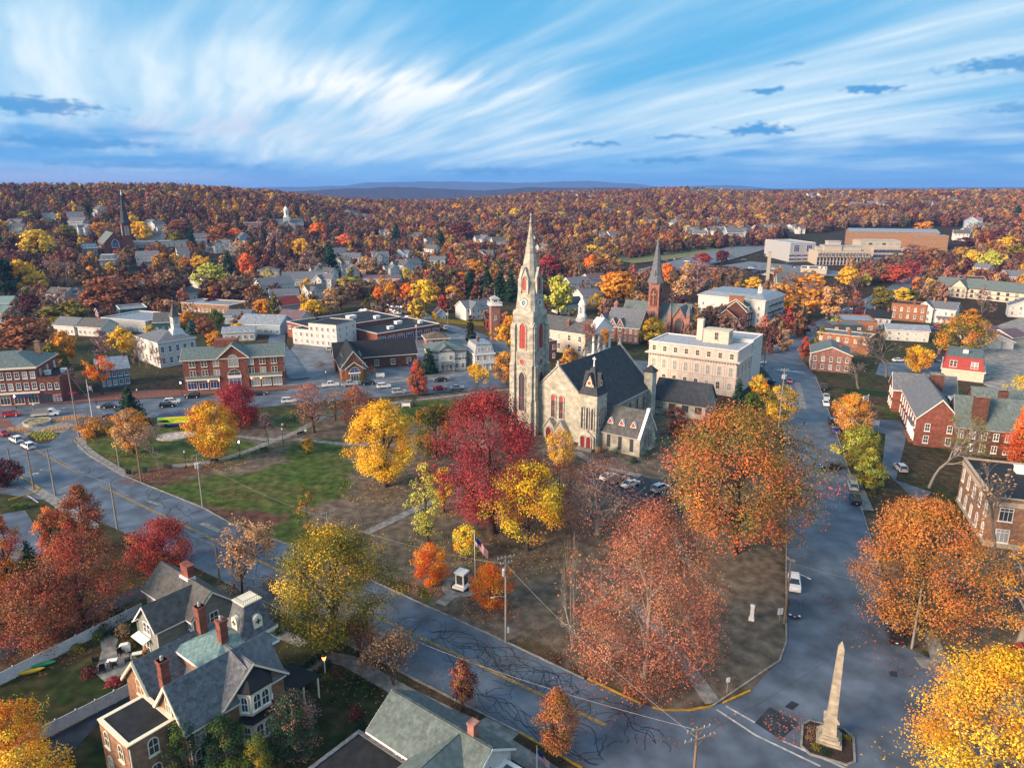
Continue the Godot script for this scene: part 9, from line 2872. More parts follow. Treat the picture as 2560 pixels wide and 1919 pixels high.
const FAR_HOUSES := """-237 -1030 -0.7 1.3 wall_cream shingle_grey cross
-223 -1034 1.1 1.4 wall_white slate plain
-208 -1007 -0.9 1.2 wall_white shingle_grey cross
-204 -1042 0.5 1.0 wall_grey roof_red plain
-148 -833 -1.0 1.1 wall_white slate cross
-110 -828 -0.6 1.0 wall_white shingle_grey plain
-93 -643 1.2 1.2 wall_lightblue slate cross
-79 -684 -0.7 1.2 wall_white shingle_grey plain
-112 -615 0.3 1.2 wall_white slate cross
-134 -599 -0.1 1.2 wall_white slate plain
-137 -578 -0.1 1.1 wall_cream shingle_grey cross
-62 -597 -0.0 1.1 wall_white slate plain
-89 -558 -0.7 1.2 wall_white shingle_grey cross
-78 -579 0.8 1.1 wall_grey slate plain
-95 -548 -1.0 0.9 wall_white slate cross
-138 -540 -0.6 1.1 wall_white shingle_grey plain
-124 -535 -1.1 1.1 wall_lightblue slate cross
-135 -515 -0.6 1.0 wall_white shingle_grey plain
-127 -478 -0.2 1.1 wall_white slate cross
-86 -770 1.0 1.0 wall_white slate plain
-24 -648 -0.3 1.1 wall_cream shingle_grey cross
-6 -1072 -0.9 1.2 wall_white slate plain
-53 -1135 -0.6 1.0 wall_white shingle_grey cross
-94 -1143 1.2 1.0 wall_grey slate plain
-35 -771 -1.1 1.4 wall_white slate cross
-13 -751 0.3 1.3 wall_white shingle_grey plain
10 -869 -0.3 1.0 wall_lightblue slate cross
30 -780 0.4 1.0 wall_white shingle_grey plain
95 -1045 -0.4 1.1 wall_white slate cross
144 -1093 0.5 1.2 wall_white slate plain
103 -801 -0.0 1.1 wall_cream shingle_grey cross
113 -800 0.4 1.1 wall_white slate plain
50 -928 1.0 1.0 wall_white shingle_grey cross
7 -947 0.2 1.0 wall_grey slate plain
28 -699 -0.9 1.0 wall_white slate cross
169 -961 -1.1 1.0 wall_white shingle_grey plain
198 -1038 1.1 1.0 wall_lightblue slate cross
147 -967 -0.0 1.0 wall_white shingle_grey plain
-691 -6855 -0.7 1.2 wall_white slate cross
34 -1275 1.1 1.2 wall_white slate plain
75 -1251 0.2 1.1 wall_cream shingle_grey cross
113 -1473 0.6 1.4 wall_white slate plain
137 -1459 0.9 1.4 wall_white shingle_grey cross
149 -1392 -0.5 1.4 wall_grey slate plain
-245 -608 -0.3 1.1 wall_white slate cross
-243 -627 0.9 1.2 wall_white shingle_grey plain
-247 -651 -0.9 1.1 wall_lightblue slate cross
-223 -677 0.6 1.0 wall_white shingle_grey plain
-176 -737 -1.0 1.0 wall_white slate cross
-154 -646 0.5 1.0 wall_white slate plain
-140 -522 0.5 1.1 wall_cream shingle_grey cross
-137 -540 1.1 1.1 wall_white slate plain
-119 -432 0.8 1.0 wall_white shingle_grey cross
-395 -659 0.0 1.2 wall_grey slate plain
-375 -634 -0.7 1.1 wall_white slate cross
-415 -728 -0.8 1.2 wall_white shingle_grey plain
-439 -641 0.1 1.0 wall_lightblue slate cross
-425 -622 0.0 1.0 wall_white shingle_grey plain
-433 -680 -1.0 1.1 wall_white slate cross
-326 -674 1.0 1.0 wall_white slate plain
-308 -624 0.0 1.0 wall_cream shingle_grey cross
-273 -634 0.5 1.0 wall_white slate plain
-249 -598 -0.7 1.0 wall_white shingle_grey cross
-340 -678 -0.6 1.0 wall_grey slate plain
-235 -598 -1.2 1.0 wall_white slate cross
364 -1459 -0.4 1.5 wall_white shingle_grey plain
400 -1559 -0.6 1.5 wall_lightblue slate cross
381 -1573 -0.2 1.4 wall_white shingle_grey plain
456 -1640 -0.3 1.6 wall_white slate cross
446 -1552 0.8 1.5 wall_white slate plain
471 -1552 0.9 1.6 wall_cream shingle_grey cross
374 -1356 -0.8 1.3 wall_white slate plain
374 -1607 -0.2 1.4 wall_white shingle_grey cross
457 -1553 -0.8 1.4 wall_grey slate plain
594 -1455 0.4 1.5 wall_white slate cross
609 -1449 1.1 1.5 wall_white shingle_grey plain
610 -1411 -0.7 1.5 wall_lightblue slate cross
638 -1401 0.6 1.7 wall_white shingle_grey plain
560 -1364 -0.5 1.4 wall_white slate cross
541 -1165 -1.2 1.4 wall_white slate plain
563 -1177 0.6 1.4 wall_cream shingle_grey cross
578 -1173 -0.4 1.5 wall_white slate plain
587 -1170 -0.8 1.4 wall_white shingle_grey cross
550 -1242 -0.1 1.3 wall_grey slate plain
559 -1198 -0.6 1.2 wall_white slate cross
661 -1163 -0.2 1.4 wall_white shingle_grey plain
707 -1166 -0.1 1.5 wall_lightblue slate cross
665 -1142 -0.2 1.3 wall_white shingle_grey plain
205 -818 0.2 1.3 wall_white slate cross
205 -795 -0.5 1.2 wall_white slate plain
224 -822 -1.0 1.3 wall_cream shingle_grey cross
235 -840 -1.0 1.2 wall_white slate plain
255 -861 -0.9 1.1 wall_white shingle_grey cross
245 -795 0.1 1.6 wall_grey slate plain
260 -829 -0.3 1.2 wall_white slate cross
297 -865 0.7 1.2 wall_white shingle_grey plain
309 -864 0.0 1.2 wall_lightblue slate cross
323 -862 0.5 1.2 wall_white shingle_grey plain
340 -879 1.1 1.1 wall_white slate cross
198 -902 -1.1 1.2 wall_white slate plain
260 -952 -1.2 1.2 wall_cream shingle_grey cross
225 -979 -0.9 1.0 wall_white slate plain
341 -859 -0.3 1.0 wall_white shingle_grey cross
281 -867 0.2 1.0 wall_grey slate plain
489 -774 0.6 1.3 wall_white slate cross
472 -761 -0.4 1.3 wall_white shingle_grey plain
556 -871 1.1 1.6 wall_lightblue slate cross
538 -835 -1.2 1.2 wall_white shingle_grey plain
729 -1046 0.8 1.2 wall_white roof_red cross
176 -928 -0.7 1.0 wall_white slate plain
206 -1008 0.9 1.0 wall_cream shingle_grey cross
348 -532 -1.1 1.0 wall_white slate plain"""
var CLEAR_FIELDS := [PackedVector2Array([Vector2(68.3,-613.1),Vector2(159.4,-683.8),Vector2(210.7,-731.7),Vector2(294.9,-739.9),Vector2(271.7,-579.6),Vector2(234.8,-504.2),Vector2(194.0,-516.5),Vector2(168.9,-538.9),Vector2(93.0,-518.4),Vector2(86.9,-599.1)]), PackedVector2Array([Vector2(286.0,-796.6),Vector2(419.1,-907.2),Vector2(561.1,-895.4),Vector2(413.4,-641.4),Vector2(330.5,-611.9),Vector2(239.8,-535.5),Vector2(236.9,-635.4)]), PackedVector2Array([Vector2(176.6,-411.0),Vector2(217.6,-433.3),Vector2(299.1,-394.1),Vector2(182.3,-233.5),Vector2(98.0,-233.5)]), PackedVector2Array([Vector2(-144.2,-190.4),Vector2(-219.8,-299.2),Vector2(-164.0,-291.1),Vector2(-102.3,-307.7),Vector2(3.3,-283.4),Vector2(2.7,-233.5)]), PackedVector2Array([Vector2(101.0,-255.0),Vector2(113.0,-255.0),Vector2(250.0,-445.0),Vector2(310.0,-525.0),Vector2(296.0,-540.0),Vector2(235.0,-470.0),Vector2(150.0,-355.0)])]
const POLES := [
[-115.7,-179.6,18.7,[[18.4,1.3],[17.5,1]],"tall wooden utility pole where the slip lane meets the green",{turn=.62,wood="wood_grey",lamp=[8,-2.4]}],
[-83.9,-149.5,10.2,[[9.9,1.2]],"utility pole with a crossarm beside the green utility cabinet",{turn=.62,wood="wood_pole"}],
[-93.8,-158.7,8.7,[],"plain grey wooden pole on the corner lawn",{wood="wood_grey"}],
[-64.2,-135.8,11.8,[[11.5,.9]],"utility pole with three transformers at the edge of the green",{turn=.62,wood="wood_grey",cans=3}],
[-98.6,-141.8,10.6,[[10.4,.7]],"utility pole at the side street corner with a street light arm",{turn=.62,wood="wood_grey",lamp=[5.8,-1.8]}],
[-105.1,-144.8,9.8,[],"plain wooden pole on the yellow-kerbed grass corner",{wood="wood_pole",lamp=[3.4,1.2]}],
[-76.7,-126,9.9,[],"plain grey pole between the red maples and the street",{wood="wood_grey"}],
[-119.5,-158.5,4.8,[],"dark pole beside the maroon tree",{wood="wood_pole"}],
[-32.4,-114.2,9.2,[[9,1.1]],"utility pole with transformer and street light behind the olive maple",{turn=.62,wood="wood_grey",cans=1,lamp=[6.6,-2.4]}],
[-.9,-90,14,[[13.8,1.3],[12.9,.9]],"tall greenish utility pole with crossarms beside the orange maple",{turn=.42,wood="wood_grey",cans=1,lamp=[7.4,-2.2],box=true}],
[41.4,-94.8,10.9,[[10.7,.7]],"utility pole with street light beside the parked white vehicle",{turn=-.95,wood="wood_pole",lamp=[8.6,2.8]}],
[57.4,-88.6,9.7,[],"plain pale pole beside the black saloon",{wood="wood_grey"}],
[18,-57.8,13.3,[[13.1,1.3],[12,1.5]],"utility pole with pale crossarms at the street junction",{turn=.35,wood="wood_pole"}],
[72.3,-182.9,18.2,[[17.7,1],[11.6,1.6],[10.6,1.6]],"heavy transformer pole with two rows of crossarms beside the church driveway",{turn=0,wood="wood_grey",cans=3,lamp=[9.5,2.6]}],
[-49.1,-106.6,7.1,[],"dark utility pole beside the half bare oak",{wood="wood_pole"}],
[-14.9,-84.9,5,[],"short dark pole standing in the thicket",{wood="wood_pole"}],
[-39.9,-292.7,11.4,[[11.1,1.2]],"utility pole with transformers before the glass-fronted building",{turn=.3,wood="wood_pole",cans=2}],
[-29.6,-324.2,11.2,[[10.9,1.2]],"utility pole with transformers beside the clipped hedge",{turn=.3,wood="wood_grey",cans=2}],
[140.9,-341.4,13.1,[[12.8,1.2]],"utility pole with street light before the chapel hall",{turn=.3,wood="wood_grey",lamp=[7.5,3]}],
[92.2,-252.6,10.6,[],"dark street light pole beside the white office building",{wood="wood_pole",lamp=[7.5,2.6]}]]
const WIRES := [
[-115.7,18.6,-179.6,-83.9,10.1,-149.5,.7,"overhead wire strung between wooden poles along the streets","wire"],
[-115.7,17.4,-179.6,-83.9,8.9,-149.5,1,"overhead wire strung between wooden poles along the streets","wire_pale"],
[-83.9,10.1,-149.5,-64.2,11.7,-135.8,.7,"overhead wire strung between wooden poles along the streets","wire"],
[-83.9,8.9,-149.5,-64.2,10.5,-135.8,1,"overhead wire strung between wooden poles along the streets","wire_pale"],
[-64.2,11.7,-135.8,-32.4,9.1,-114.2,.7,"overhead wire strung between wooden poles along the streets","wire"],
[-64.2,10.5,-135.8,-32.4,7.9,-114.2,1,"overhead wire strung between wooden poles along the streets","wire_pale"],
[-32.4,9.1,-114.2,-.9,13.9,-90,.7,"overhead wire strung between wooden poles along the streets","wire"],
[-32.4,7.9,-114.2,-.9,12.7,-90,1,"overhead wire strung between wooden poles along the streets","wire_pale"],
[-.9,13.9,-90,18,13.2,-57.8,.7,"overhead wire strung between wooden poles along the streets","wire"],
[-.9,12.7,-90,18,12,-57.8,1,"overhead wire strung between wooden poles along the streets","wire_pale"],
[-98.6,10.2,-141.8,-76.7,9.5,-126,.8,"overhead wire strung between wooden poles along the streets","wire_pale"],
[-76.7,9.5,-126,-49.1,6.7,-106.6,.8,"overhead wire strung between wooden poles along the streets","wire_pale"],
[-49.1,6.7,-106.6,-14.9,4.6,-84.9,.8,"overhead wire strung between wooden poles along the streets","wire_pale"],
[-14.9,4.6,-84.9,18,12.9,-57.8,.8,"overhead wire strung between wooden poles along the streets","wire_pale"],
[41.4,10.2,-94.8,57.4,9.2,-88.6,.5,"overhead wire strung between wooden poles along the streets","wire_pale"],
[41.4,10.4,-94.8,72.3,11.5,-182.9,1.4,"overhead wire strung between wooden poles along the streets","wire"],
[18,12.9,-57.8,41.4,10.5,-94.8,1.2,"overhead wire strung between wooden poles along the streets","wire"],
[18,11.9,-57.8,57.4,9.3,-88.6,1.2,"overhead wire strung between wooden poles along the streets","wire"],
[-105.1,9.3,-144.8,-98.6,10.1,-141.8,.4,"overhead wire strung between wooden poles along the streets","wire"],
[-98.6,9.9,-141.8,-83.9,9.5,-149.5,.7,"overhead wire strung between wooden poles along the streets","wire"],
[72.3,10.5,-182.9,57.4,9,-88.6,1.2,"overhead wire strung between wooden poles along the streets","wire"],
[72.3,17.6,-182.9,92.2,10.2,-252.6,.8,"overhead wire strung between wooden poles along the streets","wire"]]
const LAMPS := [
[-77.6,-158.2,"black post lamp beside the bare tree on the green",false],
[-67.3,-165.1,"lit black post lamp beside the gold oval tree",true],
[-59.7,-174.9,"black post lamp beside the park path junction",false],
[-63.5,-235.1,"black post lamp beside the brick office car park",false],
[-149.8,-205.4,"lit black post lamp before the brick corner block",true],
[-138.6,-197.1,"black post lamp beside the round planter",false],
[-106.9,-221.2,"lit black post lamp at the corner of the long brick block",true],
[-35.5,-253.2,"black post lamp beside the red maple",false],
[-116.6,-212.6,"black post lamp on the brick pavement by the white wall",false]]
const BENCHES := [
[-81.8,-157.2,-.3,"black bench on the mulch beside the bare tree"],
[-71.9,-160.8,.25,"black bench under the gold oval tree"],
[-62.5,-168.7,.45,"black bench beside the mauve-grey tree"],
[-56.8,-180.9,.7,"black bench at the path beside the pinkish tree"]]
const SIGNS := [
[28.1,-79.2,.3,.55,.7,2.4,"trim_white","small white sign on a post at the street corner",1],
[40.8,-95.3,.2,.42,1.1,2.3,"trim_white","white twin-panel sign beside the kerb",2],
[-21.2,-87.3,.6,.6,.6,2,"trim_white","white street sign beside the thicket",1],
[-121.4,-199.5,.3,.8,.6,2.6,"trim_white","white route sign at the slip lane",1]]
const OBELISK := [37.9,-71,11.1]
const FLAGPOLES := [
[-6.3,-108.4,8.5,"white flagpole with a limp striped flag at the memorial",2.2],
[-121.7,-196.3,11.6,"tall white pole with banners at the planted corner",1.2],
[2.8,-66.3,3.26,"small white pole with a flag before the white house",1.4]]
const CARS_AT := """* cars on the wide street
suv white 46.8 -105.1 4.39 ~parked beside the brown corner lawn
sedan navy 44.0 -97.9 4.39 dark blue saloon parked behind the white vehicle by the brown lawn
sedan black 56.2 -91.3 1.25 black saloon parked beside the plain pale pole
suv black 58.2 -97.7 1.25 black vehicle half hidden under the copper maple
suv silver 75.3 -145.7 1.25 silver vehicle at the kerb beside the yellow-green street tree
suv black 72.6 -138.6 1.25 black vehicle behind the silver one at the kerb
suv black 75.3 -156.9 3.11 black vehicle turning out of the driveway into the wide street
suv black 90.4 -191.2 1.25 black vehicle parked behind the blue car
sedan blue 88.2 -183.6 1.25 bright blue car at the kerb beside the green-gold tree
sedan silver 99.5 -216.1 4.39 silver car parked beside the orange street tree
sedan white 96.4 -209.1 4.39 white car parked beside the orange street tree
pickup black 103.4 -227.4 1.25 black pickup parked on the gravel verge
sedan red 95.4 -236.2 4.39 red car driving down the wide street
suv navy 87.7 -234.6 0.17 dark blue vehicle beside the white office building
suv silver 94.6 -263.9 -0.61 silver vehicle waiting at the junction by the white office building
* cars parked by the hotel
suv white 127.3 -322.3 4.03 ~parked before the hotel awning
sedan navy 131.6 -327.1 4.03 ~
sedan navy 134.8 -331.1 4.03 ~
suv white 137.7 -335.1 4.03 ~
* cars on the rising street
sedan black 145.0 -332.1 0.89 ~on the street rising past the chapel hall
suv black 162.7 -361.6 0.89 ~
sedan navy 172.9 -372.6 0.89 ~
pickup silver 179.5 -380.4 0.89 ~
suv white 188.6 -391.0 0.89 ~
suv white 200.7 -406.3 0.89 ~
sedan navy 194.4 -399.3 0.89 ~
suv silver 207.6 -415.0 0.89 ~
* cars on the main road
pickup white -61.0 -230.4 0.30 white pickup before the gabled brick office
pickup silver -54.8 -231.5 0.30 silver pickup before the gabled brick office
suv black -48.9 -233.0 0.30 black vehicle before the gabled brick office
suv white -42.8 -228.9 0.30 white vehicle driving past the gabled office
suv silver -36.6 -222.1 0.30 silver vehicle beside the red maple
sedan grey -30.0 -224.0 0.30 grey car under the red maple
sedan red -24.0 -226.9 0.30 red car at the kerb of the green
sedan black -24.7 -237.2 3.44 black car before the white inn
sedan silver -18.2 -227.4 0.30 silver car at the kerb near the half bare tree
suv white -69.2 -211.7 0.30 white vehicle at the kerb beside the crimson tree
suv black -101.6 -217.0 3.44 black vehicle before the long brick block
sedan navy -81.3 -220.2 0.30 dark blue car at the kerb before the long brick block
suv black -104.7 -207.0 0.30 black vehicle beside the dark spruce
suv white -105.1 -210.8 0.30 white vehicle beyond the black one on the main road
sedan navy -121.8 -206.2 0.30 dark blue car driving past the red parasols
suv white -129.9 -175.9 2.51 white vehicle waiting behind another at the junction
suv white -123.6 -171.1 2.51 white vehicle with brake lights at the planted corner
sedan red -137.0 -181.2 2.51 red car at the brick crossing
suv red -145.9 -197.8 0.30 maroon vehicle before the brick corner block
sedan navy -116.0 -195.6 0.30 blue car half hidden behind the amber tree
* cars in the church lot
sedan navy 33.9 -140.6 0.70 ~in the lot before the church wing
suv silver 37.6 -137.0 0.70 ~
sedan white 26.4 -147.0 0.70 ~
suv silver 32.5 -144.4 0.70 ~
sedan white 22.1 -151.1 0.70 ~
sedan black 24.4 -149.0 0.70 ~
suv white -7.5 -171.6 -0.63 ~
suv grey 43.0 -130.7 0.70 ~
* cars parked behind the flat-roofed building
sedan black -74.2 -403.2 -0.35 ~in the car park behind the flat-roofed building
suv grey -70.3 -400.7 -0.35 ~
sedan blue -66.4 -395.8 -0.35 ~
sedan blue -63.7 -395.8 -0.35 ~
suv silver -60.6 -393.4 -0.35 ~
sedan red -54.0 -389.6 -0.35 ~
suv black -78.6 -393.4 -0.35 ~
suv red -76.2 -388.6 -0.35 ~
sedan white -73.3 -387.4 -0.35 ~
sedan black -69.2 -385.1 -0.35 ~
suv red -65.4 -382.9 -0.35 ~
sedan white -62.4 -380.6 -0.35 ~
sedan silver -59.0 -377.2 -0.35 ~
sedan navy -53.0 -373.9 -0.35 ~
suv navy -48.9 -372.9 -0.35 ~
suv blue -53.2 -362.3 -0.35 ~
suv white -51.0 -361.9 -0.35 ~
suv blue -50.2 -353.1 -0.35 ~
suv silver -47.4 -355.3 -0.35 ~
sedan white -81.3 -384.0 -0.35 ~
suv silver -78.7 -384.0 -0.35 ~
suv black -55.8 -375.5 -0.35 ~
suv white -60.9 -375.5 -0.35 ~
* cars beside the town offices
suv white -31.9 -333.9 1.92 ~beside the town office buildings
suv grey -34.0 -335.7 1.92 ~
suv black -91.5 -305.3 1.92 ~
suv white -73.2 -284.3 1.92 ~
suv silver -75.7 -286.5 1.92 ~
sedan blue -38.4 -260.1 1.92 ~
suv black -48.2 -283.0 -1.05 ~
* cars beside the brick church
sedan white 87.2 -355.0 1.05 ~in the lot beside the brick church
suv silver 90.3 -358.3 1.05 ~
suv white 83.6 -346.9 1.05 ~
suv white 85.9 -346.9 1.05 ~
sedan silver 99.2 -352.8 1.05 ~
suv navy 92.1 -362.9 1.05 ~
* cars in the college car park
sedan white 194.9 -583.0 0.09 ~in the wide college car park
sedan blue 199.9 -588.2 -0.35 ~
suv blue 188.1 -556.6 1.40 ~
sedan navy 193.1 -560.9 0.09 ~
sedan navy 187.2 -539.1 0.09 ~
sedan white 189.9 -540.6 0.09 ~
suv white 193.1 -544.5 1.40 ~
sedan navy 196.8 -547.9 1.40 ~
suv white 199.7 -549.6 -0.35 ~
sedan grey 202.0 -550.9 -0.35 ~
suv white 210.4 -577.9 1.40 ~
sedan white 230.6 -586.2 1.40 ~
suv red 204.4 -547.5 -0.35 ~
suv black 228.4 -663.6 -0.35 ~
suv navy 234.8 -668.3 1.40 ~
sedan grey 242.2 -675.6 -0.35 ~
suv blue 248.0 -680.5 0.09 ~
sedan white 255.7 -690.6 0.09 ~
suv grey 205.5 -636.1 -0.35 ~
suv grey 134.9 -626.8 1.40 ~
sedan silver 143.6 -636.1 1.40 ~
sedan white 151.8 -623.4 -0.35 ~
suv navy 231.7 -604.5 -0.35 ~
suv blue 230.7 -585.1 0.09 ~
sedan grey 134.6 -627.7 -0.35 ~
suv grey 152.1 -625.0 -0.35 ~
* cars in the back yards
sedan white 149.2 -266.9 0.09 ~in the yards behind the wide street
sedan blue 199.2 -331.8 -0.35 ~
sedan red 205.5 -338.8 1.40 ~
sedan navy 161.8 -265.8 -0.35 ~
suv silver 91.4 -156.2 1.40 ~"""
const TRUCK := [-135.7,-197.8,.3]
const COACH := [-93.6,-189.7,.21]
const FENCES := [
[[[-68.5,-79.9],[-62.7,-89],[-57.4,-97.5]],1.8,"white vinyl fence between the villa lawn and the dark driveway"],
[[[-59.4,-67],[-49.4,-79.1]],1.8,"white vinyl fence beside the villa driveway"]]
const MEMORIAL := [-8.3,-105.2,-12,-98.8]
const PLANTER := [-134,-190.7]
const GRASS_BEDS := [
[-134.9,-184.4,4.2,1.6,-.3],
[-128.5,-194,5,1.8,.3],
[-124.2,-186.3,5,1.5,.4],
[-126.3,-196,4,1.3,.2]]
const CUSHIONS := [
[-129.8,-181.8],
[-128.2,-180.2],
[-126.6,-178.5],
[-125.1,-176.9],
[-129,-182.2],
[-127.4,-180.5],
[-125.8,-178.9],
[-124.2,-177.3],
[-128.1,-182.5],
[-126.5,-180.9],
[-124.9,-179.2],
[-123.4,-177.6],
[-127.2,-182.9],
[-125.6,-181.2],
[-124,-179.6],
[-122.5,-178],
[-126.4,-183.2],
[-124.8,-181.6],
[-123.2,-179.9],
[-121.6,-178.3],
[-125.5,-183.6],
[-123.9,-181.9],
[-122.3,-180.3]]
const PATIO := [
["chair",-55.9,-83.4,.5,""],
["chair",-54.9,-84.4,2.5,""],
["chair",-53.5,-85.4,-1,""],
["chair",-55.3,-87.1,1.2,""],
["chair",-57.9,-85.4,2,""],
["table",-55.4,-85,.3,"white patio table on the paved patio"],
["grill",-55.2,-88,.4,"covered white grill on the paved patio"],
["table",-52.7,-86.5,.4,"small pale table by the patio door"]]
const KAYAKS := [
[-65.5,-83.2,.47,"yellow"],
[-64.8,-84.6,.47,"green"]]
const LITTER := [
[-43,-101,7,"tan",900],
[-60,-140,6,"rust",300],
[-85,-152,5,"russet",500],
[-50,-120,6,"russet",700],
[2,-90,6,"rust",200],
[34,-73,3,"russet",160]]
const BUSHES := [
[-29.5,-82.1,.55,.9,"evergreen","clipped dark ball of box along the front walk","box balls along the front walk",220,.09],
[-29,-82.9,.55,.9,"evergreen","clipped dark ball of box along the front walk","box balls along the front walk",220,.09],
[-28.6,-83.6,.55,.9,"evergreen","clipped dark ball of box along the front walk","box balls along the front walk",220,.09],
[-28.1,-84.4,.55,.9,"evergreen","clipped dark ball of box along the front walk","box balls along the front walk",220,.09],
[-27.7,-85.2,.55,.9,"evergreen","clipped dark ball of box along the front walk","box balls along the front walk",220,.09],
[-27.2,-86,.55,.9,"evergreen","clipped dark ball of box along the front walk","box balls along the front walk",220,.09],
[-26.7,-86.9,.55,.9,"evergreen","clipped dark ball of box along the front walk","box balls along the front walk",220,.09],
[-26.2,-87.7,.55,.9,"evergreen","clipped dark ball of box along the front walk","box balls along the front walk",220,.09],
[-25.7,-88.5,.55,.9,"evergreen","clipped dark ball of box along the front walk","box balls along the front walk",220,.09],
[-28.5,-79.9,.55,.9,"evergreen","clipped dark ball of box along the front walk","box balls along the front walk",220,.09],
[-28,-80.6,.55,.9,"evergreen","clipped dark ball of box along the front walk","box balls along the front walk",220,.09],
[-27.6,-81.3,.55,.9,"evergreen","clipped dark ball of box along the front walk","box balls along the front walk",220,.09],
[-27.1,-82,.55,.9,"evergreen","clipped dark ball of box along the front walk","box balls along the front walk",220,.09],
[-26.7,-82.7,.55,.9,"evergreen","clipped dark ball of box along the front walk","box balls along the front walk",220,.09],
[-26.2,-83.4,.55,.9,"evergreen","clipped dark ball of box along the front walk","box balls along the front walk",220,.09],
[-25.7,-84.1,.55,.9,"evergreen","clipped dark ball of box along the front walk","box balls along the front walk",220,.09],
[-25.3,-84.8,.55,.9,"evergreen","clipped dark ball of box along the front walk","box balls along the front walk",220,.09],
[-62.7,-91.8,1.6,2,"evergreen","dark evergreen shrub along the white fence by the patio"],
[-60.2,-91.8,1.5,1.8,"evergreen","dark broad shrub between fence and patio"],
[-59.9,-94.9,1.6,2.4,"evergreen","tall dark shrub at the grey house corner"],
[-60.5,-90.5,.9,1.6,"green","bright green shrub before the dark shrubs"],
[-57.8,-92.1,1.3,1.7,"tan","tan hydrangea bush beside the patio"],
[-57.3,-82.8,1.4,1.3,"maroon","reddish shrub at the patio edge"],
[-53.1,-81.1,1.2,.9,"crimson","low crimson shrub beside the fence"],
[-55.6,-89.2,1.4,.6,"olive","low olive ground shrub by the patio"],
[-62.2,-88.2,1.2,.9,"olive","low yellowing shrub along the fence"],
[-51.9,-87.6,.8,.9,"tan","yellowing bush by the patio steps"],
[-34.8,-92.1,1,1.2,"evergreen","round dark shrub beside the leafy walk"],
[-19.5,-74.7,1,1.6,"maroon","small maroon shrub on the villa lawn"],
[-18.8,-73.1,.9,.6,"evergreen","dark cushion shrub in the mulch circle"],
[-25.2,-82.2,.9,.5,"green","low planting around the garden lantern"],
[23.9,-170.4,1.6,1.6,"brown","brown leafless shrub before the church wing"],
[26.6,-168.2,1.5,1.4,"evergreen","dark shrub before the church wing"],
[21.8,-168.8,1.2,1.2,"tan","tan shrub beside the church steps"],
[33.3,-164.1,1.7,2,"evergreen","dark shrub at the church wing corner"],
[29.5,-161.1,1.4,1.2,"evergreen","low dark shrub beside the church walk"],
[45.1,-182.4,1.8,2.2,"green","green shrub between wing and hall"],
[29.1,-170.4,1.5,1.8,"mauve","grey twiggy shrub under the wing windows"],
[-56.6,-238,1.5,2.4,"green","clipped green bush beside the office entrance"],
[-52.3,-238.5,1.5,2.4,"green","rounded green bush on the car park side of the office entrance"],
[-72.2,-260.1,2.4,1.8,"brown","brown shrub bed at the car park corner"],
[-50.5,-248.1,2.4,2.8,"orange","orange shrub beside the white signboard"],
[-87.5,-300.9,2.2,1.8,"olive","olive shrub in the car park island"],
[70.9,-87,1.2,1,"crimson","small crimson shrub at the lawn edge"],
[72.6,-88.2,1,1.2,"crimson","red shrub beside the sparse orange tree"],
[117.8,-322.6,.9,3,"green","upright clipped shrub before the hotel awning","clipped shrubs before the hotel",160,.22],
[119.8,-325.1,.9,3,"green","upright clipped shrub before the hotel awning","clipped shrubs before the hotel",160,.22],
[121.9,-327.7,.9,3,"green","upright clipped shrub before the hotel awning","clipped shrubs before the hotel",160,.22],
[124,-330.3,.9,3,"green","upright clipped shrub before the hotel awning","clipped shrubs before the hotel",160,.22],
[126.2,-333,.9,3,"green","upright clipped shrub before the hotel awning","clipped shrubs before the hotel",160,.22],
[128.4,-335.7,.9,3,"green","upright clipped shrub before the hotel awning","clipped shrubs before the hotel",160,.22],
[130.6,-338.5,.9,3,"green","upright clipped shrub before the hotel awning","clipped shrubs before the hotel",160,.22],
[132.8,-341.3,.9,3,"green","upright clipped shrub before the hotel awning","clipped shrubs before the hotel",160,.22],
[135.1,-344.1,.9,3,"green","upright clipped shrub before the hotel awning","clipped shrubs before the hotel",160,.22],
[137.4,-347,.9,3,"green","upright clipped shrub before the hotel awning","clipped shrubs before the hotel",160,.22],
[-63.8,-208.7,1.6,1,"olive","low shrub on the green near the street"],
[-29.9,-207.9,1.4,2.6,"evergreen","small dark conifer bush beside the blue board"]]
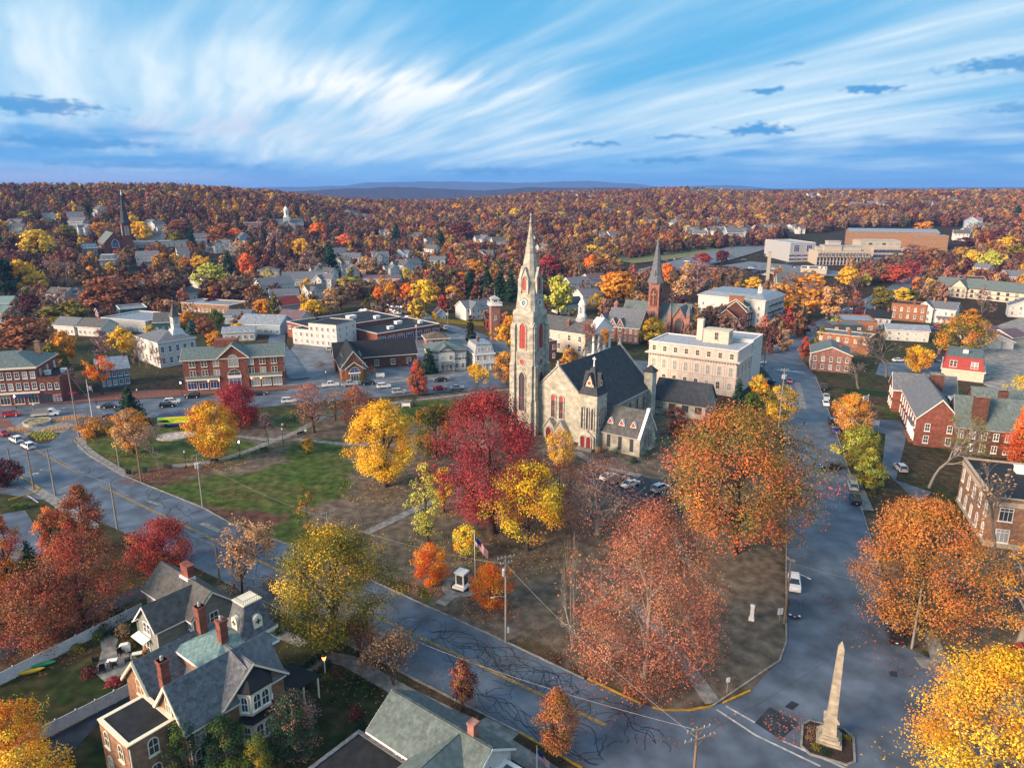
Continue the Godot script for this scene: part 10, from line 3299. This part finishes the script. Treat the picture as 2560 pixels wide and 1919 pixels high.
const HEDGES := [
[108.5,-223,120.1,-219.1,1.6,1.5,"evergreen","long clipped dark hedge beside the brick institute"],
[-37.7,-352.4,-13.4,-342.2,2,1.8,"olive","long clipped hedge turning amber before the white houses"],
[-103,-134.5,-100.4,-135.6,1.4,1.1,"green","low green hedge at the parking lot"]]
const PEOPLE := [
[81.4,-188.3,1.9,Color(0.03, 0.04, 0.05),Color(0.02, 0.025, 0.035),"person in dark clothes walking across the wide street",.3,0],
[-55.8,-181.6,.4,Color(0.7, 0.7, 0.7),Color(0.02, 0.02, 0.02),"person in white top and dark trousers bending at the park bench",.2,1],
[-63.5,-186.6,1,Color(0.6, 0.62, 0.65),Color(0.02, 0.05, 0.2),"person in pale top and blue trousers standing on the green",.1,.3],
[-63,-187.3,2,Color(0.45, 0.03, 0.03),Color(0.03, 0.03, 0.03),"person in red top standing on the green",.1,.2],
[-63.1,-193.3,.8,Color(0.4, 0.3, 0.2),Color(0.1, 0.06, 0.04),"person in tan coat standing near the street",.15,.2],
[-61.8,-192.3,-.8,Color(0.05, 0.05, 0.05),Color(0.05, 0.05, 0.06),"person in black clothes standing near the street",.15,0],
[-128,-209.5,.8,Color(0.05, 0.06, 0.25),Color(0.03, 0.03, 0.03),"person in blue jacket beside the red parasol",.15,0]]
const HYDRANT := [-46,-104.8]
const MARKER := [36.7,-95.7]
const BINS := [
[-89.4,-154,"black litter bin on the pavement of the park corner"],
[-88.6,-153.5,"black litter bin on the pavement of the park corner"]]
const CABINET := [-85.6,-154.7]
const TERRACE := [-89.7,-179.6]
const GARDEN_LAMP := [-25.4,-83]
const BOARDS := [
[-46.3,-241.8,.2,3,1.8,"white framed signboard before the gabled brick office"],
[110.5,-212.9,.6,2.6,1.9,"white framed signboard beside the clipped hedge"],
[-32.2,-206.6,0,2.2,1.4,"pale board standing on the green by the conifer bush"],
[100.1,-188.4,-.2,4,1.8,"large white board at the institute driveway"],
[-137.8,-223.3,.2,1.2,2.2,"narrow pale notice board beside the pavement"]]
const UMBRELLAS := [
[-141.3,-212.9],
[-138.2,-215.1]]
